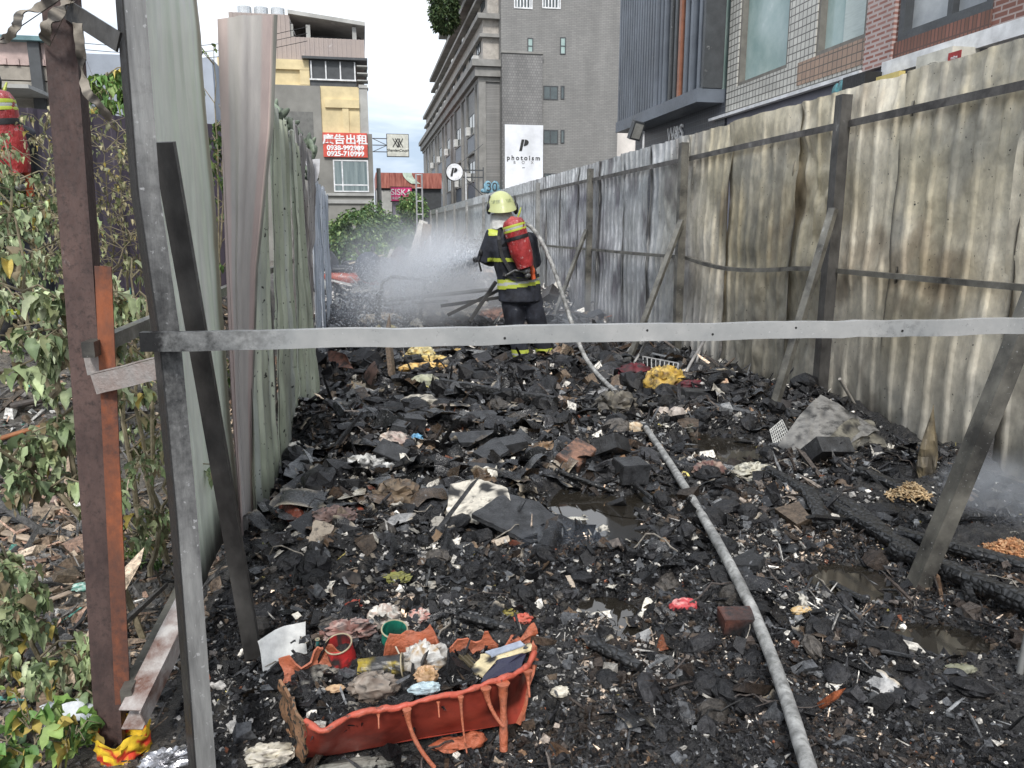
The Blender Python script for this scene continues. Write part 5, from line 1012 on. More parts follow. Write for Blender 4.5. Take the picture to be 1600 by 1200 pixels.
def cbox(name, label, cat, px, py, w, d, h, r3=(0, 0, 0), c=None, burn=0., open_=False, mt=None, dz=0., group=None):
    """burnt box; w, d, h in photo pixels at its place"""
    g = G(px, py); s_ = ppm(g); w, d, h = w*s_, d*s_, h*s_; R = rot(*r3); m_ = MB(); t = .12*min(w, d)
    def bb(a, b):
        n0 = m_.n; m_.box(a, b); V = m_.v[-1]; V += vn(V*70+px)[:, None]*.003
        if c is not None: m_.c[-1] = charcol(V, c, burn, 20, px)
        m_.v[-1] = V@R.T+g+np.array([0, 0, dz*s_])
    if open_:
        bb((-w/2, -d/2, 0), (w/2, d/2, t*.5)); bb((-w/2, -d/2, t*.5), (w/2, -d/2+t, h)); bb((-w/2, d/2-t, t*.5), (w/2, d/2, h)); bb((-w/2, -d/2+t, t*.5), (-w/2+t, d/2-t, h)); bb((w/2-t, -d/2+t, t*.5), (w/2, d/2-t, h))
    else: bb((-w/2, -d/2, 0), (w/2, d/2, h)); bb((-w/2+.003, -d/2+.003, h+.0), (w/2-.003, d/2-.003, h+t*.25))
    o = obj(name, m_, mt or (heavy if c is not None else charm)); return tag(o, label, cat, group)
def crump(name, label, cat, px, py, rx, ry, rz, cols, seed=0, noise=.45, ns=2.4, dz=.3, r3=(0, 0, 0), burn=-9., mt=None, nu=34, nv=22, group=None, smooth=True):
    g = G(px, py); s_ = ppm(g); m_ = MB(); u = np.linspace(0, 2*math.pi, nu, endpoint=False); w_ = np.linspace(0, math.pi, nv)
    m_.ell((0, 0, 0), (1, 1, 1), nu=nu, nv=nv); V = m_.v[0]; rd = 1-2*np.abs(fbm(V*ns+seed, 4)); V = V*(1+noise*(rd-.3))[:, None]+.18*noise*vn(V*6+seed)[:, None]
    col = mixc(cols[0], cols[1], sstep(fbm(V*2.6+seed+3, 3), -.15, .25)); col = mixc(col, cols[-1], sstep(fbm(V*5+seed+9, 3), .15, .4)) if len(cols) > 2 else col
    V = V*np.array([rx, ry, rz])*s_; V = V@rot(*r3).T+g+np.array([0, 0, rz*s_*dz])
    if burn > -5: col = mixc(col, (.02, .02, .02), sstep(fbm(V*20+seed, 3)+burn, 0, .2))
    m_.v[0] = V; m_.c[0] = col; o = obj(name, m_, mt or burnm, smooth=smooth); return tag(o, label, cat, group)
def curl(name, label, cat, pts, th=.003, c=(.6, .6, .58), burn=-9., sag=.02, wr=.01, seed=0, mt=None, n=16, group=None, smooth=True):
    """bent sheet through four corners (px, py, z)"""
    A, B_, C_, D = [PZ(a, b, z) for (a, b, z) in pts]; G_ = np.zeros((n, n, 3)); 
    for i in range(n):
        for j in range(n):
            u, v = i/(n-1), j/(n-1); p = A*(1-u)*(1-v)+B_*u*(1-v)+C_*u*v+D*(1-u)*v; p[2] += sag*math.sin(math.pi*u)+.5*sag*math.sin(math.pi*v*1.3+1); G_[i, j] = p
    G_ += (wr*fbm(G_*18+seed, 3))[..., None]*np.array([.6, .6, 1]); col = charcol(G_.reshape(-1, 3), c, burn, 15, seed).reshape(n, n, 3)
    m_ = MB(); m_.shell(G_, th, col); o = obj(name, m_, mt or (burnm if burn > -.3 else thm), smooth=smooth); return tag(o, label, cat, group)
def beam(name, label, cat, a, b, w, h, za=.05, zb=.05, c=None, burn=0., seg=22, mt=None, seed=0, group=None, rough=.25):
    p, q_ = G(a[0], a[1], .02), G(b[0], b[1], .02); s_ = (ppm(p)+ppm(q_))/2; p[2] += .03+h*s_*.35; q_[2] += .03+h*s_*.35; d = q_-p; L_ = np.linalg.norm(d); d /= L_; sd_ = np.cross(d, (0, 0, 1)); sd_ /= np.linalg.norm(sd_); u = np.cross(sd_, d); V, K = [], 10
    for k in range(seg+1):
        for j in range(K):
            t = 2*math.pi*(j+.5)/K; x, y = math.cos(t), math.sin(t); m0 = max(abs(x), abs(y))**.75; V.append(p+d*L_*k/seg+sd_*x/m0*w*s_/2+u*y/m0*h*s_/2)
    V = np.array(V); ct = np.repeat(np.array([p+d*L_*k/seg for k in range(seg+1)]), K, 0); V = ct+(V-ct)*(1+rough*fbm(V*np.array([22, 22, 22])+seed, 3))[:, None]
    Fc = [(k*K+j, k*K+(j+1) % K, (k+1)*K+(j+1) % K, (k+1)*K+j) for k in range(seg) for j in range(K)]+[tuple(range(K-1, -1, -1)), tuple(seg*K+j for j in range(K))]
    col = charcol(V, c, burn, 12, seed) if c is not None else np.ones_like(V)*.5
    m_ = MB(); m_.add(V, Fc, col); o = obj(name, m_, mt or (thm if c is not None else alli)); return tag(o, label, cat, group)
def rod(name, label, cat, pts, r, c, mt=None, smooth=True):
    m_ = MB(); m_.tube([PZ(a, b, z) for (a, b, z) in pts], r, 8, c=c); o = obj(name, m_, mt or thm, smooth=smooth); return tag(o, label, cat)
# alligatored charcoal
alli = bpy.data.materials.new('alligator_char'); alli.use_nodes = True; nt = alli.node_tree; bs = nt.nodes['Principled BSDF']; N = nt.nodes.new; Lk = nt.links.new
g_ = N('ShaderNodeNewGeometry'); vo = N('ShaderNodeTexVoronoi'); vo.feature = 'DISTANCE_TO_EDGE'; vo.inputs['Scale'].default_value = 38; Lk(g_.outputs['Position'], vo.inputs['Vector'])
rp_ = N('ShaderNodeValToRGB'); rp_.color_ramp.elements[0].color = (.004, .004, .004, 1); rp_.color_ramp.elements[1].position = .25; rp_.color_ramp.elements[1].color = (.035, .036, .038, 1); Lk(vo.outputs['Distance'], rp_.inputs[0]); Lk(rp_.outputs[0], bs.inputs['Base Color'])
bp_ = N('ShaderNodeBump'); bp_.inputs['Strength'].default_value = .9; bp_.inputs['Distance'].default_value = .012; Lk(vo.outputs['Distance'], bp_.inputs['Height']); Lk(bp_.outputs[0], bs.inputs['Normal']); bs.inputs['Roughness'].default_value = .38
K_ = (.02, .02, .021)
# large boards in the middle
slab('charred_slab', 'flat charred panel lying under the white burnt board, left of centre', 'panel', [(672, 802, .08), (706, 792, .1), (800, 812, .1), (826, 838, .07), (790, 862, .04), (735, 852, .05)], .018, seed=1)
slab('burnt_board', 'white board with scorched upper half propped in the middle of the debris', 'board', [(703, 756, .22), (748, 748, .24), (792, 762, .22), (800, 790, .17), (745, 815, .13), (697, 806, .13)], .014, c=(.62, .58, .50), burn=.02, seed=5)
slab('charred_slab', 'large black charred panel lying on top, right of the white burnt board', 'panel', [(788, 770, .2), (842, 784, .17), (906, 838, .1), (904, 858, .08), (870, 868, .08), (795, 830, .13), (737, 803, .18)], .022, seed=3)
slab('charred_cushion', 'thick black burnt cushion just left of the white burnt board', 'cushion', [(650, 766, .16), (690, 756, .17), (706, 776, .15), (694, 796, .13), (655, 792, .14)], .05, seed=4)
slab('charred_slab', 'long grey black plank pile behind the blue scrap', 'panel', [(655, 662, .12), (700, 646, .14), (770, 640, .14), (785, 652, .12), (720, 672, .1)], .02, seed=5)
slab('charred_slab', 'straight edged dark shelf board in the middle distance', 'panel', [(690, 676, .14), (772, 672, .14), (770, 690, .1), (700, 692, .1)], .03, seed=6)
slab('charred_slab', 'grey scorched board beside the tipped black boxes, centre', 'panel', [(738, 706, .13), (775, 682, .18), (795, 702, .16), (770, 722, .11)], .02, seed=7)
# boxes
cbox('charred_box', 'black lidded box nearest the puddle, right of centre', 'box', 983, 752, 46, 40, 30, (.1, .05, .15), burn=.2)
cbox('charred_box', 'open black drawer tilted beside the orange brown block', 'drawer', 958, 716, 48, 40, 24, (-.5, .4, .7), open_=True, dz=8)
cbox('charred_box', 'blackened square box below the grey plank, centre', 'box', 800, 712, 42, 36, 26, (.1, -.1, .2))
cbox('charred_box', 'flat black case left of the blackened square box', 'box', 752, 742, 46, 28, 15, (0, .1, -.1))
cbox('wooden_block', 'orange brown scorched wooden box lying on its side in mid debris', 'box', 898, 722, 62, 40, 20, (.35, -.25, .75), c=(.22, .12, .08), burn=-.12)
cbox('wooden_block', 'small charred brown block beside the hose near the pink lump', 'block', 1150, 985, 52, 40, 30, (.1, 0, -.15), c=(.13, .05, .035), burn=.08)
cbox('charred_box', 'black open tray tipped against the crumpled grey sheet', 'box', 1296, 722, 62, 46, 26, (-.75, .1, .12), open_=True, dz=6)
cbox('charred_box', 'open dark tray left of the hose in the middle distance', 'tray', 850, 665, 44, 36, 12, (-.3, .2, -.3), open_=True, dz=4)
cbox('charred_box', 'small black box at the foot of the left fence', 'box', 612, 718, 48, 30, 24, (.5, .3, -.5))
cbox('charred_box', 'small dark box half buried left of the shelf board', 'box', 640, 670, 38, 30, 20, (.1, .2, .3))
cbox('charred_box', 'square grey tile leaning right of the cream lumps', 'tile', 1085, 668, 34, 26, 14, (.3, -.3, .5))
cbox('charred_box', 'black box near the fence foot below the maroon cloth', 'box', 1088, 624, 46, 26, 14, (.05, .1, -.1))
# lumps, cloth, bags
crump('cloth_bundle', 'creamy white and pink cloth bundle left of the blue scrap', 'cloth', 620, 694, 26, 14, 13, [(.62, .56, .50), (.48, .36, .32), (.2, .15, .13)], 1, r3=(0, .3, .5))
crump('plastic_bag', 'torn white plastic bag beside the small box at left', 'bag', 572, 742, 30, 18, 20, [(.70, .70, .68), (.5, .5, .48), (.1, .1, .1)], 2, noise=.7, burn=-.1)
crump('plastic_bag', 'dirty white wrapped bag behind the cloth bundle', 'bag', 655, 640, 28, 20, 15, [(.50, .47, .40), (.33, .31, .27), (.12, .11, .10)], 3, noise=.5)
crump('rock', 'pale yellowish angular rock left of the charred log', 'rock', 665, 608, 24, 16, 16, [(.34, .35, .24), (.42, .42, .33)], 4, noise=.25, ns=1.4, smooth=False, nu=16, nv=10)
crump('paper_scrap', 'crumpled light blue scrap in the middle distance', 'scrap', 650, 688, 9, 7, 7, [(.12, .33, .55), (.2, .45, .65)], 5)
crump('plastic_scrap', 'small red scrap beside the left puddle', 'scrap', 566, 652, 8, 6, 5, [(.6, .03, .04), (.5, .05, .03)], 6, mt=shin)
crump('plastic_scrap', 'small yellow scrap touching the red scrap', 'scrap', 555, 645, 6, 5, 5, [(.65, .45, .03), (.6, .4, .05)], 7, mt=shin)
crump('yellow_cloth', 'bright pale yellow torn foam behind the crossbar, left of the firefighter', 'foam', 656, 560, 22, 14, 12, [(.75, .58, .20), (.70, .62, .35), (.35, .22, .08)], 8, noise=.6, r3=(0, 0, .4))
crump('yellow_cloth', 'orange yellow folded cloth lowest of the yellow pieces', 'cloth', 662, 578, 30, 12, 8, [(.60, .33, .08), (.70, .50, .2)], 9, noise=.6)
crump('yellow_cloth', 'long pale yellow cloth strip right of the torn foam', 'cloth', 684, 568, 18, 9, 8, [(.75, .60, .25), (.6, .4, .14)], 10, noise=.6, r3=(0, 0, -.4))
crump('paper_scrap', 'cream paper scrap just under the crossbar near the firefighter', 'scrap', 748, 572, 14, 10, 9, [(.66, .62, .52), (.5, .46, .4)], 11, burn=-.2)
crump('paper_scrap', 'small round yellow knot of paper behind the crossbar', 'scrap', 716, 556, 9, 7, 8, [(.6, .42, .16), (.5, .35, .15)], 12)
crump('yellow_cloth', 'crumpled golden yellow cloth in front of the wire rack', 'cloth', 1038, 608, 24, 14, 20, [(.50, .32, .06), (.60, .43, .12), (.2, .12, .04)], 13, noise=.75, dz=.5)
crump('maroon_cloth', 'dark maroon cloth left of the golden yellow cloth', 'cloth', 992, 590, 26, 16, 13, [(.12, .012, .02), (.07, .01, .015), (.02, .01, .01)], 14, noise=.6)
crump('maroon_cloth', 'dark maroon cloth scrap right of the golden yellow cloth', 'cloth', 1082, 606, 22, 10, 8, [(.11, .012, .02), (.05, .01, .015)], 15, noise=.6)
crump('pale_lump', 'pair of round pale pinkish lumps right of the hose', 'lump', 1036, 652, 16, 12, 12, [(.50, .44, .38), (.36, .30, .27)], 16, noise=.2)
crump('pale_lump', 'smaller pale lump touching the round pinkish lumps', 'lump', 1058, 650, 13, 10, 11, [(.45, .40, .36), (.33, .28, .25)], 17, noise=.2)
crump('cotton_tuft', 'white tuft behind the round pinkish lumps', 'tuft', 1090, 632, 12, 7, 6, [(.7, .7, .68), (.55, .55, .53)], 18, noise=.5)
crump('molten_lump', 'big scorched grey lump beside the hose in mid distance', 'lump', 962, 642, 26, 22, 20, [(.10, .09, .075), (.20, .18, .14), (.035, .035, .035)], 19, noise=.7, dz=.2)
crump('pink_lump', 'bright pinkish red lump lying alone on the wet ash', 'lump', 1068, 950, 21, 12, 11, [(.55, .07, .08), (.70, .35, .33), (.4, .03, .04)], 20, noise=.3, ns=4)
crump('paper_scrap', 'white crusty flake right of the red bin', 'flake', 877, 1082, 15, 11, 6, [(.72, .68, .58), (.6, .55, .45)], 21, noise=.3)
crump('paper_scrap', 'tiny white scrap right of the crusty flake', 'scrap', 960, 1078, 6, 5, 4, [(.75, .74, .7), (.6, .6, .58)], 22)
crump('melted_plastic', 'melted pale plastic mass left of the crumpled metal sheet', 'plastic', 1180, 742, 26, 18, 10, [(.58, .56, .48), (.40, .38, .30), (.10, .09, .07)], 23, noise=1.0, ns=3.4)
crump('burnt_rag', 'brownish burnt rag right of the hose, lower middle', 'rag', 1108, 740, 20, 14, 12, [(.16, .08, .07), (.30, .22, .18), (.04, .04, .04)], 24, noise=.7)
crump('pink_scrap', 'small pink magenta scrap right of the hose', 'scrap', 1074, 736, 11, 9, 8, [(.28, .06, .10), (.35, .15, .18)], 25)
crump('cream_lump', 'smooth cream lump above pinkish rags at left', 'lump', 544, 795, 13, 10, 10, [(.60, .55, .40), (.45, .38, .28)], 26, noise=.2)
crump('burnt_rag', 'pinkish folded rag under the cream lump', 'rag', 520, 812, 26, 18, 12, [(.25, .17, .15), (.15, .10, .09), (.04, .03, .03)], 27, noise=.8)
crump('burnt_rag', 'brown charred rag pile left of the black cushion', 'rag', 618, 780, 26, 20, 18, [(.13, .09, .06), (.2, .15, .1), (.03, .03, .03)], 28, noise=.8)
crump('round_stone', 'round whitish stone near the orange brown box', 'stone', 832, 722, 10, 8, 8, [(.35, .30, .27), (.28, .25, .23)], 29, noise=.1)
crump('straw_tuft', 'tan straw tuft left of the orange brown box', 'tuft', 852, 706, 24, 12, 9, [(.22, .14, .08), (.30, .2, .12), (.05, .04, .03)], 30, noise=.9, ns=5)
crump('fruit_peel', 'bright yellow peel beside the puddle', 'peel', 920, 840, 12, 6, 5, [(.72, .62, .04), (.6, .55, .1)], 31, r3=(0, .2, -.6), mt=shin)
crump('pale_scrap', 'white scrap at the upper edge of the puddle', 'scrap', 902, 815, 17, 6, 5, [(.65, .64, .58), (.5, .48, .42)], 32, r3=(0, 0, -.3))
crump('brown_leaf', 'curled tan leaf left of the yellow peel', 'leaf', 878, 838, 12, 8, 7, [(.28, .18, .11), (.4, .3, .2)], 33, noise=.6)
crump('cream_scrap', 'cream shell like scrap under the hose middle', 'scrap', 992, 675, 12, 9, 9, [(.50, .38, .25), (.6, .52, .4)], 34)
crump('orange_scrap', 'small curled orange scrap near the fence foot', 'scrap', 1134, 606, 9, 7, 9, [(.45, .28, .18), (.5, .38, .28)], 35, noise=.6)
crump('white_wrapper', 'pale wrapper with soot in the bottom left by the red bin', 'wrapper', 408, 1186, 40, 22, 12, [(.62, .58, .50), (.5, .46, .36), (.12, .1, .08)], 36, noise=.5)
crump('foil_wrapper', 'crumpled silver foil at the foot of the grey post', 'foil', 262, 1190, 30, 14, 12, [(.55, .55, .57), (.35, .35, .37), (.15, .15, .16)], 37, noise=.8, mt=mat('foil', [(.7, .7, .7), (1, 1, 1), (1.2, 1.2, 1.2)], rough=.25, metal=.8, scale=20, attr=True))
crump('grey_scrap', 'flat grey sooty plaster under the front edge of the red bin', 'plaster', 560, 1196, 60, 14, 5, [(.32, .32, .29), (.2, .2, .18)], 38)
crump('red_scrap', 'small red shards just behind the red bin, left side', 'scrap', 545, 952, 16, 9, 9, [(.32, .05, .03), (.2, .05, .03)], 39, noise=.8)
crump('red_scrap', 'pink and white melted scrap behind the green can', 'scrap', 652, 966, 14, 9, 9, [(.6, .3, .26), (.65, .6, .55)], 40, noise=.8)
crump('red_scrap', 'coral red shred right of the olive scrap behind the bin', 'scrap', 818, 968, 12, 7, 6, [(.65, .12, .08), (.5, .15, .1)], 41, noise=.7)
crump('olive_scrap', 'olive yellow scrap behind the right end of the red bin', 'scrap', 796, 964, 13, 8, 8, [(.28, .24, .05), (.2, .17, .05)], 42, noise=.6)
crump('olive_scrap', 'yellow green mossy scrap in the dark mid debris', 'scrap', 618, 905, 16, 9, 6, [(.30, .30, .08), (.2, .2, .07)], 43, noise=.9, ns=5)
crump('leaf_clump', 'dull yellow green clump beside the left fence foot', 'clump', 432, 852, 16, 9, 7, [(.22, .22, .09), (.15, .15, .07)], 44, noise=.9, ns=5)
crump('cooking_scrap', 'pale pink spotted scrap at the left fence foot', 'scrap', 640, 655, 10, 8, 7, [(.5, .42, .36), (.4, .35, .3)], 45)
crump('white_wrapper', 'white curled scrap near the ash behind the red bin', 'scrap', 820, 940, 16, 7, 6, [(.6, .57, .5), (.45, .42, .36)], 46, noise=.8)
crump('yellow_scrap', 'orange tan scrap between the hose and the right puddle', 'scrap', 1252, 955, 15, 7, 5, [(.62, .42, .18), (.6, .5, .35)], 47)
crump('olive_scrap', 'pale olive stain lump at the right puddle edge', 'scrap', 1500, 1046, 22, 12, 3, [(.24, .24, .16), (.3, .3, .22)], 48)
curl('burnt_paper', 'white burnt paper with scorched corner near the left fence', 'paper', [(438, 768, .1), (478, 770, .09), (474, 783, .06), (436, 776, .08)], c=(.66, .62, .56), burn=-.2, seed=1)
curl('paper_sheet', 'clean white paper sheet standing beside the red bin', 'paper', [(404, 1002, .16), (477, 975, .2), (479, 1020, .12), (414, 1054, .09)], c=(.64, .65, .64), burn=-.9, sag=.012, wr=.008, seed=2)
curl('paper_sheet', 'white paper sheet lying in the weeds at bottom left', 'paper', [(62, 1108, .05), (150, 1106, .05), (156, 1122, .04), (80, 1138, .04)], c=(.62, .66, .70), burn=-.9, seed=3)
curl('cardboard', 'brown cardboard flake near the left fence behind the crossbar', 'cardboard', [(512, 550, .2), (540, 556, .22), (552, 575, .1), (516, 576, .1)], c=(.22, .11, .08), burn=-.2, seed=4)
curl('cardboard', 'brownish curled card upright left of the yellow cloth', 'cardboard', [(566, 592, .05), (585, 566, .22), (592, 580, .2), (580, 600, .05)], c=(.14, .09, .075), burn=-.1, seed=5)
curl('gypsum_flake', 'curved grey flake lying over the torn bag', 'flake', [(556, 728, .16), (600, 745, .16), (640, 752, .12), (570, 758, .08)], c=(.20, .21, .22), burn=-.1, seed=6)
curl('gypsum_flake', 'grey curved flake right of the torn bag', 'flake', [(612, 748, .12), (640, 744, .14), (648, 752, .1), (618, 760, .08)], c=(.15, .16, .17), burn=-.2, seed=7)
curl('burnt_tile', 'square brown grey scorched tile in the near ash', 'tile', [(522, 905, .12), (562, 900, .12), (570, 925, .05), (526, 928, .05)], c=(.10, .09, .085), burn=-.1, seed=8)
beam('charred_log', 'long black charred log behind the rock, lying to the right', 'log', (690, 606), (868, 636), 16, 16, .12, .1, seed=1)
beam('charred_stick', 'thin grey pipe lying left of the open tray', 'pipe', (778, 655), (845, 664), 4, 4, .14, .12, c=(.25, .25, .25), burn=-.4, seed=2)
for i, (a, b, w, h, lb_) in enumerate([((1292, 780), (1465, 905), 26, 22, 'charred beam running right from below the crumpled sheet'), ((1200, 742), (1440, 880), 20, 16, 'thin charred beam above the longest one at right'), ((1395, 868), (1640, 970), 30, 26, 'thick charred beam nearest the right puddle'), ((1400, 840), (1640, 905), 26, 18, 'flat charred beam passing behind the broad steel brace'),
        ((1440, 815), (1545, 812), 18, 12, 'short charred plank under the smoke at right'), ((1340, 742), (1480, 800), 18, 14, 'charred beam beside the wood shavings'), ((1262, 770), (1292, 828), 26, 10, 'ribbed black strip left of the long beams'), ((1300, 915), (1350, 945), 12, 6, 'black splinter lying over the right puddle'), ((1500, 905), (1516, 945), 14, 16, 'stubby burnt upright beside the thick beam'),
        ((720, 970), (800, 990), 14, 10, 'burnt lath left of the olive scrap'), ((925, 1010), (1000, 1050), 22, 12, 'charred plank right of the olive scrap behind the bin'), ((770, 690), (860, 700), 10, 6, 'dark lath beside the blackened square box'), ((985, 762), (1040, 802), 8, 6, 'thin bent stick crossing the puddle'), ((868, 745), (960, 772), 9, 6, 'brown lath at the upper edge of the puddle')]):
    beam('charred_beam', lb_, 'beam', a, b, w, h, .07, .07, seed=i+5, rough=.35, group=None)
# metal sheets by the right fence
curl('crumpled_sheet', 'crumpled grey metal sheet with a raised peak by the right fence', 'metal sheet', [(1215, 700, .08), (1282, 620, .32), (1375, 668, .2), (1272, 728, .06)], c=(.19, .185, .175), burn=-.1, sag=.03, wr=.022, seed=11, mt=burnm, th=.004, n=11, smooth=False)
curl('crumpled_sheet', 'grey sheet with a straight lower edge in front of the fence foot', 'metal sheet', [(1278, 706, .12), (1330, 655, .24), (1362, 655, .2), (1392, 708, .08)], c=(.17, .16, .13), burn=-.1, sag=.02, wr=.015, seed=12, mt=burnm, th=.004, n=9, smooth=False)
curl('dark_sheet', 'dark bent sheet behind the crumpled grey sheet', 'metal sheet', [(1196, 640, .12), (1250, 622, .2), (1262, 640, .12), (1215, 660, .08)], c=(.06, .055, .055), burn=-.4, sag=.02, wr=.03, seed=13, mt=pm)
m_ = MB(); a, b, c_, d_ = PZ(1203, 672, .12), PZ(1222, 656, .16), PZ(1238, 690, .1), PZ(1212, 706, .05)
for i in range(9):
    for (p, q_) in ((a+(b-a)*i/8, d_+(c_-d_)*i/8), (a+(d_-a)*i/8, b+(c_-b)*i/8)): m_.bar(p, q_, .006, .005, c=(.45, .45, .43))
o = obj('perforated_tray', m_, thm); tag(o, 'small pale perforated tray left of the crumpled sheet', 'tray')
m_ = MB(); g = G(1447, 738); s_ = ppm(g); m_.ell((0, 0, 0), (.09, .05, .23), nu=16, nv=14); V = m_.v[0]; V[:, :2] *= (1-np.clip(V[:, 2:3], -.23, .23)/.25)*.55; V += (.03*fbm(V*22, 4))[:, None]*np.array([1, 1, .4]); m_.v[0] = V+g+(0, 0, .17); m_.c[0] = mixc((.16, .13, .08), (.07, .06, .045), sstep(fbm(V*18, 3), -.2, .2))
o = obj('burnt_cone', m_, thm); tag(o, 'brown speckled cone shaped remnant standing by the right fence', 'cone')
rod('metal_rod', 'pale bent rod sticking up in front of the fence post', 'rod', [(1352, 655, .05), (1340, 640, .14), (1312, 592, .42)], .012, (.32, .30, .27))
rod('metal_rod', 'pale thin rod leaning right of the wire rack', 'rod', [(1066, 594, .05), (1080, 566, .2), (1102, 530, .45)], .016, (.35, .34, .33))
rod('metal_rod', 'shorter pale rod crossing right of the wire rack', 'rod', [(1082, 590, .05), (1094, 545, .3)], .012, (.3, .29, .28))
rod('metal_rod', 'pale thin rod left of the wire rack', 'rod', [(986, 575, .05), (1000, 552, .2), (1012, 528, .42)], .014, (.35, .34, .33))
m_ = MB(); fr_ = [PZ(998, 556, .16), PZ(1060, 568, .16), PZ(1056, 588, .05), PZ(1000, 582, .03)]
for i in range(4): m_.tube([fr_[i], fr_[(i+1) % 4]], .010, 6, c=(.3, .3, .3))
for i in range(1, 9): m_.tube([fr_[0]+(fr_[1]-fr_[0])*i/9, fr_[3]+(fr_[2]-fr_[3])*i/9], .006, 5, c=(.4, .4, .4))
o = obj('wire_rack', m_, thm); tag(o, 'grey wire rack behind the maroon and yellow cloths', 'rack')
# wood shavings
def pile(name, label, px, py, w, h, n, cols, seed):
    r = np.random.default_rng(seed); g = G(px, py); s_ = ppm(g); m_ = MB()
    for k in range(n):
        a, b = r.normal(0, .4, 2); p = g+np.array([a*w*s_, b*h*s_*2.2, .02+.05*math.exp(-2*(a*a+b*b))*r.random()+.03*math.exp(-2*(a*a+b*b))]); c = np.array(cols[r.integers(0, len(cols))])*r.uniform(.7, 1.2); L_ = r.uniform(.012, .035)
        m_.box((-L_/2, -.004, -.002), (L_/2, .004, .002), R=rot(r.normal(0, .6), r.normal(0, .5), r.uniform(0, 3)), o=p, c=c)
    o = obj(name, m_, thm); tag(o, label, 'shavings', kind='stuff')
pile('wood_shavings', 'orange brown wood shavings on the burnt beams at the right edge', 1578, 876, 52, 17, 1100, [(.45, .22, .10), (.36, .17, .08), (.5, .3, .16)], 1)
pile('wood_shavings', 'pale wood chips between beams and the right fence', 1422, 782, 34, 12, 420, [(.60, .46, .28), (.5, .36, .2), (.3, .2, .1)], 2)
# scattered small charred scraps: individuals
proto = []
for k in range(5):
    m_ = MB(); r = np.random.default_rng(200+k); n = 6; ang = np.sort(r.uniform(0, 2*math.pi, n)); P = [(math.cos(a)*r.uniform(.6, 1.1), math.sin(a)*r.uniform(.4, .8), .0) for a in ang]; m_.prism(P, (0, 0, -.18)); m_.v[0] += r.normal(0, .03, m_.v[0].shape)
    o = obj('charred_scrap', m_, charm, loc=(0, 0, 0)); tag(o, 'small charred black board scrap lying loose in the debris', 'scrap', 'small charred board scraps'); proto.append(o)
r = np.random.default_rng(77)
for k in range(130):
    o = proto[k] if k < 5 else proto[k % 5].copy()
    if k >= 5: COL.objects.link(o)
    y = 2.6+9.5*r.random()**1.1; x = r.uniform(-.4, 3.3)
    if any(((x-c[0])/c[2])**2+((y-c[1])/c[3])**2 < 1.3 for c in PUD3): x = r.uniform(1.3, 1.9)
    s_ = r.uniform(.03, .085)*(1+.07*y); o.location = (x, y, H1(x, y)+.03); o.scale = (s_, s_*r.uniform(.6, 1.2), s_*r.uniform(.6, 1.6)); o.rotation_euler = (r.normal(0, .35), r.normal(0, .35), r.uniform(0, 6))
pw = []
for k in range(3):
    m_ = MB(); r2 = np.random.default_rng(300+k); uu = np.linspace(-1, 1, 7); G_ = np.array([[(u_*.9, v_*.6, .25*math.sin(u_*2+k)+.12*math.sin(v_*3+k)) for v_ in uu] for u_ in uu]); G_ += r2.normal(0, .06, G_.shape); cc_ = charcol(G_.reshape(-1, 3), (.62, .59, .52), .0, 2.5, k).reshape(7, 7, 3)
    m_.shell(G_, .05, cc_); o = obj('paper_fragment', m_, thm, loc=(0, 0, 0)); tag(o, 'small off white half burnt paper fragment in the ash', 'paper', 'half burnt paper fragments'); pw.append(o)
for k in range(80):
    o = pw[k] if k < 3 else pw[k % 3].copy()
    if k >= 3: COL.objects.link(o)
    y = 2.3+11*r.random()**1.2; x = r.uniform(-.45, 3.3); s_ = r.uniform(.014, .034)*(1+.08*y); o.location = (x, y, max(0.01, H1(x, y))+.02); o.scale = (s_, s_, s_); o.rotation_euler = (r.normal(0, .5), r.normal(0, .5), r.uniform(0, 6))
# garden planks
for i, (a, b, w, h, c, lb_) in enumerate([((20, 640), (110, 600), 16, 10, (.05, .04, .035), 'black burnt log behind the wilted shrub stem'), ((0, 690), (100, 660), 12, 6, (.30, .12, .05), 'orange brown bent bark strip under the black log'), ((-10, 715), (70, 712), 10, 5, (.33, .24, .18), 'pinkish broken plank at the left edge'), ((30, 745), (100, 735), 12, 4, (.34, .26, .22), 'pale pink plank beside the broken one'), ((55, 720), (85, 790), 12, 4, (.30, .22, .19), 'short reddish plank crossing the pale pink plank'), ((-20, 830), (60, 850), 14, 5, (.36, .29, .22), 'light wood plank at far left below the shrub'), ((20, 965), (110, 930), 12, 4, (.33, .26, .2), 'thin light plank in the gravel behind the rusty post'), ((205, 840), (285, 800), 8, 4, (.4, .36, .3), 'pale stick behind the grey post'), ((0, 975), (50, 1000), 14, 4, (.24, .16, .12), 'brown plank under the drooping shrub')]):
    beam('broken_plank', lb_, 'plank', a, b, w, h, .1, .1, c=c, burn=-.35, seed=40+i, rough=.08)
crump('white_debris', 'white chunk of plaster lying before the purple hoarding', 'plaster', 62, 398, 26, 20, 9, [(.60, .58, .56), (.5, .42, .4)], 60, noise=.3)
crump('white_debris', 'grey white block at the left edge below the plaster chunk', 'plaster', 6, 432, 16, 12, 9, [(.6, .62, .64), (.4, .4, .4)], 61, noise=.3)
crump('orange_board', 'tan square of chipboard on the gravel at left', 'chipboard', 52, 862, 26, 20, 3, [(.38, .24, .13), (.3, .18, .1)], 62, noise=.15)
crump('green_scrap', 'faded turquoise scrap in the gravel behind the rusty post', 'scrap', 128, 920, 13, 8, 6, [(.2, .42, .36), (.5, .6, .55)], 63, noise=.6)
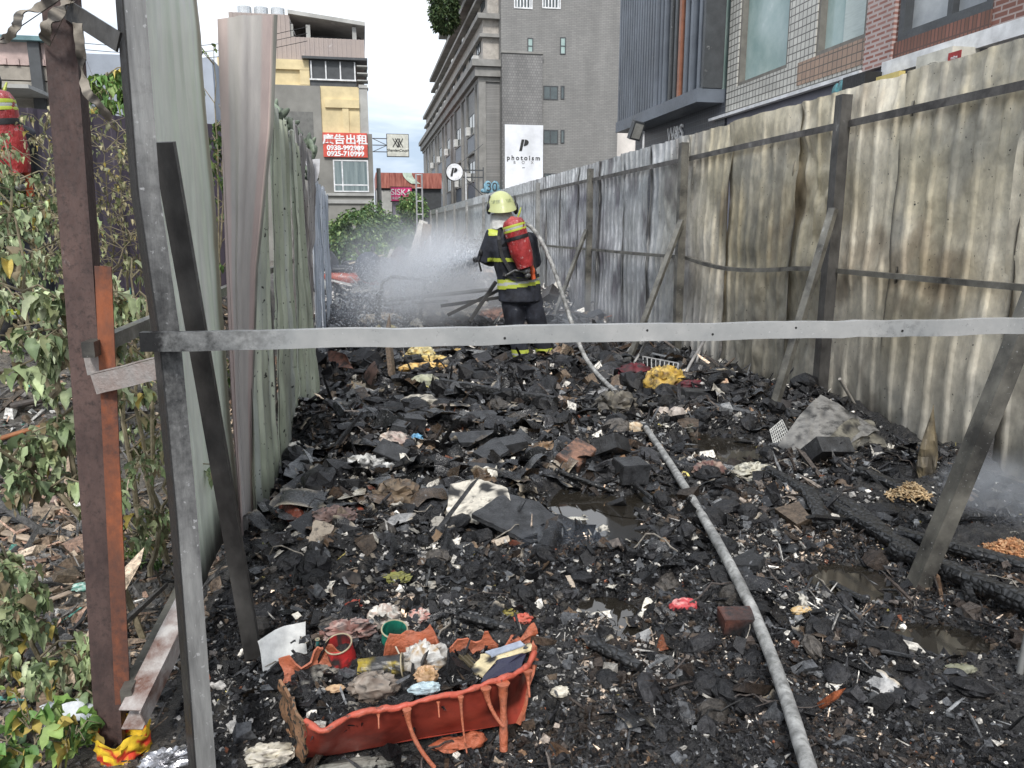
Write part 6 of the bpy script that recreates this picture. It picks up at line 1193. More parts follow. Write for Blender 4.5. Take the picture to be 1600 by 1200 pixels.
crump('yellow_flower', 'wilted yellow flower on the shrub stem left of the rusty post', 'flower', 83, 738, 11, 9, 12, [(.65, .48, .08), (.5, .35, .06)], 64, noise=.5, dz=3)
# ------------------------------------------------------------------ the melted red storage bin and what is in it
redp = mat('red_plastic', [(.16, .022, .014), (.33, .042, .025), (.44, .065, .04)], rough=.42, scale=7, bump=.25, bscale=18, bdist=.006, attr=True, speck=(.05, .02, .015), spscale=7, spth=.52, spw=.25)
melt = mat('melted_orange', [(.48, .13, .06), (.62, .22, .12), (.42, .15, .09)], rough=.4, scale=18, bump=1, bscale=45, bdist=.010, speck=(.12, .05, .03), spscale=40, spth=.55, spw=.15)
crust = mat('burnt_crust', [(.10, .07, .04), (.25, .16, .09), (.42, .22, .12)], rough=.6, scale=22, bump=1, bscale=50, bdist=.01, speck=(.03, .03, .025), spscale=50, spth=.55)
rb = thing('storage_bin', 'half melted red plastic storage bin full of burnt household things', 'bin', (.08, 2.25, 0))
FLb, FRb = PZ(474, 1192, 0.01), PZ(812, 1133, .01); zt = .20
topf = [(478, 1122), (500, 1134), (516, 1131), (543, 1117), (590, 1104), (640, 1095), (690, 1083), (733, 1073), (765, 1064), (795, 1054), (820, 1040), (834, 1018)]
T = np.array([PZ(a, b, zt) for a, b in topf]); tl = np.concatenate([[0], np.cumsum(np.linalg.norm(np.diff(T, axis=0), axis=1))]); tl /= tl[-1]
nU, nV = 70, 16; G_ = np.zeros((nU, nV, 3)); Cc = np.ones((nU, nV, 3))
for i in range(nU):
    u = i/(nU-1); t = np.array([np.interp(u, tl, T[:, k]) for k in range(3)]); b = FLb+(FRb-FLb)*u+np.array([0, .02, 0])
    for j in range(nV):
        v = j/(nV-1); p = b*(1-v)+t*v; p = p+np.array([0, -1, 0])*(.012*math.sin(math.pi*v)+.006*vn(np.array([u*6, v*2, 1.]))+(.012*v**6)); p[2] += .006*vn(np.array([u*14, 2., 0]))*v; G_[i, j] = p
        dk = 1-.75*float(sstep(np.array(u), .72, .8)*(1-sstep(np.array(u), .95, 1))*sstep(np.array(v), .25, .4)*(1-sstep(np.array(v), .85, .95))); Cc[i, j] = (dk, dk*1.05, dk*1.05+.0)
m_ = MB(); m_.shell(G_, .005, Cc); obj('front_wall', m_, redp, rb, smooth=True)
m_ = MB(); rim = [G_[i, -1]+np.array([0, -.003, .002+.004*vn(np.array([i*.6, 1, 2.]))]) for i in range(nU)]; m_.tube(rim, [.008+.003*vn(np.array([i*.4, 4, 2.])) for i in range(nU)], 8); obj('rim', m_, mat('rim_red', [(.50, .09, .055), (.60, .13, .08), (.42, .10, .06)], rough=.4, scale=14, bump=.8, bscale=50, bdist=.006, speck=(.05, .03, .02), spscale=30, spth=.54, spw=.12), rb, smooth=True)
BLt = PZ(440, 1052, .19); BRt = PZ(836, 990, .23); W_ = []
for (a_t, b_t, a_b, nm) in ((G_[0, -1], BLt, FLb, 'left'), (G_[-1, -1], BRt, FRb, 'right')):
    bb = a_b+(b_t-a_t)*np.array([1, 1, 0])*.9; g = np.zeros((16, 12, 3))
    for i in range(16):
        for j in range(12):
            u, v = i/15, j/11; p = (a_b*(1-u)+bb*u)*(1-v)+(a_t*(1-u)+b_t*u)*v; p[2] += (.03*vn(np.array([u*4, v, 9.]))-.02*math.sin(math.pi*u))*v; p[0] += .012*vn(np.array([u*5, v*4, 2.])); g[i, j] = p
    m_ = MB(); m_.shell(g, .008); obj('side_wall', m_, crust if nm == 'left' else melt, rb, smooth=True)
m_ = MB()
for (u, n, w0, w1, ex, ez) in ((.40, 9, .020, .012, .07, .17), (.60, 9, .012, .005, .012, .16), (.775, 12, .030, .026, -.004, .20), (.70, 7, .022, .010, .045, .11), (.90, 5, .022, .006, 0, .07), (.52, 3, .008, .004, 0, .03), (.30, 3, .008, .005, 0, .025)):
    i = int(u*(nU-1)); p0 = G_[i, -1]+np.array([0, -.012, .002]); P = []; rr_ = []
    for k in range(n+1):
        t = k/n; P.append(p0+np.array([ex*t*t, -.03*t**1.5-.01, -ez*t])); rr_.append((w0*.7*(1-t)**8+w0*.65*(1-t)+w1*t)*.5*(1+.15*vn(np.array([k*.9, u*9, 0]))))
    m_.tube(P, rr_, 9, flat=1.0)
p = G_[int(.775*(nU-1)), 0]; m_.ell(p+(0, -.05, .0), (.035, .03, .02), noise=.4, nu=18, nv=12); m_.ell(p+(-.06, -.05, -.005), (.06, .03, .014), noise=.6, nu=18, nv=12, seed=4)
obj('melted_drips', m_, melt, rb, smooth=True)
# ragged remains of the back wall
g = np.zeros((60, 6, 3))
for i in range(60):
    u = i/59; b0 = BLt*(1-u)+BRt*u; hh_ = .05+.055*float(vn(np.array([u*9, 1., 4.])))+.03*float(vn(np.array([u*31, 2., 4.])))-.05*(.25 < u < .4)
    for j in range(6): g[i, j] = (b0[0]+.008*math.sin(u*30+j), b0[1]+.012*float(vn(np.array([u*12, j*.6, 1.]))), .16+max(.01, hh_)*1.1*j/5+.03*u)
m_ = MB(); m_.shell(g, .006); obj('back_wall', m_, melt, rb, smooth=True)
# heap of ash inside the bin
cB = (G_[nU//2, -1]+(BLt+BRt)/2)/2
m_ = MB(); n = 70; ug = np.linspace(0, 1, n); gg = np.zeros((n, n, 3))
UU, VV_ = np.meshgrid(ug, ug, indexing='ij'); A, B2, C2, D = G_[2, -1]+(.01, .02, 0), G_[-3, -1]+(-.015, .015, 0), BRt+(-.02, .06, 0), BLt+(.02, .06, 0)
gg = A*((1-UU)*(1-VV_))[..., None]+B2*(UU*(1-VV_))[..., None]+C2*(UU*VV_)[..., None]+D*((1-UU)*VV_)[..., None]
gg[..., 2] = .145+.05*VV_+.035*fbm(np.stack([UU*7, VV_*5, UU*0], -1), 4)+.02*(1-2*np.abs(fbm(np.stack([UU*20, VV_*14, UU*0+3], -1), 3)))
cc = mixc((.012, .012, .013), (.05, .05, .052), sstep(fbm(gg*50, 3), -.1, .4)); cc = mixc(cc, (.30, .29, .26), sstep(fbm(gg*26+4, 4), .22, .42)*(1-sstep(UU, .15, .35)))
m_.grid(gg, cc); obj('ash_heap', m_, gm, rb, smooth=True)
XY_ = rng.uniform(0, 1, (9000, 2)); P_ = A*((1-XY_[:, :1])*(1-XY_[:, 1:]))+B2*(XY_[:, :1]*(1-XY_[:, 1:]))+C2*(XY_[:, :1]*XY_[:, 1:])+D*((1-XY_[:, :1])*XY_[:, 1:])
_h = height; height = lambda x, y: .165+.07*np.clip((y-2.1)/.4, 0, 1)+.03*fbm(np.stack([x*16, y*16, x*0], -1), 3)
o = scatter('bin_ash_flakes', P_[:, :2], np.exp(rng.normal(0, .55, 9000))*.010, pick(9000, CHT), cm, 'ash flakes and burnt bits heaped in the red bin', 'ash'); mats('bin_burnt_sheets', 160, 'curled burnt scraps of paper and film heaped in the red bin', 'burnt scraps', 'sheet', 95, [(-.27, .42, 2.12, 2.55, .006, .020)], ST, glossy, clear=False); height = _h
canm = mat('scorched_can', [(.7, .7, .7), (1, 1, 1), (1.15, 1.15, 1.15)], rough=.35, scale=14, bump=.4, bscale=40, bdist=.004, attr=True, speck=(.03, .03, .03), spscale=16, spth=.5, spw=.14)
def can(name, label, px, py, z, r, h, R, c, c2, thr=0., open_=True):
    p = PZ(px, py, z); root = thing(name, label, 'can', p); m_ = MB(); n = 24; V = []
    prof = [(r*.98, 0), (r, .004), (r, h-.004), (r*.99, h)]; prof += [(r*.9, h), (r*.88, h*.4)] if open_ else []
    ang = np.linspace(0, 2*math.pi, n, endpoint=False); rings = []
    for (a, z_) in [(r, h*k/9) for k in range(10)]+([(r*.93, h), (r*.9, h*.3)] if open_ else [(r*.5, h*.99)]): rings.append(np.stack([a*np.cos(ang), a*np.sin(ang), np.full(n, z_)], -1))
    V = np.vstack(rings); k = len(rings); Fc = [(i*n+j, i*n+(j+1) % n, (i+1)*n+(j+1) % n, (i+1)*n+j) for i in range(k-1) for j in range(n)]+[tuple(range(n-1, -1, -1)), tuple((k-1)*n+j for j in range(n))]
    V = V+.003*vn(V*60)[:, None]; W2 = V@rot(*R).T+p; col = mixc(c, c2, sstep(fbm(V*30+px, 3)+thr, 0, .2)); m_.add(W2, Fc, col); obj('body', m_, canm, root, smooth=False)
    m_ = MB(); P = np.stack([r*1.02*np.cos(ang), r*1.02*np.sin(ang), np.full(n, h)], -1)@rot(*R).T+p; m_.tube(np.vstack([P, P[:1]]), .0025, 6, c=(.35, .3, .2), cap=False); obj('rim', m_, thm, root, smooth=True)
can('tin_can', 'green tin can standing in the red bin', 615, 1022, .16, .040, .105, (.25, .05, 0), (.02, .22, .15), (.02, .03, .03), -.12)
can('tin_can', 'red scorched tin can left of the green can', 540, 1042, .17, .040, .10, (.2, -.25, .3), (.58, .04, .04), (.05, .04, .04), .0)
can('tin_can', 'blackened can lying on its side with yellow patches in the red bin', 562, 1048, .20, .034, .13, (0, 1.45, -.15), (.03, .03, .03), (.35, .26, .03), -.1, open_=False)
can('tin_can', 'thin teal tube standing at the left end of the red bin', 498, 1028, .14, .006, .07, (.1, 0, 0), (.04, .18, .17), (.03, .05, .05), -.1, open_=False)
def inbin(fn, *a, **k):
    global height; a = list(a); a[5] *= 1.25; a[6] *= 1.2; a[7] *= 1.35
    old = height; height = lambda x, y: np.full_like(np.asarray(x, float), .195)
    try: return fn(*a, **k)
    finally: height = old
inbin(crump, 'wrapped_bundle', 'white wrapped bundle in the middle of the red bin', 'bundle', 664, 1036, 24, 15, 17, [(.62, .62, .60), (.45, .42, .38), (.3, .2, .1)], 71, noise=.5, dz=.3)
inbin(crump, 'toy_lump', 'small pinkish melted lump below the white bundle in the bin', 'lump', 666, 1058, 12, 8, 9, [(.55, .36, .22), (.4, .25, .12)], 72, noise=.55)
inbin(crump, 'paper_scrap', 'pale blue paper scrap at the front rim of the red bin', 'paper', 664, 1078, 17, 7, 6, [(.5, .62, .66), (.35, .45, .5)], 73)
inbin(crump, 'burnt_rag', 'grey brown folded cloth at left in the red bin', 'cloth', 585, 1078, 26, 13, 14, [(.20, .16, .13), (.30, .26, .22), (.05, .045, .04)], 74, noise=.5)
inbin(crump, 'paper_scrap', 'cream paper scrap among the ash in the left half of the bin', 'paper', 524, 1078, 10, 5, 4, [(.55, .38, .22), (.4, .25, .15)], 75)
inbin(crump, 'burnt_rag', 'pink burnt mass behind the red can in the bin', 'rag', 545, 990, 24, 10, 10, [(.26, .13, .11), (.4, .3, .27), (.06, .05, .05)], 76, noise=.8)
inbin(crump, 'burnt_paper', 'white curled burnt paper behind the green can', 'paper', 600, 968, 14, 8, 11, [(.62, .60, .55), (.45, .35, .3)], 77, noise=.8)
for i, (px, py, w, h, a, lb_) in enumerate([(706, 1040, 16, 30, .3, 'charred book standing right of the white bundle'), (728, 1045, 8, 26, .15, 'thin olive burnt book beside the charred one')]):
    p = PZ(px, py, .17); m_ = MB()
    for k in range(7): m_.box((-.014+.004*k, -.03, -.03), (-.011+.004*k, .03, .035-.003*(k % 3)), R=rot(.15, a+.03*k, .5), o=p, c=(.03, .03, .032) if i == 0 else (.12, .10, .06))
    o = obj('burnt_book', m_, burnm); tag(o, lb_, 'book')
slab('folder', 'dark navy folder in the right end of the red bin', 'folder', [(752, 1066, .185), (762, 1036, .2), (816, 1020, .225), (822, 1022, .215), (812, 1046, .19)], .008, c=(.025, .025, .05), jag=.002, mt=shin)
slab('paper_stack', 'cream scorched papers behind the navy folder', 'paper', [(738, 1045, .2), (752, 1022, .21), (828, 1004, .235), (830, 1014, .228), (770, 1034, .205), (755, 1056, .19)], .006, c=(.66, .56, .34), burn=.0, mt=burnm, jag=.006)
slab('paper_stack', 'grey blue printed paper at the back of the red bin', 'paper', [(758, 1018, .22), (812, 1000, .245), (820, 1006, .238), (768, 1026, .216)], .004, c=(.30, .34, .42), mt=burnm, jag=.004)
rod('thin_stick', 'thin pale stick leaning by the green can', 'stick', [(640, 1054, .17), (618, 1010, .25)], .0025, (.6, .55, .45))

# ------------------------------------------------------------------ firefighter
FY = 8.35
def fp(px, py, dy=0.): return PY(px, py, FY+dy)
navyc = mat('turnout_cloth', [(.007, .008, .013), (.014, .016, .025), (.03, .034, .048)], rough=.75, scale=9, bump=.5, bscale=60, bdist=.004)
lime = mat('reflective_lime', [(.42, .50, .05), (.55, .62, .08), (.5, .55, .1)], rough=.5, scale=12, bump=.2, bscale=60); silver = mat('reflective_silver', [(.35, .37, .36), (.5, .52, .5)], rough=.35, scale=12)
skin = mat('skin', [(.36, .21, .15), (.42, .26, .19)], rough=.55, scale=10, bump=.2); helm = mat('helmet_shell', [(.50, .54, .27), (.60, .63, .33), (.46, .48, .22)], rough=.4, scale=6, bump=.15, speck=(.1, .1, .06), spscale=26, spth=.72)
red_c = mat('cylinder_cover', [(.17, .012, .015), (.30, .025, .03), (.44, .05, .05)], rough=.3, scale=9, bump=.9, bscale=16, bdist=.02, stretch=(1, 1, .5), speck=(.6, .42, .42), spscale=18, spth=.6, spw=.1); blk = plain('black_gear', (.015, .015, .017), rough=.45, bump=.3)  # cylinder cover: the pale specks are glints painted into its colour
ffz = H1(1.8, FY)
ff = thing('person', 'firefighter seen from behind in dark gear with red air cylinder, spraying water', 'person', (fp(830, 575)[0], FY, ffz))
hipC, waist, chest, neck, head = fp(812, 462), fp(806, 425, -.01), fp(799, 385, -.03), fp(790, 352, .02), fp(783, 327, .05)
shL, shR = fp(771, 368, 0), fp(827, 372, 0); elL, elR = fp(757, 403, .02), fp(837, 408, .08); haL, haR = fp(768, 408, .33), fp(800, 402, .42)
kL, kR = fp(806, 516, .02), fp(843, 514, .03); aL, aR = fp(815, 556, 0), fp(851, 552, .05); hL, hR = fp(800, 466), fp(829, 466)
def limb(m, P, R, n=14, fl=1.): m.tube(np.array(P), R, n, flat=fl)
def torso(m, k=1.): limb(m, [hipC+(0, 0, -.03), hipC+(0, 0, .06), waist, (waist+chest)/2, chest, (chest+neck)/2+(0, 0, -.01), neck+(0, 0, -.03)], np.array([.16, .158, .146, .150, .160, .135, .075])*k, 20, 1.5)
# body (one continuous surface) with a face
m = MB(); torso(m, .82); 
for s_, e_, h_, hp, kk, an in ((shL, elL, haL, hL, kL, aL), (shR, elR, haR, hR, kR, aR)):
    limb(m, [s_, e_, h_], [.055, .042, .03]); limb(m, [hp, kk, an, an+(0, .0, -.08)], [.09, .06, .045, .045]); limb(m, [an+(0, -.04, -.07), an+(0, .16, -.09)], [.045, .035])
limb(m, [neck+(0, 0, -.06), head], [.062, .06]); m.ell(head+(0, .01, .0), (.078, .098, .118), nu=24, nv=18); m.ell(head+(-.006, .108, -.01), (.014, .022, .022)); m.ell(head+(0, .085, -.09), (.035, .03, .03))
for s_ in (-1, 1): m.ell(head+(s_*.078, .0, -.01), (.012, .02, .03)); m.ell(head+(s_*.03, .088, .018), (.014, .012, .008))
b_ = fuse(m, .013, 3); obj('body', b_, skin, ff, smooth=True)
m = MB(); torso(m, 1.)
for s_, e_, h_ in ((shL, elL, haL), (shR, elR, haR)): limb(m, [(s_*.6+chest*.4)+(0, 0, .02), s_, e_, h_], [.10, .092, .078, .06])
limb(m, [hipC+(0, 0, -.06), hipC+(0, 0, .05)], [.17, .16], 22, 1.42); limb(m, [neck+(0, 0, -.06), neck+(0, 0, .02)], [.085, .075], 16, 1.1)
jk = fuse(m, .013, 5, folds=.011, fs=6., seed=3); obj('jacket', jk, navyc, ff, smooth=True)
m = MB()
for hp, kk, an in ((hL, kL, aL), (hR, kR, aR)): limb(m, [hp+(0, 0, .03), (hp+kk)/2, kk, (kk+an)/2, an+(0, 0, .0)], [.118, .112, .098, .092, .085], 18, 1.05)
limb(m, [hipC+(0, 0, -.08), hipC+(0, 0, .08)], [.13, .13], 20, 1.35); tr = fuse(m, .013, 5, folds=.013, fs=5.5, seed=8); obj('trousers', tr, navyc, ff, smooth=True)
def band(name, src, cond, mt, off=.005):
    V, Fc = src.v[0], src.f; FA = [q_ for q_ in Fc if cond(V[list(q_)].mean(0))]
    if not FA: return
    FN = np.array([q_[:3] for q_ in Fc]); fn = np.cross(V[FN[:, 1]]-V[FN[:, 0]], V[FN[:, 2]]-V[FN[:, 0]]); nn = np.zeros_like(V)
    for k in range(3): np.add.at(nn, FN[:, k], fn)
    nn /= np.linalg.norm(nn, axis=1)[:, None]+1e-9; ids = sorted({i for q_ in FA for i in q_}); mp_ = {i: k for k, i in enumerate(ids)}; m = MB(); W2 = V[ids]+nn[ids]*off; m.add(W2, [tuple(mp_[i] for i in q_) for q_ in FA]); m.add(V[ids]+nn[ids]*.001, [tuple(mp_[i] for i in q_[::-1]) for q_ in FA]); return obj(name, m, mt, ff, smooth=True)
def zpx(py, Y=FY): return PY(812, py, Y)[2]
tl_ = lambda c: c[2]+(c[0]-hipC[0])*-.12
ax_ = lambda c, lim=.3: abs(c[0]-waist[0]) < lim
band('hem_stripe', jk, lambda c: zpx(447) < tl_(c) < zpx(441.5) and ax_(c), lime); band('hem_stripe', jk, lambda c: zpx(441.5) <= tl_(c) < zpx(437.5) and ax_(c), silver); band('hem_stripe', jk, lambda c: zpx(437.5) <= tl_(c) < zpx(432) and ax_(c), lime)
band('back_stripe', jk, lambda c: zpx(408) < c[2] < zpx(402) and abs(c[0]-chest[0]) < .26 and c[1] < FY+.02, lime)
band('shoulder_patch', jk, lambda c: zpx(368) < c[2] < zpx(357) and fp(762, 360)[0] < c[0] < fp(776, 360)[0] and c[1] < FY+.03, lime)
band('leg_stripe', tr, lambda c: zpx(558) < c[2] < zpx(546), lime); band('leg_stripe', tr, lambda c: zpx(553.5) < c[2] < zpx(550.5), silver, off=.008)
for an in (aL, aR):
    m = MB(); limb(m, [an+(0, 0, .02), an+(0, 0, -.06), an+(0, .02, -.1)], [.07, .07, .075]); limb(m, [an+(0, -.04, -.10), an+(0, .2, -.11)], [.058, .05], 12, 1.); obj('boot', fuse(m, .012, 3), blk, ff, smooth=True)
for hnd, dr in ((haL, 1), (haR, -1)):
    m = MB(); m.ell(hnd+(0, .04, 0), (.045, .06, .03), R=rot(0, .3*dr, 0)); limb(m, [hnd+(0, -.05, 0), hnd+(0, .02, 0)], [.055, .045])
    for k in range(4):
        b0 = hnd+np.array([(-.033+.022*k)*1., .085, .005]); l = (.03, .036, .034, .026)[k]; limb(m, [b0, b0+(dr*.01, l, -.012), b0+(dr*.015, l*1.1, -.042), b0+(dr*.01, l*.4, -.06)], [.0125, .012, .011, .009], 8)
    limb(m, [hnd+(dr*.04, .02, 0), hnd+(dr*.065, .055, -.015), hnd+(dr*.05, .085, -.035)], [.015, .013, .011], 8); obj('glove', fuse(m, .006, 2), blk, ff, smooth=True)
# helmet
m = MB(); G_ = []; hc = head+(0, .0, .025)
for i in range(17):
    ph = math.pi/2*i/16; row = []
    for j in range(37):
        a = 2*math.pi*j/36; rx, ry, rz = .152, .172, .165; back = max(0, -math.sin(a)); rr2 = math.sin(ph); low = -.07*back*(i/16)**3-.02*(i/16)**3
        ridge = 1+.05*math.exp(-(math.cos(a)/.22)**2)*math.sin(ph*1.2)
        p = np.array([rx*rr2*math.cos(a)*ridge, ry*rr2*math.sin(a)*ridge, rz*math.cos(ph)*ridge+low]); 
        if i >= 15: p[:2] *= 1.05+.03*(i-15)
        row.append(rot(-.12, -.10, 0)@p+hc)
    G_.append(row)
m.shell(np.array(G_), .006); obj('helmet', m, helm, ff, smooth=True)
band_rows = []; m = MB()
for ph in (1.12, 1.3):
    band_rows.append([rot(-.12, -.10, 0)@np.array([.1475*math.sin(ph)*math.cos(a), .1715*math.sin(ph)*math.sin(a), .1685*math.cos(ph)-.05*max(0, -math.sin(a))*(ph/1.57)**3])+hc for a in np.linspace(math.pi*1.12, math.pi*1.88, 14)])
m.shell(np.array(band_rows), .004); obj('helmet_stripe', m, mat('helmet_stripe', [(.5, .55, .25), (.12, .13, .08)], rough=.4, scale=28, stretch=(1, 1, .2)), ff, smooth=True)
m = MB(); G_ = []
for k in range(9):
    z = -.035-.02*k; w_ = .105+.005*k; G_.append([rot(0, -.12, 0)@np.array([w_*math.cos(a)*1.02, w_*math.sin(a)+.02-.004*k, z+.012*math.sin(a*9)*k/9])+head for a in np.linspace(math.pi*.92, math.pi*2.08, 26)])
m.shell(np.array(G_), .006); obj('neck_cover', m, mat('white_neck_cloth', [(.62, .62, .6), (.75, .75, .73), (.4, .4, .39)], rough=.8, scale=16, bump=.6, bscale=30), ff, smooth=True)
for s_, px in ((-1, 764), (1, 806)):
    m = MB(); p = fp(px, 326, .02); m.ell(p, (.028, .05, .065)); m.bar(p+(0, 0, .05), p+(-.01*s_, .02, .14), .02, .03, up=(0, 1, 0)); obj('ear_guard', fuse(m, .007, 2), blk, ff, smooth=True)
m = MB(); p = fp(809, 332, -.01); m.tube([p+(0, 0, -.05), p+(.02, 0, 0), p+(.035, -.0, .055)], [.008, .012, .006], 6); obj('chin_strap', m, lime, ff)
# breathing apparatus
ct, cb_ = fp(799, 338, -.25), fp(821, 418, -.28); dv = (cb_-ct)/np.linalg.norm(cb_-ct); Lc = np.linalg.norm(cb_-ct); P, Rr = [], []
for k in range(15):
    t = k/14; P.append(ct+dv*Lc*t); Rr.append(.108*(math.sqrt(max(0, 1-((.16-t)/.16)**2)) if t < .16 else 1)*(1-.30*max(0, (t-.55)/.45)**2)+.004)
m = MB(); m.tube(P, Rr, 26); V = m.v[0]; V += (.010*(1-2*np.abs(fbm(V*np.array([16, 16, 9]), 3))))[:, None]*(V-np.repeat(np.array(P), 26, 0))/.09; obj('air_cylinder', m, red_c, ff, smooth=True)
def cyl_band(t0, t1, mt, r=1.04, name='cylinder_band'):
    m = MB(); a, b = ct+dv*Lc*t0, ct+dv*Lc*t1; ra = np.interp(t0, np.linspace(0, 1, 15), Rr); rb_ = np.interp(t1, np.linspace(0, 1, 15), Rr); m.tube([a, (a+b)/2, b], [ra*r+.006, (ra+rb_)/2*r+.008, rb_*r+.006], 26); obj(name, m, mt, ff, smooth=True)
cyl_band(.16, .205, lime); cyl_band(.205, .245, silver, 1.03); cyl_band(.245, .285, lime); cyl_band(.38, .45, blk, 1.05, 'cylinder_strap')
m = MB(); m.ell(cb_+dv*.035, (.045, .045, .04)); m.ell(cb_+dv*.085, (.034, .034, .03)); m.tube([cb_+dv*.05, cb_+dv*.05+(-.12, .02, .02), waist+(-.14, -.15, -.03)], .012, 8); obj('valve', m, mat('valve_metal', [(.02, .02, .02), (.12, .12, .12), (.4, .4, .4)], rough=.3, metal=.5, scale=20), ff, smooth=True)
m = MB(); m.ell(fp(832, 424, -.2), (.03, .03, .05)); m.tube([fp(830, 412, -.2), fp(834, 436, -.2)], [.02, .024], 10); obj('pressure_gauge', m, mat('gauge_orange', [(.55, .09, .03), (.65, .14, .05)], rough=.4), ff, smooth=True)
m = MB(); bpl = [fp(788, 366, -.16), fp(816, 362, -.16), fp(832, 424, -.17), fp(806, 430, -.17)]; m.prism(bpl, (0, .03, 0)); obj('back_plate', m, blk, ff)
for P in ([fp(782, 352, -.05), fp(779, 372, -.165), fp(784, 400, -.175), fp(800, 428, -.19)], [fp(818, 352, -.05), fp(822, 372, -.16), fp(832, 396, -.155), fp(836, 420, -.15)], [fp(786, 428, -.14), fp(806, 437, -.18), fp(826, 436, -.18), fp(842, 430, -.1)], [fp(776, 392, -.12), fp(792, 380, -.18), fp(806, 372, -.23)]):
    m = MB(); P = np.array(P); t = np.linspace(0, len(P)-1, 12); Q = np.stack([np.interp(t, np.arange(len(P)), P[:, k]) for k in range(3)], -1)
    for a, b in zip(Q[:-1], Q[1:]): m.bar(a, b+(b-a)*.1, .036, .010, up=(0, -1, 0))
    obj('harness_strap', m, blk, ff)
m = MB(); m.tube([fp(752, 395, -.02), fp(748, 408, -.03), fp(752, 424, -.03)], [.012, .01, .012], 6); m.ell(fp(751, 395, -.02), (.022, .03, .04)); obj('hanging_strap', m, blk, ff)
ff2 = copy_tree(ff)
ff2.rotation_euler = (0, .12, .62); _l = rot(0, .12, .62)@(ct+np.array([.115, 0, -.06])-np.array(ff.location)); ff2.location = tuple(PY(16, 158, 5.9)-_l)
ff2['label'] = 'second firefighter cut by the left edge, only red air cylinder and back showing'
ff2['group'] = 'firefighters at work'; ff['group'] = 'firefighters at work'
# hose and nozzle
hp_ = [(1290, 1290), (1262, 1200), (1222, 1070), (1175, 950), (1120, 845), (1060, 745), (1010, 670), (975, 625), (940, 594)]
P = [G(a, b, .05)+(0, 0, .055) for a, b in hp_]; P += [PY(912, 558, 7.5), PY(893, 505, 7.65), PY(876, 450, 7.85), PY(858, 400, 8.0), PY(842, 368, 8.15), PY(824, 348, 8.28), PY(812, 352, 8.45), PY(800, 380, 8.72), haR+(0, -.02, .0), haL*.5+haR*.5+(0, .08, 0), haL+(-.02, .12, .0)]
P = np.array(P); t = np.linspace(0, len(P)-1, 150); Q = np.stack([np.interp(t, np.arange(len(P)), P[:, k]) for k in range(3)], -1)
for _ in range(14): Q[1:-1] = (Q[:-2]+2*Q[1:-1]+Q[2:])/4
hs = thing('fire_hose', 'white fire hose running from the foreground over the firefighter\'s right shoulder', 'hose', (1.2, 1.8, 0))
m = MB(); m.tube(Q, .0225, 14); V = m.v[0]; V += .0015*vn(V*50)[:, None]; obj('hose', m, mat('hose_canvas', [(.11, .11, .107), (.25, .25, .243), (.46, .46, .445)], rough=.6, scale=16, bump=.5, bscale=160, bdist=.002, speck=(.13, .13, .12), spscale=50, spth=.5, spw=.2), hs, smooth=True)
nz0 = Q[-1]; nzd = (fp(700, 402, 1.2)-nz0); nzd /= np.linalg.norm(nzd); m = MB(); m.tube([nz0, nz0+nzd*.08, nz0+nzd*.2, nz0+nzd*.26], [.032, .028, .024, .034], 12); obj('nozzle', m, blk, hs, smooth=True)
nz = nz0+nzd*.26

# ------------------------------------------------------------------ things beyond the spray
def far(px, py, z=0.): return G(px, py)+(0, 0, z)
m_ = MB(); fr_ = [PY(592, 490, 11.), PY(598, 440, 11.), PY(612, 432, 11.), PY(664, 438, 11.), PY(656, 498, 11.)]; m_.tube(fr_, .028, 8, c=(.10, .10, .10)); m_.tube([PY(600, 470, 10.95), PY(658, 464, 10.95), PY(770, 452, 10.6)], .03, 6, c=(.12, .12, .12)); m_.tube([PY(598, 476, 10.9), PY(700, 470, 10.8)], .02, 6, c=(.12, .12, .12)); m_.bar(PY(590, 500, 10.9), PY(592, 455, 10.9), .08, .03, up=(0, 1, 0), c=(.06, .06, .06))
o = obj('bed_frame', m_, thm, smooth=True); tag(o, 'bent tubular metal frame standing in the spray', 'frame')
for i, (a, b, lb_) in enumerate([((700, 492, 9.5), (790, 448, 9.3), 'dark pole leaning toward the firefighter\'s left side'), ((735, 500, 9.2), (775, 440, 9.2), 'second dark pole crossing behind the firefighter'), ((760, 470, 9.6), (800, 425, 9.6), 'pale grey slat leaning behind the firefighter'), ((690, 478, 9.9), (800, 462, 9.4), 'long dark bar lying flat behind the firefighter')]):
    m_ = MB(); m_.bar(PY(*a), PY(*b), .06, .04, c=(.05, .05, .05) if i != 2 else (.3, .3, .3)); o = obj('burnt_pole', m_, thm); tag(o, lb_, 'pole')
crump('striped_blanket', 'black and cream striped blanket heap behind the crossbar', 'blanket', 716, 500, 42, 16, 17, [(.02, .02, .02), (.6, .55, .47), (.02, .02, .02)], 81, noise=.5, ns=2.8, mt=thm)
crump('striped_blanket', 'cream rolled cloth on the right of the striped blanket', 'cloth', 744, 488, 17, 12, 9, [(.6, .5, .4), (.65, .6, .5)], 82, noise=.3, mt=thm, dz=1.2)
crump('straw_tuft', 'reddish brown fibre tuft against the firefighter\'s legs', 'tuft', 774, 505, 20, 12, 13, [(.22, .10, .06), (.3, .15, .1), (.05, .03, .02)], 83, noise=.9, ns=5)
crump('straw_tuft', 'brown fibre tuft in the spray left of the firefighter', 'tuft', 752, 438, 15, 10, 10, [(.35, .2, .13), (.4, .3, .2)], 84, noise=.9, ns=5)
crump('cloth_bundle', 'cream cloth just above the crossbar near the left fence', 'cloth', 596, 505, 26, 10, 9, [(.55, .48, .38), (.35, .27, .2)], 85, noise=.5)
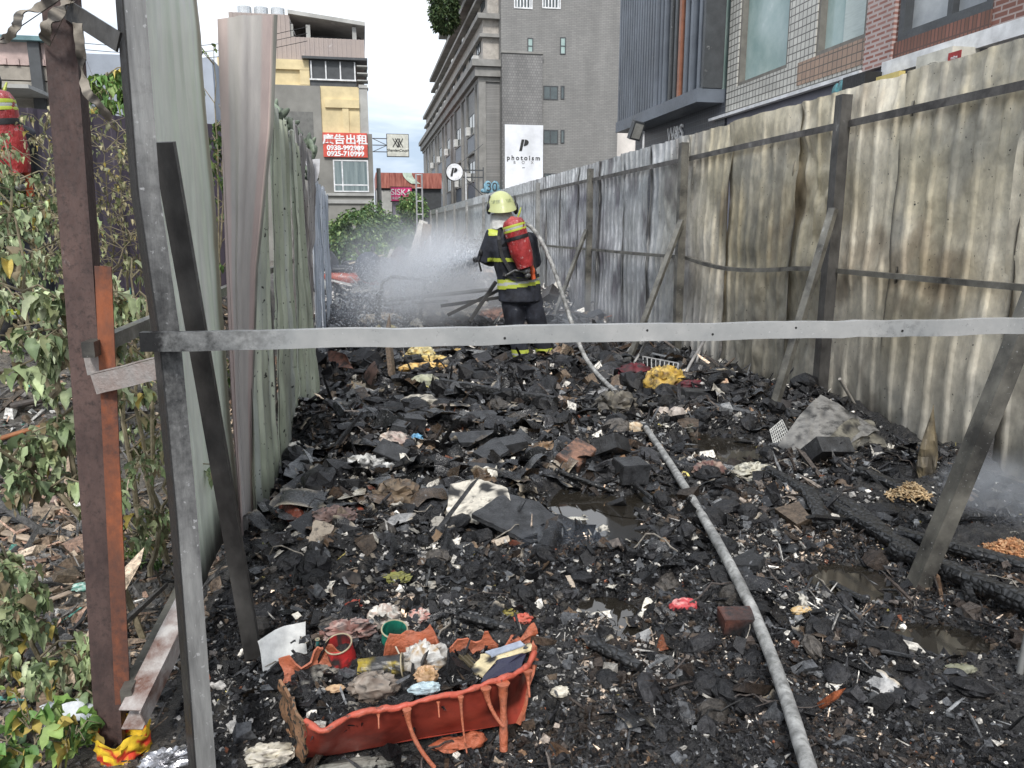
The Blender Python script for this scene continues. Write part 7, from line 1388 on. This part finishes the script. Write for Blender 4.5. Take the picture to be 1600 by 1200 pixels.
crump('dark_heap', 'black burnt appliance casing against the right fence', 'casing', 940, 500, 30, 14, 22, [(.015, .015, .016), (.03, .03, .03)], 86, noise=.3, ns=1.2, smooth=False, nu=12, nv=8, mt=charm)
crump('orange_scrap', 'small orange end on the black casing by the fence', 'scrap', 916, 494, 6, 5, 8, [(.45, .2, .08), (.3, .12, .06)], 87)
# toppled scooter in the far heap
def scooter(cx, cy, s_, col, label, flip=1):
    root = thing('scooter', label, 'scooter', (cx, cy, .15), 'toppled scooters in the far heap'); c0 = np.array([cx, cy, .42]); m = MB(); m.ell(c0, (.62*s_, .2, .17), noise=.25, R=rot(0, .15, 0)); m.ell(c0+(.45*s_*flip, 0, .28), (.16, .16, .30), noise=.2, R=rot(0, .4*flip, 0)); obj('fairing', m, plain('scooter_'+label.split()[1], col, rough=.35), root, smooth=True)
    m = MB(); m.ell(c0+(-.2*s_*flip, 0, .22), (.36*s_, .15, .09), noise=.1); obj('seat', m, blk, root, smooth=True)
    for k in (-1, 1):
        m = MB(); q_ = c0+(k*.62*s_, .0, -.1); m.tube([q_+np.array([math.cos(a)*.2, .05*math.sin(a), math.sin(a)*.2]) for a in np.linspace(0, 2*math.pi, 20)], .05, 8); w = obj('wheel', m, blk, root, smooth=True); m = MB(); m.ell(q_, (.13, .04, .13)); obj('rim', m, silver, w, smooth=True)
    m = MB(); q_ = c0+(.5*s_*flip, 0, .6); m.tube([q_+(-.05, -.3, .0), q_, q_+(-.05, .3, .04)], .02, 6); m.ell(q_+(.0, -.3, .08), (.05, .03, .07)); obj('handlebar', m, blk, root, smooth=True)
p = PY(548, 420, 17.5); scooter(p[0], p[1], 1., (.40, .07, .03), 'toppled orange red scooter lying at the end of the left fence')
p = PY(540, 400, 20.5); scooter(p[0], p[1], .8, (.05, .05, .055), 'toppled dark scooter behind the orange red one', -1)
m_ = MB(); p = PY(577, 432, 17.); m_.ell(p+(0, 0, .2), (.30, .26, .33), nu=20, nv=14, c=(.03, .04, .06)); m_.box((-.12, -.2, -.25), (.22, .25, .2), o=p+(.33, .05, .2), c=(.16, .18, .2), R=rot(0, .25, 0)); o = obj('swivel_chair', m_, thm, smooth=False); tag(o, 'dark round backed office chair toppled in the far heap', 'chair')
m_ = MB(); p = PY(618, 425, 17.5); m_.ell(p+(0, 0, .15), (.18, .2, .42), nu=14, nv=12, noise=.2, R=rot(0, .35, 0), c=(.10, .06, .05)); m_.bar(p+(-.3, 0, -.1), p+(-.05, 0, .5), .1, .03, up=(0, 1, 0), c=(.6, .58, .52)); o = obj('armchair_back', m_, thm, smooth=True); tag(o, 'brown rounded chair back standing beside the office chair', 'chair')
m_ = MB(); p = PY(645, 412, 21.); m_.box((-.45, -.2, -.5), (.45, .2, .35), o=p, c=(.03, .03, .03)); m_.box((-.4, -.23, -.4), (.4, -.201, .25), o=p, c=(.06, .065, .07)); o = obj('black_cabinet', m_, thm); tag(o, 'low black cabinet before the foot of the ladder', 'cabinet')
for i, (a, b, c, lb_) in enumerate([((640, 420, 20), (662, 345, 20), (.6, .58, .54), 'pale board leaning near the ladder foot'), ((655, 425, 19.5), (668, 350, 19.5), (.28, .24, .2), 'brown board leaning near the ladder foot'), ((672, 408, 19), (672, 368, 19), (.6, .6, .6), 'thin white upright beside the leaning boards'), ((690, 455, 13), (706, 398, 13.5), (.7, .7, .7), 'white pole leaning in the spray'), ((600, 398, 19), (545, 412, 19), (.55, .48, .38), 'pale plank across the scooters')]):
    m_ = MB(); m_.bar(PY(*a), PY(*b), .22 if i in (0, 1) else .05, .03, up=(0, 1, 0) if i < 4 else (0, 0, 1), c=c); o = obj('leaning_board', m_, thm); tag(o, lb_, 'board')
crump('red_cloth', 'red cloth hanging at the top of the leaning boards', 'cloth', 661, 400, 5, 5, 5, [(.35, .03, .03), (.3, .03, .03)], 90)
for i, (px, py, c, lb_) in enumerate([(585, 433, (.4, .05, .05), 'small red box in front of the office chair'), (566, 425, (.5, .5, .48), 'small white container left of the office chair'), (520, 395, (.45, .12, .05), 'orange panel beside the far left fence'), (640, 440, (.6, .6, .6), 'white flat panel in the middle of the far heap'), (600, 418, (.55, .52, .45), 'cream carton right of the office chair'), (680, 418, (.5, .47, .4), 'cream sack by the far right fence'), (710, 430, (.55, .55, .55), 'grey white bag in the spray by the right fence'), (532, 442, (.5, .5, .52), 'pale bottle in the smoke left of the bent frame')]):
    crump('far_box', lb_, 'box', px, py, 12, 8, 8, [c, tuple(x*.7 for x in c)], 91+i, noise=.25, ns=1.4, smooth=False, nu=12, nv=8)

for i, (px, py, rx, ry, c, lb_) in enumerate([(543, 402, 14, 9, (.40, .06, .04), 'red bent panel on top of the far scooters'), (612, 404, 12, 8, (.62, .60, .55), 'white carton on the far heap before the bushes'), (632, 400, 9, 10, (.16, .10, .07), 'brown sack standing right of the white carton'), (560, 450, 16, 7, (.50, .48, .44), 'cream rags low in the far heap'), (700, 412, 12, 7, (.45, .43, .40), 'grey sack at the foot of the far right fence'), (620, 462, 18, 7, (.30, .28, .26), 'grey flattened carton below the bent tubular frame'), (520, 462, 14, 7, (.10, .09, .09), 'dark lump at the end of the green fence'), (730, 420, 10, 8, (.5, .47, .42), 'pale bundle behind the spray near the fence')]):
    crump('heap_item', lb_, 'junk', px, py, rx, ry, ry, [c, tuple(x*.6 for x in c)], 110+i, noise=.4)
# ------------------------------------------------------------------ water spray, smoke
r = np.random.default_rng(55); n = 60000; u = r.random(n)**.85; tx_ = r.uniform(505, 765, n); ty_ = 398+110*r.random(n)+np.where(tx_ > 640, -12, 25)
k_ = np.clip(r.normal(.5, .3, n), 0, 1)
tgt = np.zeros((n, 3)); d_ = np.array([ray(a, b) for a, b in zip(tx_, ty_)]); tt = (0.15-H)/d_[:, 2]; tt = np.minimum(tt, 17/d_[:, 1]); tgt = _C+d_*tt[:, None]
pos = nz+(tgt-nz)*u[:, None]; pos[:, 2] += 0.55*u*(1-u)*2*r.uniform(.3, 1, n); pos += r.normal(0, .03, (n, 3))*(1+3*u[:, None]); pos = pos[pos[:, 2] > .05]; n = len(pos)
sz_ = np.exp(r.normal(0, .45, n))*.0042; oc = np.array([(1, 0, 0), (0, 1, 0), (0, 0, 1), (-1, 0, 0), (0, -1, 0), (0, 0, -1)], float); of = np.array([(0, 1, 2), (1, 3, 2), (3, 4, 2), (4, 0, 2), (1, 0, 5), (3, 1, 5), (4, 3, 5), (0, 4, 5)])
dirn = (tgt[:n]-nz); dd_ = dirn[:n]/np.linalg.norm(dirn[:n], axis=1)[:, None]; dd_[:, 2] -= .3*r.random(n); V = pos[:, None, :]+oc[None]*sz_[:, None, None]+np.array([1, 0, 0, -1, 0, 0])[None, :, None]*dd_[:, None, :]*(sz_*r.uniform(1, 5, n))[:, None, None]; Fc = (of[None]+(np.arange(n)*6)[:, None, None]).reshape(-1, 3)
me = mesh('water_spray', V.reshape(-1, 3), Fc, mat('water_drops', [(.85, .88, .92), (.9, .92, .95)], rough=.2, scale=3, bump=0, spec=.8), None, True); o = bpy.data.objects.new('water_spray', me); COL.objects.link(o); tag(o, 'fan of white water drops sprayed from the hose nozzle', 'water spray', kind='stuff')
def smoke(name, label, lo, hi, dens, sc_=1.6, col=(.78, .82, .88), thr=.38, seed=0.):
    lo, hi = np.array(lo, float), np.array(hi, float); c = (lo+hi)/2; h = (hi-lo)/2; m = MB(); m.box(-h, h); me = mesh(name, m.v[0], m.f); o = bpy.data.objects.new(name, me); COL.objects.link(o); o.location = tuple(c)
    mt = bpy.data.materials.new(name); mt.use_nodes = True; nt = mt.node_tree; nt.nodes.clear(); N = nt.nodes.new; L = nt.links.new; out = N('ShaderNodeOutputMaterial'); v = N('ShaderNodeVolumePrincipled'); L(v.outputs[0], out.inputs['Volume'])
    v.inputs['Color'].default_value = (*col, 1); v.inputs['Anisotropy'].default_value = .2; tc = N('ShaderNodeTexCoord'); nz_ = N('ShaderNodeTexNoise'); nz_.inputs['Scale'].default_value = sc_; nz_.inputs['Detail'].default_value = 5; nz_.inputs['Distortion'].default_value = .6
    ma = N('ShaderNodeMapping'); ma.inputs['Location'].default_value = (seed, seed*.7, 0); L(tc.outputs['Object'], ma.inputs[0]); L(ma.outputs[0], nz_.inputs['Vector'])
    mb_ = N('ShaderNodeMapping'); mb_.inputs['Scale'].default_value = tuple(1/h); L(tc.outputs['Object'], mb_.inputs[0]); ln = N('ShaderNodeVectorMath'); ln.operation = 'LENGTH'; L(mb_.outputs[0], ln.inputs[0])
    f = N('ShaderNodeMapRange'); f.inputs[1].default_value = .35; f.inputs[2].default_value = 1.; f.inputs[3].default_value = 1; f.inputs[4].default_value = 0; L(ln.outputs['Value'], f.inputs[0])
    g = N('ShaderNodeMapRange'); g.inputs[1].default_value = thr; g.inputs[2].default_value = thr+.22; g.inputs[3].default_value = .12; g.inputs[4].default_value = 1; L(nz_.outputs['Fac'], g.inputs[0])
    m1 = N('ShaderNodeMath'); m1.operation = 'MULTIPLY'; L(f.outputs[0], m1.inputs[0]); L(g.outputs[0], m1.inputs[1]); m2 = N('ShaderNodeMath'); m2.operation = 'MULTIPLY'; L(m1.outputs[0], m2.inputs[0]); m2.inputs[1].default_value = dens; L(m2.outputs[0], v.inputs['Density'])
    me.materials.append(mt); tag(o, label, 'smoke' if 'mist' not in name else 'mist', kind='stuff'); return o
smoke('smoke', 'pale grey smoke drifting along the left fence', (-.75, 6.8, -.1), (1.5, 13.5, 1.8), .42, 1.1, (.86, .89, .94))
smoke('water_mist', 'white mist around the water spray in front of the firefighter', (.1, 9., -.1), (2.6, 15, 1.75), .75, 1.3, (.97, .98, 1.), .38, 3.)
smoke('smoke', 'thin smoke at the fence foot right of the firefighter', (2.1, 8.3, -.1), (3.6, 11.5, .9), .4, 2.2, seed=5.)
smoke('water_mist', 'dense white veil along the water jet', (-.1, 8.9, .15), (1.75, 12.5, 1.35), .7, 1.6, (1., 1., 1.), .34, 9.)
g = PZ(1575, 800, .1); smoke('smoke', 'small puff of smoke over the embers at the right edge', (g[0]-.38, g[1]-.28, -.02), (g[0]+.42, g[1]+.35, .42), 3.2, 5., seed=2.)
g = PZ(880, 862, .05); smoke('smoke', 'faint bluish smoke wisp under the large black slab', (g[0]-.26, g[1]-.16, -.02), (g[0]+.3, g[1]+.16, .2), 2.4, 7., (.6, .72, .9), seed=7.)
